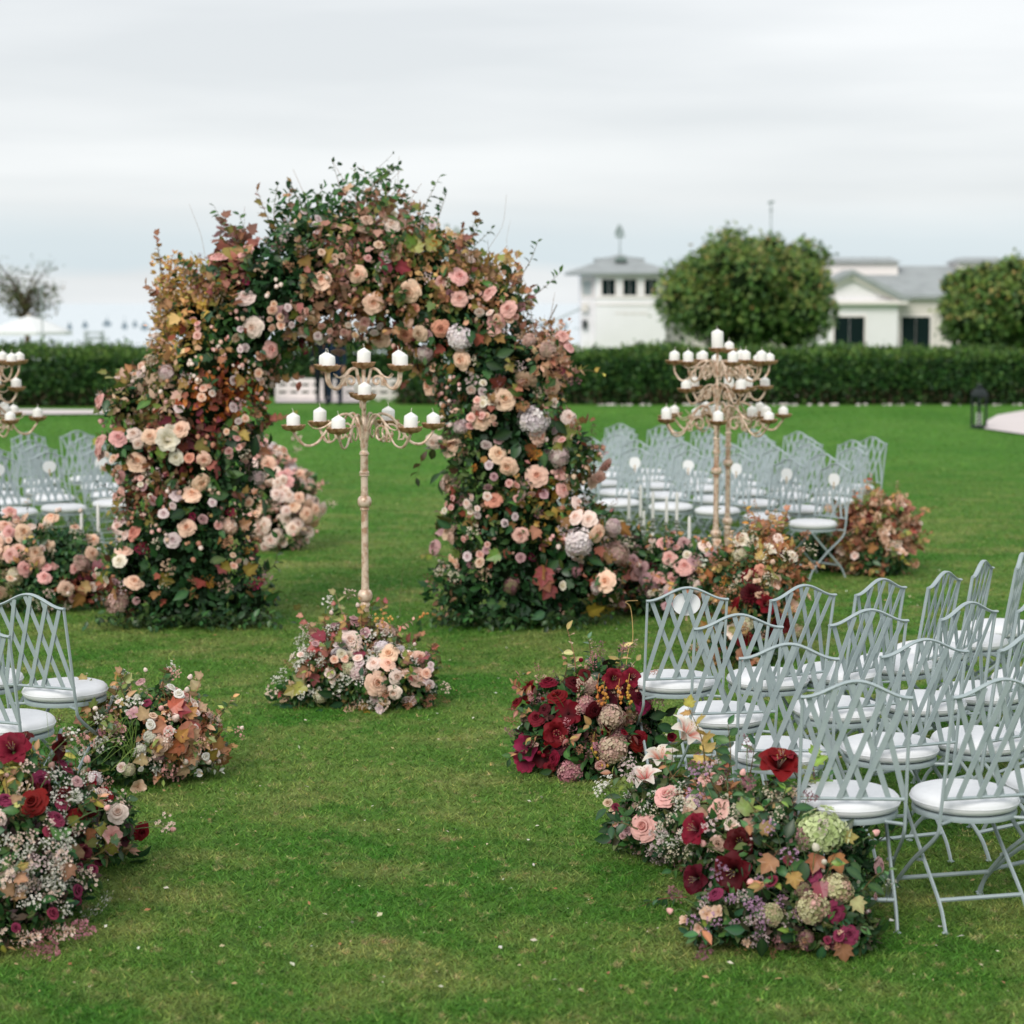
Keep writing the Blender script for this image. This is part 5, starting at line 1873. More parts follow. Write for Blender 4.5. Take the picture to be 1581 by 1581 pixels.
zones = [Z(300, 480, 75, ['#C29A4E', '#CFA86E', '#A8904A', '#C8966A', '#98944A', '#D8B28A']), Z(440, 440, 75, DEEP + ['#2E5530'], .95), Z(385, 520, 60, GREENS, .9),
         Z(350, 410, 45, ['#8E5A4A', '#A36B58', '#7B4A45', '#6F7238']), Z(345, 610, 55, ['#B0622F', '#C07A3A', '#8E4A2A', '#7A3A30']), Z(300, 680, 60, ['#6A2C3A', '#7E3A44', '#5A3A2A', '#8A4A3A'], .75),
         Z(385, 720, 60, DEEP, .9), Z(560, 385, 80, ['#3E6230', '#5A7A3A', '#C09482', '#CBA48E', '#8A9048', '#B88878'], .85), Z(520, 470, 55, ['#B87E74', '#CB9C8C', '#A8826A', '#D2AE9A'], .75),
         Z(660, 430, 60, ['#BE9264', '#CBA072', '#A07E52', '#5E7638'], .75), Z(740, 440, 60, ['#BC8A64', '#C89A76', '#9A8A4A', '#667A3A'], .75),
         Z(840, 540, 55, ['#BE8C70', '#CBA284', '#A87460', '#D2B092'], .85), Z(770, 560, 60, DEEP + GREENS, .8), Z(790, 670, 55, DEEP, .85), Z(680, 700, 45, ['#5A4438', '#3F4A28', '#6E5A3C'], .7),
         Z(720, 730, 60, ['#4E6236', '#5F7440', '#38522C', '#2A4426'], .7), Z(840, 780, 50, ['#A08038', '#B0904A', '#6A6A30'], .6), Z(850, 880, 55, ['#7A3F3A', '#8E5048', '#5A3030', '#A06858'], .7),
         Z(290, 905, 130, DEEP + ['#2A4A28'], .9), Z(810, 945, 130, DEEP + ['#2A4A28'], .9), Z(240, 740, 50, ['#6A3A30', '#7E4A3C', '#8A6242', '#5A4A2A'], .7), Z(240, 610, 60, ['#C09C86', '#CDB098', '#9A8E5A', '#768042'], .7), Z(180, 920, 40, ['#96604C', '#A87060', '#7A4A3C'], .7)]
A.foliage(11500, GREENS + GREENS + ['#4A5A2C', '#6A4A38', '#5E6A34', '#33502A'], (.04, .095), zones)
A.foliage(3600, PINKS + PINKS + GREENS + ['#B89A60'], (.03, .055), zones, 'kite', (.75, 1.02), out=.9)
A.foliage(900, ['#7A5A38', '#8A4A3A', '#5A6A30', '#A07A48'], (.05, .10), zones, 'maple', (.85, 1.0), front=-.2)
# roses read off the photograph
for cname, L_ in {
    'peach': [(498, 434, 15), (553, 422, 14), (576, 468, 15), (634, 450, 16), (589, 521, 16), (715, 555, 16), (811, 583, 15), (778, 619, 17), (743, 649, 15), (700, 692, 16), (768, 702, 15), (829, 736, 17), (828, 673, 15), (310, 744, 14), (296, 766, 15), (289, 815, 14), (206, 902, 15), (191, 853, 13), (315, 708, 12), (210, 715, 15), (920, 823, 14), (852, 597, 13), (667, 595, 15), (937, 898, 15), (436, 697, 9), (671, 567, 9)],
    'blush': [(379, 462, 14), (392, 506, 15), (206, 673, 13), (200, 655, 10), (671, 681, 13), (891, 800, 12), (910, 803, 13), (889, 778, 12), (212, 685, 10), (854, 622, 9), (728, 600, 9)],
    'pink': [(708, 429, 13), (680, 435, 10), (709, 463, 14), (758, 455, 14), (766, 496, 13), (763, 512, 11), (786, 478, 13), (416, 540, 13), (863, 732, 12), (866, 757, 13), (804, 826, 12), (562, 496, 10), (718, 832, 7), (335, 811, 9)],
    'coral': [(681, 507, 13), (627, 514, 14), (210, 823, 13), (762, 774, 13), (293, 708, 10), (640, 477, 9), (404, 547, 10), (458, 595, 9)],
    'mauve': [(662, 515, 9), (523, 541, 11), (435, 485, 13), (508, 521, 10), (770, 678, 9), (753, 750, 9), (762, 736, 8), (804, 763, 9), (839, 764, 9), (689, 821, 14), (673, 846, 12), (752, 849, 8), (803, 861, 9), (239, 772, 9), (225, 754, 9), (182, 896, 10), (210, 927, 8), (315, 800, 10), (640, 560, 9)],
    'palemauve': [(327, 777, 9), (272, 767, 11), (268, 780, 8), (253, 794, 10), (267, 834, 11), (739, 794, 8), (794, 798, 7), (778, 808, 8), (745, 604, 8), (360, 587, 10), (358, 630, 9), (277, 632, 10), (757, 719, 9), (863, 704, 12), (752, 685, 10)],
    'cream': [(273, 706, 11), (727, 792, 7), (871, 904, 9), (186, 867, 11), (377, 870, 9), (230, 745, 6)],
}.items():
    for (px, py, r) in L_:
        A.at('rose' if r > 10 else 'small_rose', cname, px, py, r)
for px, py, r, c in [(710, 522, 21, 'lilac'), (823, 650, 22, 'lilac'), (892, 837, 22, 'lilac'), (949, 858, 20, 'dustyhyd'), (864, 706, 15, 'palemauve'), (182, 932, 18, 'dustyhyd'), (655, 545, 15, 'palemauve'), (740, 632, 14, 'dustyhyd'), (712, 660, 13, 'palemauve'), (845, 540, 15, 'dustyhyd'), (815, 525, 12, 'blush'), (790, 905, 12, 'dusk')]:
    A.at('hydrangea', c, px, py, r)
A.at('amaryllis', 'cream', 259, 684, 20)
A.at('amaryllis', 'cream', 268, 668, 15)
# hop-like bract clusters
for px, py in [(365, 545), (385, 560), (350, 530), (400, 575), (410, 590), (340, 545), (372, 575), (425, 545), (540, 470), (560, 450), (605, 470), (700, 590), (690, 615), (680, 640), (430, 600), (300, 600)]:
    for _ in range(6):
        A.at('bud', A.r.choice(['tan', 'pink', 'copper', 'blush']), px + A.r.gauss(0, 11), py + A.r.gauss(0, 11), A.r.uniform(4.5, 7.5), up=-.8)
A.clusters(13, 3, 'rose', ['peach', 'blush', 'pink', 'tan'], (.042, .064), .15, zmin=.55)
A.clusters(46, 5, 'small_rose', ['pink', 'pink', 'palemauve', 'blush', 'tan', 'peach', 'peach', 'cream'], (.024, .042), .13, zmin=.35)
A.clusters(34, 6, 'bud', ['tan', 'pink', 'blush', 'copper'], (.024, .038), .10, zmin=.5, up=-.8)
A.scatter('spray', ['palemauve', 'cream', 'dusk', 'mauve', 'tan'], 95, (.10, .17), sink=.6, zmin=.3, mind=.3)
A.scatter('hydrangea', ['dustyhyd', 'palemauve', 'blush'], 16, (.05, .085), zmin=.3)
A.scatter('flower_spike', ['copper', 'gold', 'rust', 'dusk', 'magenta'], 60, (.12, .2), sink=.3, zmin=.3, mind=.3)
A.scatter('rose', ['peach', 'blush', 'pink', 'tan'], 14, (.06, .075), zmin=.5, front=-.3)
A.leaves(120, 'ovate', DEEP + GREENS, (.08, .15), zmin=.05)
A.leaves(70, 'maple', ['#9A6A4A', '#7E6E34', '#8A4A3C', '#A8844A', '#5E7030', '#A86F5C'], (.08, .14), zmin=.25, lift=.02)
# big glossy leaves on the left leg and beside the hydrangeas
for px, py, l, a in [(370, 690, 30, 130), (385, 705, 34, 60), (400, 720, 30, -20), (380, 760, 32, 190), (400, 770, 30, -60), (420, 745, 32, 10), (350, 765, 34, 180), (365, 730, 28, 240), (410, 690, 26, 40), (790, 665, 34, 200), (800, 685, 32, 250), (850, 650, 30, -30), (750, 560, 28, -20), (765, 550, 30, 20), (875, 868, 34, -50), (905, 865, 30, -20), (860, 865, 28, 220), (835, 700, 24, -80), (640, 735, 26, 200), (655, 745, 26, 250)]:
    A.leaf_at('ovate', A.r.choice(DEEP), px, py, l, a, .03)
for px, py, l, a, hx in [(640, 395, 30, 80, '#8E9440'), (655, 385, 28, 20, '#A3A04E'), (622, 400, 26, 150, '#8A8A3C'), (600, 408, 30, 200, '#9C3A3A'), (612, 400, 26, 320, '#A84848'), (630, 380, 24, 120, '#6E8A38'), (840, 875, 34, 260, '#8E4A48'), (850, 900, 30, 240, '#7A3A3C'), (835, 890, 28, 300, '#9A5A50'), (775, 855, 26, 200, '#5F8A36'), (860, 675, 26, 20, '#7E8A34'), (870, 668, 24, 70, '#8A9A3C'), (865, 690, 20, -40, '#6E7A30'), (250, 705, 22, 60, '#6E8236'), (905, 935, 30, 10, '#A8873C'), (925, 940, 26, 20, '#B5944A'), (370, 880, 26, 10, '#A8A04A'), (350, 870, 22, 200, '#9A8A3C')]:
    A.leaf_at('maple', hx, px, py, l, a, .05)
def W(px, py, dy=0.0):
    return D(px, py, YA + dy)
# shoots breaking the outline
SP = A.sprig
SP([W(345, 440), W(352, 400), W(346, 345)], 'maple', ['#8E6254', '#9A6A5A', '#7A5048', '#7E7A3C'], (.10, .15), 9)
SP([W(372, 430), W(385, 400), W(378, 372)], 'maple', ['#8E6254', '#8A7A42', '#7A5048'], (.09, .13), 6)
SP([W(255, 470), W(250, 420), W(243, 370)], 'maple', ['#A06A48', '#8E6A48', '#B08A6A'], (.05, .09), 7)
SP([W(268, 470), W(262, 420), W(268, 390)], 'ovate', ['#A06A48', '#B08A4A'], (.04, .06), 9)
for k in range(26):
    x = 250 + k * 3.6
    SP([W(x, 520, .1), W(x + A.r.uniform(-8, 8), 470), W(x + A.r.uniform(-12, 12), 418 + A.r.uniform(-28, 20))], 'maple', ['#C29C58', '#BE9464', '#A0924A', '#CFAA82', '#B0884A', '#D0A080'], (.045, .075), 11)
SP([W(460, 370), W(475, 330), W(447, 290)], 'ovate', ['#26482A', '#35582E'], (.06, .10), 9)
SP([W(480, 370), W(500, 325), W(488, 300), W(510, 310)], 'ovate', ['#26482A', '#4E7034'], (.06, .09), 9)
SP([W(540, 370), W(560, 315), W(585, 285), W(612, 262)], 'ovate', ['#2A4C2A', '#3C602E', '#5A7038'], (.06, .10), 13)
SP([W(560, 350), W(552, 310), W(570, 275), W(606, 238)], 'ovate', ['#2A4C2A', '#3C602E'], (.025, .05), 9)
SP([W(520, 370), W(530, 330), W(545, 300)], 'ovate', ['#26482A', '#35582E'], (.07, .10), 9)
SP([W(585, 370), W(590, 330), W(600, 350)], 'maple', ['#9A6E58', '#8A7242', '#6E7A3A'], (.08, .12), 7)
SP([W(665, 400), W(675, 365), W(668, 340)], 'maple', ['#6E8A3A', '#8A9444'], (.09, .12), 5)
SP([W(695, 420), W(710, 385), W(716, 350)], 'ovate', ['#2A4C2A', '#35582E'], (.06, .08), 10)
SP([W(725, 430), W(740, 410), W(735, 395)], 'maple', ['#A8844E', '#8E8A42'], (.07, .10), 6)
SP([W(780, 470), W(800, 450), W(782, 418)], 'ovate', ['#7E8A3C', '#5E7434'], (.06, .09), 8)
SP([W(790, 490), W(810, 475), W(812, 462)], 'maple', ['#8E9040', '#A88A4C'], (.07, .11), 6)
SP([W(250, 640), W(205, 610), W(165, 575)], 'maple', ['#8E9048', '#A8884E', '#B07E5C', '#7E8A42'], (.09, .14), 10)
SP([W(250, 650), W(210, 640), W(168, 620)], 'maple', ['#9A9450', '#A86E5C', '#B08A58'], (.09, .13), 9)
SP([W(235, 700), W(195, 670), W(150, 678)], 'maple', ['#9A9A4A', '#B0924E', '#8A8A3A'], (.08, .12), 10)
SP([W(225, 790), W(190, 760), W(170, 790)], 'maple', ['#8E8A42', '#A8924E'], (.07, .11), 8)
SP([W(870, 590), W(900, 572), W(935, 577)], 'maple', ['#A0A04C', '#B0A050'], (.05, .09), 4)
SP([W(870, 700), W(895, 715), W(910, 725)], 'ovate', ['#26482A', '#35582E'], (.06, .08), 9)
SP([W(880, 750), W(905, 745), W(910, 770)], 'ovate', ['#26482A', '#35582E'], (.06, .08), 10)
SP([W(680, 690), W(655, 700), W(642, 740)], 'ovate', ['#3A2E28', '#4A3A2E', '#26341E'], (.09, .13), 7)
SP([W(690, 780), W(675, 800), W(668, 850)], 'ovate', ['#5E4A3A', '#4A5A30'], (.06, .09), 8)
SP([W(690, 860), W(660, 855), W(645, 860)], 'maple', ['#7E8A3C', '#9A7A3C'], (.05, .07), 4)
SP([W(400, 890), W(425, 870), W(428, 830)], 'ovate', DEEP, (.09, .13), 9)
SP([W(385, 930), W(415, 925), W(425, 915)], 'ovate', ['#4A6A34', '#8A8A3A'], (.08, .11), 7)
SP([W(860, 470), W(835, 530), W(870, 545)], 'maple', ['#B08A58', '#A87858'], (.05, .08), 5)
A.up_sprigs(26, 'ovate', ['#2A4C2A', '#35582E', '#3C602E', '#26482A'], (.06, .10), (.22, .42), 9, zmin=2.3)
A.up_sprigs(16, 'maple', ['#9A6E58', '#A87E5A', '#7E7A3C', '#B08A5A', '#8E5A4A'], (.07, .11), (.2, .36), 7, zmin=2.1)
A.up_sprigs(26, 'maple', ['#9A7A50', '#A8705A', '#7E7A3C', '#B08A5A', '#8E5A4A'], (.06, .10), (.14, .26), 6, zmin=.9, lean=1.4)
A.up_sprigs(22, 'ovate', ['#2A4C2A', '#35582E', '#4A5A30', '#26482A'], (.06, .10), (.14, .26), 7, zmin=.6, lean=1.4)
SP([W(470, 360), W(465, 320), W(450, 285)], 'ovate', ['#26482A', '#35582E'], (.07, .10), 10)
SP([W(500, 345), W(490, 310), W(502, 285)], 'ovate', ['#3A6030', '#5A7A34'], (.07, .10), 8)
SP([W(560, 340), W(575, 290), W(600, 262), W(615, 255)], 'ovate', ['#2A4C2A', '#3C602E'], (.07, .10), 11)
SP([W(575, 340), W(590, 310), W(610, 285)], 'maple', ['#6E8A3A', '#3C602E'], (.07, .10), 6)
SP([W(350, 410), W(340, 365), W(345, 335)], 'maple', ['#8E6254', '#9A6A5A', '#7A5048'], (.10, .14), 8)
SP([W(360, 410), W(368, 375), W(375, 360)], 'maple', ['#8E6254', '#8A7A42'], (.09, .12), 6)
SP([W(252, 450), W(246, 400), W(240, 362)], 'maple', ['#A06A48', '#B08A6A'], (.05, .09), 7)
def airy(px, py, sx, sy, n, cols, size, tmpl='kite', sd=.16):
    """loose leaves on fine twigs, with the sky showing through"""
    k = YA / F_PX
    c = D(px, py, YA)
    pos = np.array(tuple(c))[None] + np.clip(rng.normal(size=(n, 3)), -1.55 - .3 * rng.random((n, 3)), 1.55 + .3 * rng.random((n, 3))) * np.array([sx * k, sd, sy * k])[None]
    T, TF = {'ovate': (OVATE, OVATE_F), 'kite': (KITE, KITE_F), 'maple': (MAPLE, MAPLE_F)}[tmpl]
    d = rand_dirs(n) + np.array([0, -.2, .25])
    leaf_batch('foliage', T, TF, pos, d, rand_dirs(n) + np.array([0, -.6, .4]), size[0] + (size[1] - size[0]) * rng.random(n), pick_cols(cols, n), M['foliage'], .22, A.t, A.L)
    for _ in range(9):
        e = c + Vector((A.r.gauss(0, sx * k), A.r.gauss(0, sd), abs(A.r.gauss(0, sy * k)) * 1.3))
        b = c + Vector((A.r.gauss(0, sx * k * .5), 0, -sy * k * 1.6))
        A.wisp([b, b.lerp(e, .5) + Vector((A.r.gauss(0, .03), 0, 0)), e], '#8A6A4A', .0028)
GOLD = ['#C9A24E', '#D2AC6E', '#B09848', '#CF9C68', '#A8A04A', '#DDB78C', '#C88E5A']
airy(288, 455, 26, 30, 950, GOLD, (.03, .06))
airy(262, 500, 16, 36, 380, ['#D0AE92', '#C8A080', '#BFA05A', '#B08A6A'], (.03, .055))
airy(366, 405, 17, 26, 110, ['#A8746A', '#B98472', '#96625A', '#8E8A4A', '#A86A5C'], (.08, .13), 'maple', .1)
airy(500, 335, 42, 24, 330, ['#2F5A32', '#3C6A36', '#4E7A3A', '#2A4C2C'], (.05, .085), 'ovate')
airy(590, 340, 34, 24, 210, ['#B98A76', '#C9A088', '#8A9048', '#A87868', '#4E7038'], (.05, .09), 'maple')
airy(570, 290, 28, 18, 60, ['#2F5A32', '#3C6A36', '#5A7A3A'], (.05, .08), 'ovate')
airy(650, 385, 26, 14, 60, ['#9AA04A', '#B0A854', '#8A9A44', '#C0A868'], (.09, .13), 'maple', .1)
airy(750, 420, 28, 16, 200, ['#C09A6A', '#B8A05A', '#CBA482', '#8A9048'], (.04, .075), 'maple')
airy(845, 545, 20, 28, 420, ['#C8987E', '#D6B29A', '#B88470', '#D9BCA0'], (.03, .055))
# bare curly twigs
WP = A.wisp
WP([W(765, 450), W(748, 400), W(775, 350), W(782, 300)], '#A7A096', .0028)
WP([W(785, 450), W(790, 400), W(782, 375), W(788, 340)], '#B0A89A', .0024)
WP([W(825, 540), W(820, 480), W(808, 430), W(790, 412)], '#A7A096', .0026)
WP([W(320, 430), W(312, 370), W(292, 315)], '#A7A096', .0026)
WP([W(700, 690), W(735, 665), W(748, 690), W(720, 700)], '#8A5A46', .006)
WP([W(715, 700), W(740, 690), W(745, 640)], '#8E4A46', .006)
WP([W(770, 520), W(730, 490), W(690, 470)], '#8A6A4A', .006)
WP([W(850, 545), W(800, 520), W(770, 500)], '#8A6A4A', .006)
WP([W(617, 950), W(620, 900), W(624, 870)], '#6A6A44', .003)
# fern skirt on the ground
for px in (290, 812):
    for k in range(60):
        a = A.r.uniform(-.3, math.pi + .3)
        b = D(px, 950, YA); b = Vector((b.x + A.r.uniform(-.58, .58), YA - A.r.uniform(.1, .45), .03))
        ln = A.r.uniform(.12, .30)
        d = Vector((math.cos(a), -.45, .15))
        A.sprig([b, b + d * ln * .5 + Vector((0, 0, .06)), b + d * ln + Vector((0, 0, -.02))], 'ovate', DEEP + GREENS[:3], (.05, .10), 4, .003, .8, '#3A4A28')

# ------------------------------------------------------------------ ground arrangements
def arrangement(label, lobes, seed, foot, name='flower_arrangement'):
    return Arrangement(name, label, 'flower arrangement', G(*foot), lobes, seed, 'flower arrangements on the lawn')

# around the foot of the central candelabrum
a = arrangement('mound of blush and peach roses around the foot of the central candelabrum', [lobe(520, 1040, 1085, 62, 58), (lobe(590, 1045, 1088, 68, 52)), lobe(555, 1000, 1080, 62, 40), lobe(640, 1058, 1090, 34, 38), lobe(470, 1068, 1088, 38, 26)], 21, (560, 1085))
a.core(.6)
Zc = lambda px, py, foot, r, hx, pr=.8: (D(px, py, G(px, foot).y), r * G(px, foot).y / F_PX, hx, pr)
a.foliage(2600, GREENS + ['#4A6A34', '#6A7038'], (.03, .065), [Zc(500, 990, 1085, 45, ['#8E4A42', '#A8685A', '#7A5A3C']), Zc(600, 975, 1085, 45, ['#A08A70', '#8E7A58', '#A87A6A', '#7E7A48'])])
a.foliage(700, ['#7A6A4A', '#98806A', '#5E6A3A'], (.02, .04), (), 'kite', (.8, 1.0))
for k, c, px, py, r in [('rose', 'blush', 540, 991, 17), ('rose', 'peach', 601, 1012, 16), ('rose', 'peach', 598, 1027, 12), ('rose', 'peach', 579, 1056, 18), ('rose', 'blush', 611, 1045, 12), ('rose', 'blush', 609, 1068, 12), ('small_rose', 'blush', 510, 1040, 11), ('small_rose', 'blush', 513, 1052, 7), ('rose', 'blush', 577, 1025, 11), ('hydrangea', 'lilac', 590, 1001, 12), ('small_rose', 'blush', 627, 1013, 10), ('hydrangea', 'lilac', 617, 1004, 9), ('rose', 'peach', 647, 1018, 13), ('rose', 'peach', 643, 1046, 15), ('small_rose', 'palemauve', 556, 1026, 10), ('small_rose', 'palemauve', 626, 1078, 9), ('small_rose', 'palemauve', 637, 1082, 9), ('open_flower', 'palemauve', 580, 1078, 10), ('open_flower', 'palemauve', 588, 1094, 9), ('small_rose', 'blush', 602, 1103, 7), ('hydrangea', 'palemauve', 553, 1040, 12), ('hydrangea', 'cream', 540, 1033, 12), ('hydrangea', 'cream', 495, 1074, 11), ('small_rose', 'mauve', 518, 970, 11), ('small_rose', 'mauve', 546, 964, 10), ('small_rose', 'mauve', 566, 978, 11), ('hydrangea', 'dustyhyd', 600, 978, 14), ('hydrangea', 'lilac', 525, 1012, 13), ('hydrangea', 'dusk', 530, 968, 10)]:
    a.at(k, c, px, py, r)
a.scatter('spray', ['white'], 22, (.09, .13), sink=.5, mind=.2, zmin=.1)
for px, py in [(457, 972), (450, 985), (462, 1000), (478, 1000), (485, 1010), (492, 1022), (500, 1030), (440, 1050), (430, 1055), (470, 992)]:
    a.at('spray', 'white', px, py, 22, up=.3)
a.scatter('flower_spike', ['copper', 'tan'], 12, (.08, .13), mind=.2)
for px, py in [(655, 1075), (650, 1085), (672, 1078), (668, 1085), (660, 1065), (620, 1102), (635, 1104)]:
    a.at('flower_spike', 'copper', px, py, 24)
for px, py, l, an, hx in [(505, 990, 26, 150, '#9A3E3C'), (498, 1000, 26, 200, '#A04A42'), (481, 968, 28, 170, '#A9705E'), (562, 1010, 22, 250, '#9A3E48'), (476, 1052, 24, 160, '#8FA06A'), (470, 1060, 26, 230, '#A8A04A'), (460, 1065, 24, 200, '#9A8A44'), (563, 1080, 20, 270, '#B08A3C'), (566, 1092, 20, 280, '#B0803C'), (480, 1035, 24, 200, '#8A5A4A'), (490, 1040, 22, 260, '#7A4038')]:
    a.leaf_at('maple', hx, px, py, l, an, .03)
for px, py, l, an in [(540, 1085, 22, 250), (530, 1080, 24, 200), (552, 1082, 24, -30), (515, 1070, 26, 170), (420, 1082, 22, 180), (432, 1078, 22, 150), (440, 1085, 22, 210), (560, 1045, 16, 90), (578, 1058, 18, 20), (455, 1085, 24, 200), (500, 1090, 22, 230)]:
    a.leaf_at('ovate', a.r.choice(['#1F4028', '#2A5034', '#244A38']), px, py, l, an, .025)
a.leaves(45, 'ovate', GREENS + ['#244A38'], (.05, .08))
a.loosen(22, 30, ['#3A6238', '#7E8A44', '#B08A5A', '#A8685A'], [('spray', 'white'), ('small_rose', 'blush'), ('bud', 'blush'), ('small_rose', 'mauve'), ('spray', 'blush')], 'maple')
a.clusters(12, 4, 'small_rose', ['blush', 'palemauve', 'peach', 'cream'], (.024, .04), .09, zmin=.08)
Y = G(560, 1085).y
P_ = lambda px, py, dy=0: D(px, py, Y + dy)
a.sprig([P_(533, 965), P_(528, 945), P_(517, 915)], 'maple', ['#A8B06A', '#B5B878'], (.06, .09), 5, .004, .9, '#A08A6A')
a.sprig([P_(500, 985), P_(478, 965), P_(462, 940)], 'maple', ['#A9705E', '#B88A72', '#8A8A4A'], (.06, .09), 5)
a.sprig([P_(610, 985), P_(622, 965), P_(645, 955)], 'ovate', ['#B98A80', '#C2988A'], (.03, .05), 7)
a.wisp([P_(645, 958), P_(652, 950), P_(662, 948)], '#B08A4A', .002, '#C9964A', 6, .008)
for px, py in [(555, 925), (590, 940), (580, 950), (600, 955)]:
    a.wisp([P_(px + 5, 985), P_(px + 2, 960), P_(px, py)], '#9A8A50', .002, '#C29A50', 5, .007)

# red arrangement right of the aisle, middle
a = arrangement('deep red and dusty pink arrangement beside the aisle at right, middle distance', [lobe(880, 1110, 1188, 72, 66), lobe(935, 1100, 1188, 58, 78), lobe(835, 1140, 1190, 42, 46), lobe(910, 1165, 1196, 62, 48), lobe(990, 1125, 1185, 34, 40)], 22, (905, 1188))
a.core(.6)
a.foliage(2200, GREENS + ['#3A2A24', '#5A3A34'], (.03, .065), [Zc(990, 1125, 1185, 50, DEEP), Zc(960, 1080, 1188, 40, ['#9A6A5C', '#8A5A50', '#A8846A'])])
for k, c, px, py, r in [('rose', 'red', 847, 1057, 14), ('rose', 'burgundy', 885, 1058, 14), ('rose', 'red', 861, 1078, 15), ('open_flower', 'red', 878, 1102, 23), ('rose', 'red', 829, 1110, 14), ('rose', 'burgundy', 842, 1096, 10), ('amaryllis', 'red', 945, 1050, 18), ('amaryllis', 'red', 972, 1052, 16), ('open_flower', 'plum', 941, 1080, 15), ('amaryllis', 'red', 858, 1130, 22), ('open_flower', 'magenta', 818, 1152, 24), ('open_flower', 'magenta', 812, 1172, 20), ('open_flower', 'burgundy', 838, 1168, 18), ('dahlia', 'burgundy', 870, 1140, 16), ('panicle', 'dustyhyd', 941, 1108, 34), ('panicle', 'dustyhyd', 911, 1063, 19), ('hydrangea', 'pinkhyd', 954, 1136, 18), ('panicle', 'magenta', 950, 1132, 14), ('hydrangea', 'pinkhyd', 880, 1192, 19), ('hydrangea', 'dustyhyd', 945, 1158, 24), ('rose', 'plum', 865, 1155, 13), ('hydrangea', 'pinkhyd', 905, 1090, 16), ('amaryllis', 'burgundy', 962, 1072, 14), ('small_rose', 'pink', 925, 1180, 10)]:
    a.at(k, c, px, py, r)
a.scatter('flower_spike', ['dusk', 'pinkhyd', 'copper'], 16, (.08, .13), mind=.2, zmin=.08)
a.scatter('spray', ['dusk', 'tan'], 14, (.08, .12), mind=.2, zmin=.08, sink=.5)
a.leaves(50, 'ovate', GREENS + DEEP, (.05, .09))
a.loosen(18, 20, ['#3A6238', '#2E5030', '#8A5A4A', '#A88A5A'], [('bud', 'red'), ('spray', 'dusk'), ('flower_spike', 'dustyhyd'), ('small_rose', 'red')])
a.clusters(10, 4, 'rose', ['red', 'burgundy', 'magenta', 'red'], (.03, .05), .10, zmin=.1)
for px, py, l, an in [(985, 1105, 28, 60), (1000, 1110, 30, 20), (1010, 1120, 30, -10), (985, 1130, 30, -40), (1005, 1135, 28, -20), (975, 1118, 26, 200), (995, 1150, 28, -60), (1018, 1108, 24, 30), (845, 1180, 24, 260), (860, 1185, 22, 200)]:
    a.leaf_at('ovate', a.r.choice(DEEP + ['#2A5030']), px, py, l, an, .03)
Y = G(905, 1188).y
a.sprig([P_(890, 1045), P_(886, 1010), P_(876, 972)], 'ovate', ['#C9B98A', '#C2A58A', '#B8B070'], (.07, .11), 6, .004, 1.0, '#9A6A5A')
a.sprig([P_(912, 1050), P_(912, 1010), P_(908, 985)], 'ovate', ['#4A6E58', '#5A7E68', '#3E6450'], (.05, .08), 8, .004)
a.sprig([P_(950, 1050), P_(956, 1025), P_(963, 1000)], 'ovate', ['#C9B070', '#C2A07A', '#B0A860'], (.07, .10), 6)
a.sprig([P_(960, 1045), P_(975, 1030), P_(982, 1020)], 'ovate', ['#C9B88A', '#B8A070'], (.06, .09), 4)
a.wisp([P_(965, 1040), P_(970, 1005), P_(977, 985), P_(974, 940), P_(966, 929), P_(985, 927)], '#C2A56A', .003)
for px in (925, 958, 972, 935):
    a.wisp([P_(px, 1040, -.1), P_(px - 3, 1065, -.25), P_(px + 2, 1085, -.28)], '#B0803C', .002, '#C2853A', 9, .007)
a.wisp([P_(918, 1130, -.25), P_(915, 1160, -.3), P_(935, 1185, -.3)], '#9A8A3C', .003, '#C9964A', 7, .008)
a.wisp([P_(806, 1145), P_(803, 1125), P_(810, 1112)], '#C9CCC4', .004, '#D8DAD4', 6, .011)

# large arrangement at the near right by the front chairs
a = arrangement('largest mixed arrangement with crimson amaryllis and white lilies at near right', [lobe(1030, 1262, 1330, 74, 66), lobe(1100, 1275, 1370, 84, 74), lobe(1160, 1310, 1420, 92, 92), lobe(1225, 1345, 1445, 92, 92), lobe(1265, 1400, 1460, 82, 66), lobe(1150, 1410, 1458, 78, 58), lobe(1300, 1330, 1430, 48, 70), lobe(1315, 1435, 1472, 44, 36), lobe(1105, 1432, 1462, 46, 36), lobe(965, 1280, 1318, 30, 38), lobe(1192, 1250, 1415, 40, 50)], 23, (1170, 1420))
a.core(.6)
a.foliage(5200, GREENS + ['#4A5A30', '#3A3A28', '#5E6A3C'], (.025, .06), [Zc(1280, 1320, 1440, 60, DEEP), Zc(1100, 1210, 1370, 50, ['#A8704E', '#B88A62', '#8A6A42']), Zc(1200, 1440, 1460, 60, ['#3A3A2C', '#4A4A38', '#2A3A24', '#6A5A50'])])
a.foliage(1600, ['#5E6A48', '#7A6A5A', '#8A6A6A', '#4A5A38'], (.015, .03), (), 'kite', (.8, 1.0))
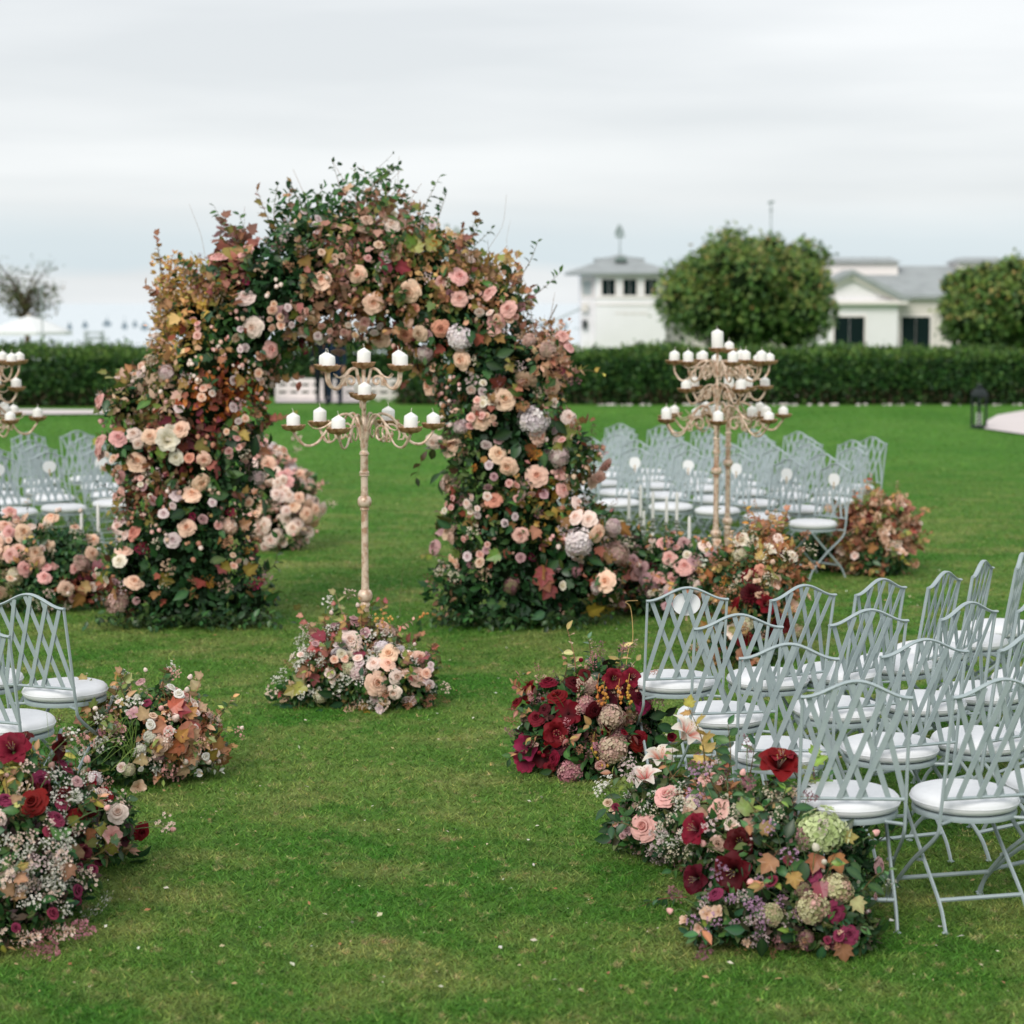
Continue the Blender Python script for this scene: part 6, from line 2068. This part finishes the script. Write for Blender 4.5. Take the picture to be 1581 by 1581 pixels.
for k, c, px, py, r in [('amaryllis', 'lily', 1047, 1149, 38), ('amaryllis', 'lily', 1022, 1188, 33), ('amaryllis', 'lily', 1000, 1214, 28), ('rose', 'pink', 1032, 1233, 21), ('rose', 'pink', 996, 1277, 21), ('rose', 'pink', 1097, 1208, 20), ('rose', 'coral', 1092, 1228, 15), ('rose', 'pink', 1112, 1252, 19), ('open_flower', 'cream', 1074, 1238, 15), ('open_flower', 'tan', 1062, 1256, 11), ('amaryllis', 'red', 1198, 1200, 36), ('amaryllis', 'red', 1208, 1185, 24), ('amaryllis', 'red', 1087, 1287, 27), ('amaryllis', 'burgundy', 1142, 1342, 36), ('amaryllis', 'burgundy', 1142, 1304, 24), ('amaryllis', 'burgundy', 1086, 1355, 25), ('hydrangea', 'greenhyd', 1268, 1287, 37), ('hydrangea', 'antique', 1255, 1402, 28), ('hydrangea', 'antique', 1291, 1373, 24), ('hydrangea', 'antique', 1193, 1412, 19), ('rose', 'berry', 1217, 1330, 10), ('rose', 'berry', 1255, 1353, 13), ('rose', 'berry', 1287, 1407, 16), ('rose', 'berry', 1310, 1443, 15), ('rose', 'mauve', 1354, 1337, 13), ('rose', 'berry', 1106, 1383, 13), ('open_flower', 'tan', 1091, 1412, 13), ('open_flower', 'tan', 1058, 1422, 10), ('open_flower', 'tan', 1078, 1433, 10), ('open_flower', 'tan', 1110, 1408, 11), ('open_flower', 'blush', 1130, 1278, 14), ('open_flower', 'tan', 1155, 1275, 13), ('panicle', 'dustyhyd', 1220, 1455, 20), ('panicle', 'dusk', 1245, 1445, 18), ('hydrangea', 'dusk', 1240, 1375, 14), ('rose', 'tan', 1110, 1300, 13)]:
    a.at(k, c, px, py, r)
for k in range(34):
    a.at('spray', a.r.choice(['violet', 'violet', 'palemauve']), a.r.gauss(1165, 42), a.r.gauss(1408, 34), a.r.uniform(20, 32), sink=.5)
for k in range(40):
    a.at('spray', a.r.choice(['white', 'cream', 'blush']), a.r.gauss(1035, 30), a.r.gauss(1275, 30), a.r.uniform(22, 32), sink=.5)
for k in range(18):
    a.at('spray', a.r.choice(['cream', 'tan']), a.r.gauss(1190, 50), a.r.gauss(1245, 22), a.r.uniform(24, 34), sink=.4)
for k in range(16):
    a.at('spray', 'palemauve', a.r.gauss(1030, 12), a.r.gauss(1330, 18), a.r.uniform(20, 28), sink=.5)
for k in range(20):
    a.at('flower_spike', a.r.choice(['dusk', 'copper', 'tan']), a.r.gauss(1230, 45), a.r.gauss(1462, 12), a.r.uniform(24, 36))
a.scatter('bud', ['palemauve', 'cream', 'greenhyd'], 24, (.010, .016))
for px, py, l, an, hx in [(1257, 1322, 34, 250, '#B0644E'), (1278, 1322, 36, 290, '#C2824E'), (1199, 1325, 36, 230, '#A8784E'), (1224, 1345, 30, 280, '#B08A50'), (1305, 1450, 34, 270, '#A8685A'), (1321, 1472, 34, 280, '#B08A3E'), (1092, 1165, 36, 100, '#B88A62'), (1108, 1180, 30, 30, '#B07A50'), (1145, 1262, 34, 60, '#9AAA52'), (1100, 1260, 28, 200, '#A8786A'), (1180, 1290, 28, 0, '#A07848'), (1265, 1370, 34, 280, '#8A3A3C'), (1310, 1390, 30, 300, '#A8A874'), (1290, 1300, 26, 20, '#B0985A')]:
    a.leaf_at('maple', hx, px, py, l, an, .04)
for px, py, l, an in [(1150, 1432, 34, 175), (1172, 1440, 36, 275), (1195, 1440, 34, -10), (1270, 1450, 30, 260), (1120, 1205, 30, 200), (1150, 1215, 32, 20), (1105, 1230, 30, 160), (1185, 1262, 34, 200), (1225, 1260, 34, 20), (1240, 1330, 40, 260), (1300, 1350, 36, -40), (1180, 1310, 30, 120), (1165, 1330, 30, 240), (960, 1235, 30, 160), (950, 1290, 30, 190), (945, 1255, 26, 200), (985, 1325, 28, 240), (1000, 1330, 28, 280), (1070, 1330, 26, 70), (1215, 1300, 34, 80), (1300, 1290, 30, 60), (1330, 1370, 30, -20)]:
    a.leaf_at('ovate', a.r.choice(['#1F4026', '#2A5030', '#244A2C', '#1B3A22']), px, py, l, an, .03)
a.leaves(90, 'ovate', GREENS + DEEP, (.045, .085))
a.loosen(26, 46, ['#3A6238', '#2E5A34', '#4A7040', '#3A6238', '#7E9A48', '#A8805A'], [('spray', 'white'), ('spray', 'palemauve'), ('small_rose', 'berry'), ('bud', 'cream'), ('bud', 'pink'), ('flower_spike', 'dusk'), ('spray', 'violet')], 'ovate', (.05, .085))
a.clusters(9, 3, 'small_rose', ['mauve', 'berry', 'tan', 'blush'], (.016, .026), .07, zmin=.06)
Y = G(1170, 1400).y
a.sprig([P_(1120, 1215), P_(1128, 1170), P_(1124, 1118)], 'ovate', ['#2E5A34', '#3C6A3C', '#264A2C'], (.07, .10), 10)
a.sprig([P_(1150, 1225), P_(1160, 1185), P_(1165, 1150)], 'ovate', ['#2E5A34', '#4E7448'], (.07, .10), 7)
a.sprig([P_(1110, 1230), P_(1095, 1195), P_(1100, 1160)], 'ovate', ['#2E5A34', '#5E7A58'], (.06, .09), 7)
a.sprig([P_(1090, 1200), P_(1083, 1140), P_(1062, 1090)], 'maple', ['#C2A85A', '#B0A04A', '#C29A60'], (.06, .09), 7)
a.sprig([P_(1255, 1290), P_(1258, 1220), P_(1254, 1165)], 'maple', ['#7EA03C', '#8EA848', '#6E9438'], (.08, .11), 8, .004, .9, '#8A3A3A')
a.sprig([P_(1268, 1300), P_(1272, 1240), P_(1275, 1190)], 'ovate', ['#8EA058', '#6E8A48'], (.07, .10), 6)
a.sprig([P_(1290, 1350), P_(1340, 1310), P_(1400, 1268)], 'ovate', ['#2E5A34', '#264A2C', '#3C6A3C'], (.06, .10), 10, .005)
a.sprig([P_(1300, 1330), P_(1325, 1290), P_(1333, 1265)], 'ovate', ['#2E5A34', '#264A2C'], (.07, .10), 7, .004)
a.sprig([P_(1300, 1370), P_(1350, 1350), P_(1375, 1365)], 'ovate', ['#2E5A34', '#4E7448'], (.05, .08), 9, .004)
a.sprig([P_(1060, 1385), P_(1020, 1388), P_(988, 1400)], 'ovate', ['#1F4026', '#2A5030'], (.05, .075), 9, .003, .8, '#7A4A3A')
a.sprig([P_(985, 1280), P_(955, 1270), P_(935, 1285)], 'ovate', ['#1F4026', '#2A5030'], (.06, .09), 8)
a.sprig([P_(1250, 1230), P_(1225, 1190), P_(1222, 1165)], 'ovate', ['#1F4026', '#5E7A68'], (.06, .09), 7)
for x0, y0, x1, y1, x2, y2 in [(1300, 1460, 1345, 1420, 1369, 1427), (1300, 1455, 1330, 1435, 1344, 1419), (1310, 1470, 1360, 1460, 1379, 1440), (1315, 1460, 1365, 1470, 1374, 1472), (1305, 1440, 1350, 1400, 1383, 1410), (1310, 1465, 1340, 1480, 1352, 1470)]:
    a.wisp([P_(x0, y0), P_(x1, y1), P_(x2, y2)], '#7A8A4A', .0022, '#A85A6A', 2, .009)
for px, py, r, c in [(1344, 1420, 12, 'mauve'), (1369, 1426, 11, 'berry'), (1380, 1441, 9, 'berry'), (1366, 1441, 8, 'cream'), (1335, 1445, 9, 'cream')]:
    pp = P_(px, py)
    a.put('small_rose', c, pp, (CAMP - pp).normalized(), r * pp.y / F_PX, free=True)

# near left arrangement, cut by the frame
a = arrangement('crimson and berry arrangement with white sprays at the near left edge', [lobe(60, 1255, 1390, 88, 88), lobe(130, 1270, 1345, 78, 62), lobe(20, 1320, 1440, 90, 96), lobe(80, 1350, 1410, 66, 56), lobe(175, 1290, 1330, 34, 36), lobe(30, 1210, 1400, 50, 60), lobe(35, 1400, 1452, 70, 44), lobe(-20, 1420, 1462, 60, 46)], 24, (60, 1400))
a.core(.6)
a.foliage(3600, GREENS + ['#4A3A30', '#5E6A3C', '#3A2A2A'], (.025, .06), [Zc(20, 1205, 1400, 40, ['#8E9A44', '#A8A04A', '#B08A5A']), Zc(110, 1320, 1360, 45, ['#A8846A', '#B09A7A', '#7A5A4A'])])
for k, c, px, py, r in [('amaryllis', 'red', 24, 1168, 30), ('amaryllis', 'burgundy', 74, 1149, 24), ('amaryllis', 'burgundy', 38, 1148, 16), ('rose', 'red', 54, 1243, 22), ('rose', 'burgundy', 64, 1218, 18), ('rose', 'berry', 62, 1203, 14), ('rose', 'berry', 96, 1243, 11), ('rose', 'berry', 85, 1266, 14), ('rose', 'red', 117, 1266, 17), ('rose', 'berry', 74, 1285, 10), ('rose', 'berry', 8, 1237, 13), ('open_flower', 'red', 136, 1209, 15), ('open_flower', 'red', 158, 1232, 17), ('rose', 'blush', 182, 1256, 15), ('rose', 'red', 215, 1283, 14), ('open_flower', 'pink', 172, 1290, 15), ('open_flower', 'mauve', 171, 1308, 12), ('open_flower', 'plum', 190, 1297, 11), ('rose', 'burgundy', 128, 1316, 13), ('bud', 'pink', 112, 1168, 10), ('rose', 'berry', 95, 1180, 9), ('rose', 'berry', 104, 1192, 9), ('rose', 'mauve', 118, 1208, 9), ('hydrangea', 'lilac', 145, 1203, 12), ('rose', 'blush', 2, 1262, 13), ('rose', 'blush', 0, 1345, 14), ('rose', 'burgundy', 100, 1228, 12), ('rose', 'burgundy', 140, 1250, 12), ('rose', 'plum', 105, 1290, 11)]:
    a.at(k, c, px, py, r)
for k in range(70):
    a.at('spray', a.r.choice(['white', 'white', 'blush', 'palemauve']), a.r.gauss(62, 48), a.r.gauss(1335, 36), a.r.uniform(24, 38), sink=.35)
for k in range(16):
    a.at('spray', 'white', a.r.gauss(120, 26), a.r.gauss(1222, 18), a.r.uniform(20, 28), sink=.4)
for px, py in [(125, 1385), (150, 1375), (140, 1400), (110, 1380), (60, 1400), (80, 1405)]:
    a.at('spray', 'white', px, py, 34, up=0)
Y = G(60, 1430).y
for px, py in [(90, 1445), (75, 1440), (60, 1445), (40, 1450), (30, 1460), (100, 1440), (15, 1455), (50, 1430)]:
    pp = G(px, py, .04)
    a.put('flower_spike', 'blush' if px % 2 else 'pinkhyd', pp, (.9, -.4, .15), .14, free=True, up=0)
for px, py, l, an, hx in [(109, 1310, 38, 200, '#B89A7A'), (95, 1330, 32, 250, '#B08A6A'), (125, 1300, 28, 60, '#A8A06A'), (5, 1200, 34, 150, '#A0A048'), (12, 1215, 34, 20, '#B09A50'), (150, 1270, 24, 280, '#A09A4A'), (160, 1305, 26, 20, '#9A9A48'), (130, 1275, 22, 250, '#A86A4A'), (105, 1258, 22, 280, '#9A9A3C')]:
    a.leaf_at('maple', hx, px, py, l, an, .04)
for px, py, l, an in [(200, 1315, 36, 10), (195, 1325, 34, -20), (185, 1318, 30, 200), (100, 1285, 32, 200), (105, 1275, 32, 10), (85, 1300, 30, 120), (10, 1285, 30, 180), (15, 1365, 30, 200), (10, 1390, 30, 100), (30, 1260, 30, 170)]:
    a.leaf_at('ovate', a.r.choice(['#2A5030', '#244A2C', '#3A6A34']), px, py, l, an, .03)
a.leaves(60, 'ovate', GREENS + DEEP, (.045, .08))
a.loosen(20, 46, ['#3A6238', '#2E5A34', '#A8A052', '#B08A6A'], [('spray', 'white'), ('spray', 'blush'), ('small_rose', 'berry'), ('bud', 'pink')], 'maple')
Y = G(60, 1390).y
a.wisp([P_(5, 1290, -.2), P_(25, 1240, -.25), P_(36, 1180, -.2)], '#C9B08A', .005)
a.wisp([P_(5, 1290, -.2), P_(30, 1250, -.25), P_(46, 1210, -.25)], '#C9B08A', .004)
for px, py in [(88, 1120), (103, 1140), (105, 1130), (72, 1100), (128, 1138), (100, 1100)]:
    a.wisp([P_(px + 8, 1215), P_(px + 6, 1170), P_(px, py)], '#7A8A50', .0016, '#8A4A4A', 1, .009)

# middle left arrangement with arching grass
a = arrangement('blush and peach leafed arrangement with grass stems left of the aisle, middle distance', [lobe(200, 1160, 1208, 68, 58), lobe(270, 1140, 1200, 68, 58), lobe(235, 1130, 1205, 78, 60), lobe(165, 1130, 1200, 34, 46), lobe(310, 1150, 1195, 30, 38)], 25, (235, 1203))
a.core(.6)
a.foliage(2400, GREENS + ['#4A6A34', '#3A4A2A'], (.025, .06), [Zc(285, 1120, 1200, 55, ['#B07A5C', '#C29878', '#A8684A', '#B08A50']), Zc(165, 1110, 1200, 40, ['#8A8A4A', '#A88A5A'])])
for k, c, px, py, r in [('hydrangea', 'white', 180, 1062, 9), ('hydrangea', 'white', 211, 1077, 6), ('rose', 'mauve', 218, 1054, 8), ('rose', 'cream', 166, 1120, 9), ('bud', 'blush', 269, 1111, 13), ('bud', 'pink', 248, 1095, 9), ('rose', 'blush', 321, 1105, 10), ('rose', 'blush', 305, 1088, 8), ('open_flower', 'mauve', 207, 1103, 11), ('bud', 'blush', 332, 1161, 11), ('rose', 'blush', 299, 1156, 11), ('rose', 'white', 294, 1180, 10), ('hydrangea', 'blush', 253, 1143, 15), ('hydrangea', 'white', 232, 1138, 11), ('hydrangea', 'white', 218, 1156, 10), ('rose', 'mauve', 247, 1165, 11), ('hydrangea', 'cream', 198, 1188, 11), ('open_flower', 'tan', 212, 1214, 14), ('open_flower', 'tan', 240, 1219, 11), ('open_flower', 'tan', 268, 1210, 9), ('rose', 'berry', 228, 1086, 7), ('small_rose', 'pink', 190, 1125, 8), ('small_rose', 'blush', 305, 1172, 8), ('open_flower', 'dusk', 180, 1220, 9)]:
    a.at(k, c, px, py, r)
a.scatter('spray', ['white', 'blush', 'pink'], 30, (.08, .12), mind=.2, sink=.45)
for px, py in [(170, 1130), (180, 1132), (162, 1135), (190, 1120)]:
    a.at('flower_spike', 'pinkhyd', px, py, 26)
for k in range(26):
    a.leaf_at('maple', a.r.choice(['#C29A7A', '#B8785A', '#C2A884', '#A8583E', '#B08A4A']), a.r.gauss(285, 26), a.r.gauss(1125, 30), a.r.uniform(22, 32), a.r.uniform(0, 360), .03)
a.leaves(46, 'ovate', GREENS + DEEP, (.045, .08))
a.loosen(24, 40, ['#3A6238', '#C29A78', '#B88A5A', '#8EA058'], [('spray', 'white'), ('bud', 'blush'), ('small_rose', 'blush'), ('small_rose', 'white'), ('spray', 'pink')], 'maple')
a.clusters(10, 4, 'small_rose', ['blush', 'white', 'pink', 'tan'], (.022, .034), .08, zmin=.08)
Y = G(235, 1203).y
a.sprig([P_(285, 1105), P_(300, 1075), P_(312, 1045)], 'maple', ['#C9B898', '#C2A884'], (.07, .10), 4, .004, .8, '#B08A6A')
a.sprig([P_(250, 1100), P_(245, 1075), P_(247, 1058)], 'ovate', ['#1F4026', '#2A5030'], (.06, .09), 5)
a.sprig([P_(280, 1100), P_(300, 1085), P_(312, 1075)], 'ovate', ['#1F4026', '#2A5030'], (.05, .08), 5)
a.sprig([P_(165, 1115), P_(150, 1080), P_(128, 1050)], 'maple', ['#A0AA6A', '#8EA058', '#B0A060'], (.06, .09), 7)
a.sprig([P_(170, 1115), P_(160, 1095), P_(150, 1070)], 'maple', ['#8E8A42', '#A88A52'], (.06, .08), 5)
a.sprig([P_(325, 1150), P_(340, 1130), P_(350, 1125)], 'maple', ['#8EA048', '#A0A858'], (.05, .07), 4)
a.sprig([P_(300, 1180), P_(325, 1185), P_(342, 1192)], 'ovate', ['#5E7A48', '#C9CCC0'], (.03, .05), 8)
for px, py in [(175, 1017), (197, 1010), (171, 1028), (234, 1020), (238, 1028), (210, 1043), (190, 1048), (238, 1055), (100, 1103), (72, 1101), (128, 1137), (104, 1140)]:
    a.wisp([P_(a.r.uniform(190, 215), 1150), P_((px + 200) / 2, (py + 1100) / 2), P_(px, py)], '#8A9458', .0016, '#7A3A40', 1, .010)
for k in range(16):
    x = a.r.uniform(150, 235); y0 = a.r.uniform(1110, 1180)
    a.wisp([P_(205 + a.r.gauss(0, 8), 1185, -.2), P_((x + 205) / 2 - 8, y0 - 10, -.32), P_(x - 40 + a.r.gauss(0, 10), y0 + 20, -.3)], '#7E9A4E', .0022)

# left background, below the left chairs
a = arrangement('peach rose and green fern arrangement at the left edge beside the arch', [lobe(30, 870, 940, 66, 62), lobe(95, 868, 938, 56, 56), lobe(130, 905, 940, 36, 38), lobe(60, 905, 942, 70, 38), lobe(-15, 850, 935, 46, 70)], 26, (60, 935))
a.core(.6)
a.foliage(2600, GREENS + ['#3E6A44', '#2E5A3A', '#5A7A4A'], (.035, .075), [Zc(130, 915, 938, 40, ['#5A2A30', '#8A4A3A', '#A8684A']), Zc(20, 890, 938, 40, ['#8E9A6A', '#A8A07A', '#5E6A3C'])])
for k, c, px, py, r in [('rose', 'peach', 80, 803, 13), ('rose', 'peach', 34, 823, 13), ('rose', 'blush', 47, 817, 11), ('rose', 'peach', 8, 854, 13), ('rose', 'peach', 28, 850, 11), ('rose', 'peach', 57, 866, 12), ('rose', 'pink', 68, 893, 11), ('rose', 'tan', 76, 842, 9), ('hydrangea', 'dustyhyd', 125, 870, 13), ('rose', 'pink', 114, 879, 8), ('rose', 'tan', 101, 909, 11), ('rose', 'rust', 123, 912, 11), ('rose', 'peach', 8, 815, 12), ('rose', 'blush', 5, 832, 10), ('rose', 'tan', 40, 800, 8), ('hydrangea', 'cream', 22, 890, 14), ('rose', 'pink', 72, 878, 8)]:
    a.at(k, c, px, py, r)
a.scatter('small_rose', ['peach', 'pink', 'tan', 'blush'], 20, (.03, .045), zmin=.1)
a.scatter('spray', ['cream', 'blush', 'tan'], 26, (.10, .15), mind=.2, sink=.5)
for px, py, l, an, hx in [(140, 880, 26, 20, '#6A1A30'), (148, 898, 24, 40, '#A8A04A'), (138, 903, 22, 200, '#C2A070'), (158, 903, 18, -20, '#5A1A28'), (120, 915, 26, 230, '#A8684A')]:
    a.leaf_at('maple', hx, px, py, l, an, .04)
a.leaves(60, 'ovate', GREENS + ['#3E6A44'], (.06, .10))
a.loosen(20, 20, ['#4A7A50', '#3A6238', '#A88A5A'], [('small_rose', 'peach'), ('spray', 'cream'), ('bud', 'blush')], 'ovate', (.05, .08), (.1, .22), (.025, .04))
a.clusters(10, 4, 'rose', ['peach', 'blush', 'pink'], (.045, .06), .14, zmin=.15)
Y = G(60, 935).y
for k in range(12):
    x = 85 + k * 4
    a.sprig([P_(x, 860), P_(x + 10, 840), P_(x + 14 + a.r.uniform(-8, 20), 815 + a.r.uniform(-12, 20))], 'ovate', ['#3E7048', '#4E8058', '#2E5A3A'], (.03, .05), 10, .003)

# behind the left leg of the arch
a = arrangement('pale pink rose arrangement behind the left leg of the arch', [lobe(435, 790, 848, 50, 60), lobe(455, 770, 846, 34, 44), lobe(420, 740, 846, 34, 46)], 27, (435, 845))
a.core(.6)
a.foliage(1300, GREENS + PINKS, (.04, .08))
a.clusters(12, 5, 'rose', ['blush', 'pink', 'peach', 'blush'], (.045, .075), .16, zmin=.15, front=-.2)
a.scatter('rose', ['blush', 'peach'], 16, (.05, .07), zmin=.15, mind=.55)
a.scatter('hydrangea', ['blush', 'lilac'], 5, (.06, .09), zmin=.15, mind=.5)
a.loosen(14, 16, ['#C9A08C', '#3A6238', '#D2B09A'], [('small_rose', 'blush'), ('spray', 'blush'), ('bud', 'pink')], 'maple', (.06, .09), (.1, .2), (.03, .045))
a.scatter('spray', ['blush', 'palemauve'], 20, (.1, .15), mind=.2, sink=.5)
a.leaves(24, 'ovate', DEEP, (.08, .12))

# right of the arch
a = arrangement('dusty pink rose and dark leaf arrangement adjoining the arch at right', [lobe(965, 880, 938, 50, 60), lobe(1020, 888, 942, 56, 56), lobe(1065, 895, 945, 44, 50), lobe(1000, 925, 945, 70, 28)], 28, (1010, 940))
a.core(.6)
a.foliage(2600, GREENS + DEEP + ['#4A5A30'], (.04, .08), [Zc(950, 925, 940, 40, ['#7A4A3A', '#A8844A', '#6A3A38'])])
for k, c, px, py, r in [('rose', 'pink', 1024, 841, 11), ('rose', 'pink', 1033, 863, 12), ('rose', 'pink', 1057, 878, 14), ('rose', 'pink', 1018, 893, 11), ('rose', 'pink', 1036, 896, 11), ('rose', 'pink', 984, 888, 10), ('rose', 'blush', 936, 895, 14), ('hydrangea', 'dustyhyd', 950, 858, 20), ('small_rose', 'cream', 1002, 901, 8), ('dahlia', 'plum', 1006, 878, 11), ('rose', 'blush', 1032, 912, 9), ('small_rose', 'cream', 1005, 917, 6), ('small_rose', 'cream', 1020, 915, 6), ('rose', 'mauve', 1068, 870, 9), ('open_flower', 'dusk', 955, 832, 12), ('rose', 'blush', 1078, 905, 9)]:
    a.at(k, c, px, py, r)
a.scatter('small_rose', ['cream', 'pink', 'blush'], 14, (.03, .045))
a.scatter('spray', ['cream', 'dusk', 'mauve'], 22, (.1, .15), mind=.2, sink=.5)
a.leaves(60, 'ovate', DEEP + GREENS, (.07, .12))
a.loosen(18, 16, ['#3A6238', '#2E5A34', '#A8784E'], [('small_rose', 'pink'), ('spray', 'cream'), ('bud', 'blush')], 'ovate', (.05, .09), (.1, .22), (.025, .04))
a.clusters(8, 4, 'rose', ['pink', 'blush', 'mauve'], (.04, .058), .13, zmin=.15)
Y = G(1010, 940).y
a.sprig([P_(1000, 850), P_(1003, 830), P_(1000, 810)], 'ovate', ['#A8824A', '#8E8A48'], (.04, .07), 8)
a.sprig([P_(1045, 850), P_(1042, 835), P_(1048, 825)], 'maple', ['#B08A4A', '#A87A50'], (.07, .09), 5)

a = arrangement('autumn toned arrangement with crimson dahlias at the foot of the right candelabra', [lobe(1125, 900, 985, 44, 62), lobe(1175, 905, 1000, 56, 62), lobe(1165, 960, 1020, 58, 60), lobe(1200, 880, 990, 44, 56), lobe(1180, 845, 985, 36, 36), lobe(1150, 1000, 1025, 60, 28)], 29, (1160, 1005))
a.core(.6)
a.foliage(3200, GREENS + ['#7A6A38', '#A8784E', '#8A5A3C', '#4A5A30'], (.035, .07), [Zc(1190, 840, 985, 45, ['#B0805A', '#C29468', '#A86A40', '#B89A5A']), Zc(1210, 900, 990, 40, ['#B0805A', '#A8684A', '#8A5A3C']), Zc(1150, 1000, 1015, 60, DEEP)])
for k, c, px, py, r in [('dahlia', 'red', 1159, 893, 18), ('dahlia', 'burgundy', 1161, 918, 22), ('rose', 'red', 1139, 935, 14), ('amaryllis', 'red', 1177, 938, 17), ('hydrangea', 'cream', 1150, 964, 14), ('dahlia', 'red', 1150, 988, 16), ('amaryllis', 'burgundy', 1203, 962, 17), ('open_flower', 'cream', 1186, 850, 13), ('rose', 'blush', 1201, 832, 8), ('amaryllis', 'cream', 1148, 841, 14), ('hydrangea', 'cream', 1143, 858, 11), ('open_flower', 'tan', 1193, 899, 13), ('rose', 'cream', 1222, 860, 9), ('dahlia', 'plum', 1211, 860, 12), ('rose', 'coral', 1175, 880, 9), ('open_flower', 'tan', 1220, 935, 12), ('dahlia', 'burgundy', 1185, 985, 15), ('hydrangea', 'antique', 1230, 975, 12)]:
    a.at(k, c, px, py, r)
a.scatter('flower_spike', ['copper', 'gold', 'tan'], 22, (.12, .18), mind=.2)
a.scatter('spray', ['cream', 'tan'], 16, (.1, .14), mind=.2, sink=.5)
a.scatter('open_flower', ['tan', 'copper', 'blush'], 12, (.04, .06))
a.leaves(40, 'maple', ['#B0805A', '#A8684A', '#B8904A', '#8A8A42'], (.07, .11))
a.leaves(40, 'ovate', GREENS, (.06, .09))
a.loosen(26, 24, ['#C29468', '#B0805A', '#8A8A42', '#A86A40'], [('open_flower', 'tan'), ('flower_spike', 'copper'), ('spray', 'cream'), ('bud', 'tan')], 'maple', (.05, .09), (.1, .25), (.025, .04))
Y = G(1160, 985).y
a.sprig([P_(1160, 830), P_(1155, 800), P_(1150, 780)], 'ovate', ['#B0823C', '#A8784A'], (.04, .07), 10)
a.sprig([P_(1185, 830), P_(1190, 810), P_(1196, 800)], 'maple', ['#B0805A', '#C29468'], (.06, .10), 7)
a.sprig([P_(1125, 860), P_(1112, 830), P_(1108, 770)], 'ovate', ['#5E6A38', '#4A5A30'], (.03, .05), 8, .004)
for k in range(5):
    a.sprig([P_(1100 + k * 6, 890), P_(1090 + k * 5, 870), P_(1085 + k * 6, 860 - k * 3)], 'ovate', ['#C9CFC6', '#B8C2B4', '#5E7A58'], (.05, .08), 5, .003)

a = arrangement('russet autumn shrub arrangement at the far right end of the chairs', [lobe(1345, 830, 885, 46, 54), lobe(1375, 815, 882, 32, 46), lobe(1320, 845, 885, 30, 42), lobe(1350, 862, 886, 52, 26)], 30, (1348, 883))
a.core(.6)
a.foliage(2600, ['#9A6A54', '#B08468', '#C09A7C', '#8A5044', '#76804A', '#8A7A50', '#48683A'], (.04, .08), [Zc(1360, 870, 884, 50, GREENS), Zc(1395, 850, 884, 26, GREENS)])
a.clusters(12, 5, 'open_flower', ['tan', 'copper', 'blush'], (.03, .05), .12, zmin=.2)
a.scatter('flower_spike', ['copper', 'rust', 'tan'], 22, (.12, .2), mind=.2, zmin=.2)
a.leaves(46, 'maple', ['#A8704A', '#B08A52', '#8A4A3A', '#9A8A42'], (.08, .12), zmin=.2)
a.leaves(16, 'ovate', GREENS + ['#C2CCB8'], (.08, .10))
a.loosen(30, 16, ['#C29468', '#B0805A', '#8A8A42', '#A05A40', '#5E7A3A'], [('flower_spike', 'copper'), ('flower_spike', 'tan')], 'maple', (.06, .10), (.12, .28), (.03, .045))
Y = G(1348, 883).y
a.sprig([P_(1370, 790), P_(1378, 775), P_(1385, 762)], 'ovate', ['#B08A4A', '#A86A4A'], (.05, .08), 8)
a.sprig([P_(1330, 800), P_(1325, 780), P_(1322, 765)], 'ovate', ['#8A4A3A', '#A86A4A'], (.05, .08), 8)

# dark leafy clump between the far right chairs and the russet shrub
a = arrangement('low dark green leafy clump beneath the end chair of the far right block', [lobe(1262, 850, 878, 48, 26), lobe(1300, 862, 882, 24, 20)], 31, (1265, 876))
a.core(.6)
a.foliage(1100, DEEP + GREENS, (.05, .09))
a.leaves(30, 'ovate', GREENS, (.08, .13))

# ------------------------------------------------------------------ fallen petals and leaf bits on the grass
def litter():
    n = 1100
    yy = 6.9 + 11.5 * rng.random(n) ** 1.25
    xx = (rng.random(n) - .5) * (.5 * yy)
    pos = np.stack([xx, yy, np.full(n, .018) + .012 * rng.random(n)], 1)
    d = rand_dirs(n); d[:, 2] *= .25
    up = np.tile(np.array([0, 0, 1.0]), (n, 1)) + rand_dirs(n) * .45
    sz = .008 + .026 * rng.random(n) ** 2.2
    col = pick_cols(['#D8D2BC', '#CFC2A0', '#C2A97C', '#B8946A', '#E2DFD2', '#A8744E', '#8A6A42'], n)
    o = leaf_batch('fallen_petals', KITE, KITE_F, pos, d, up, sz, col, M['foliage'], .15)
    o['label'] = 'scattered fallen petals and leaf bits on the lawn'
litter()
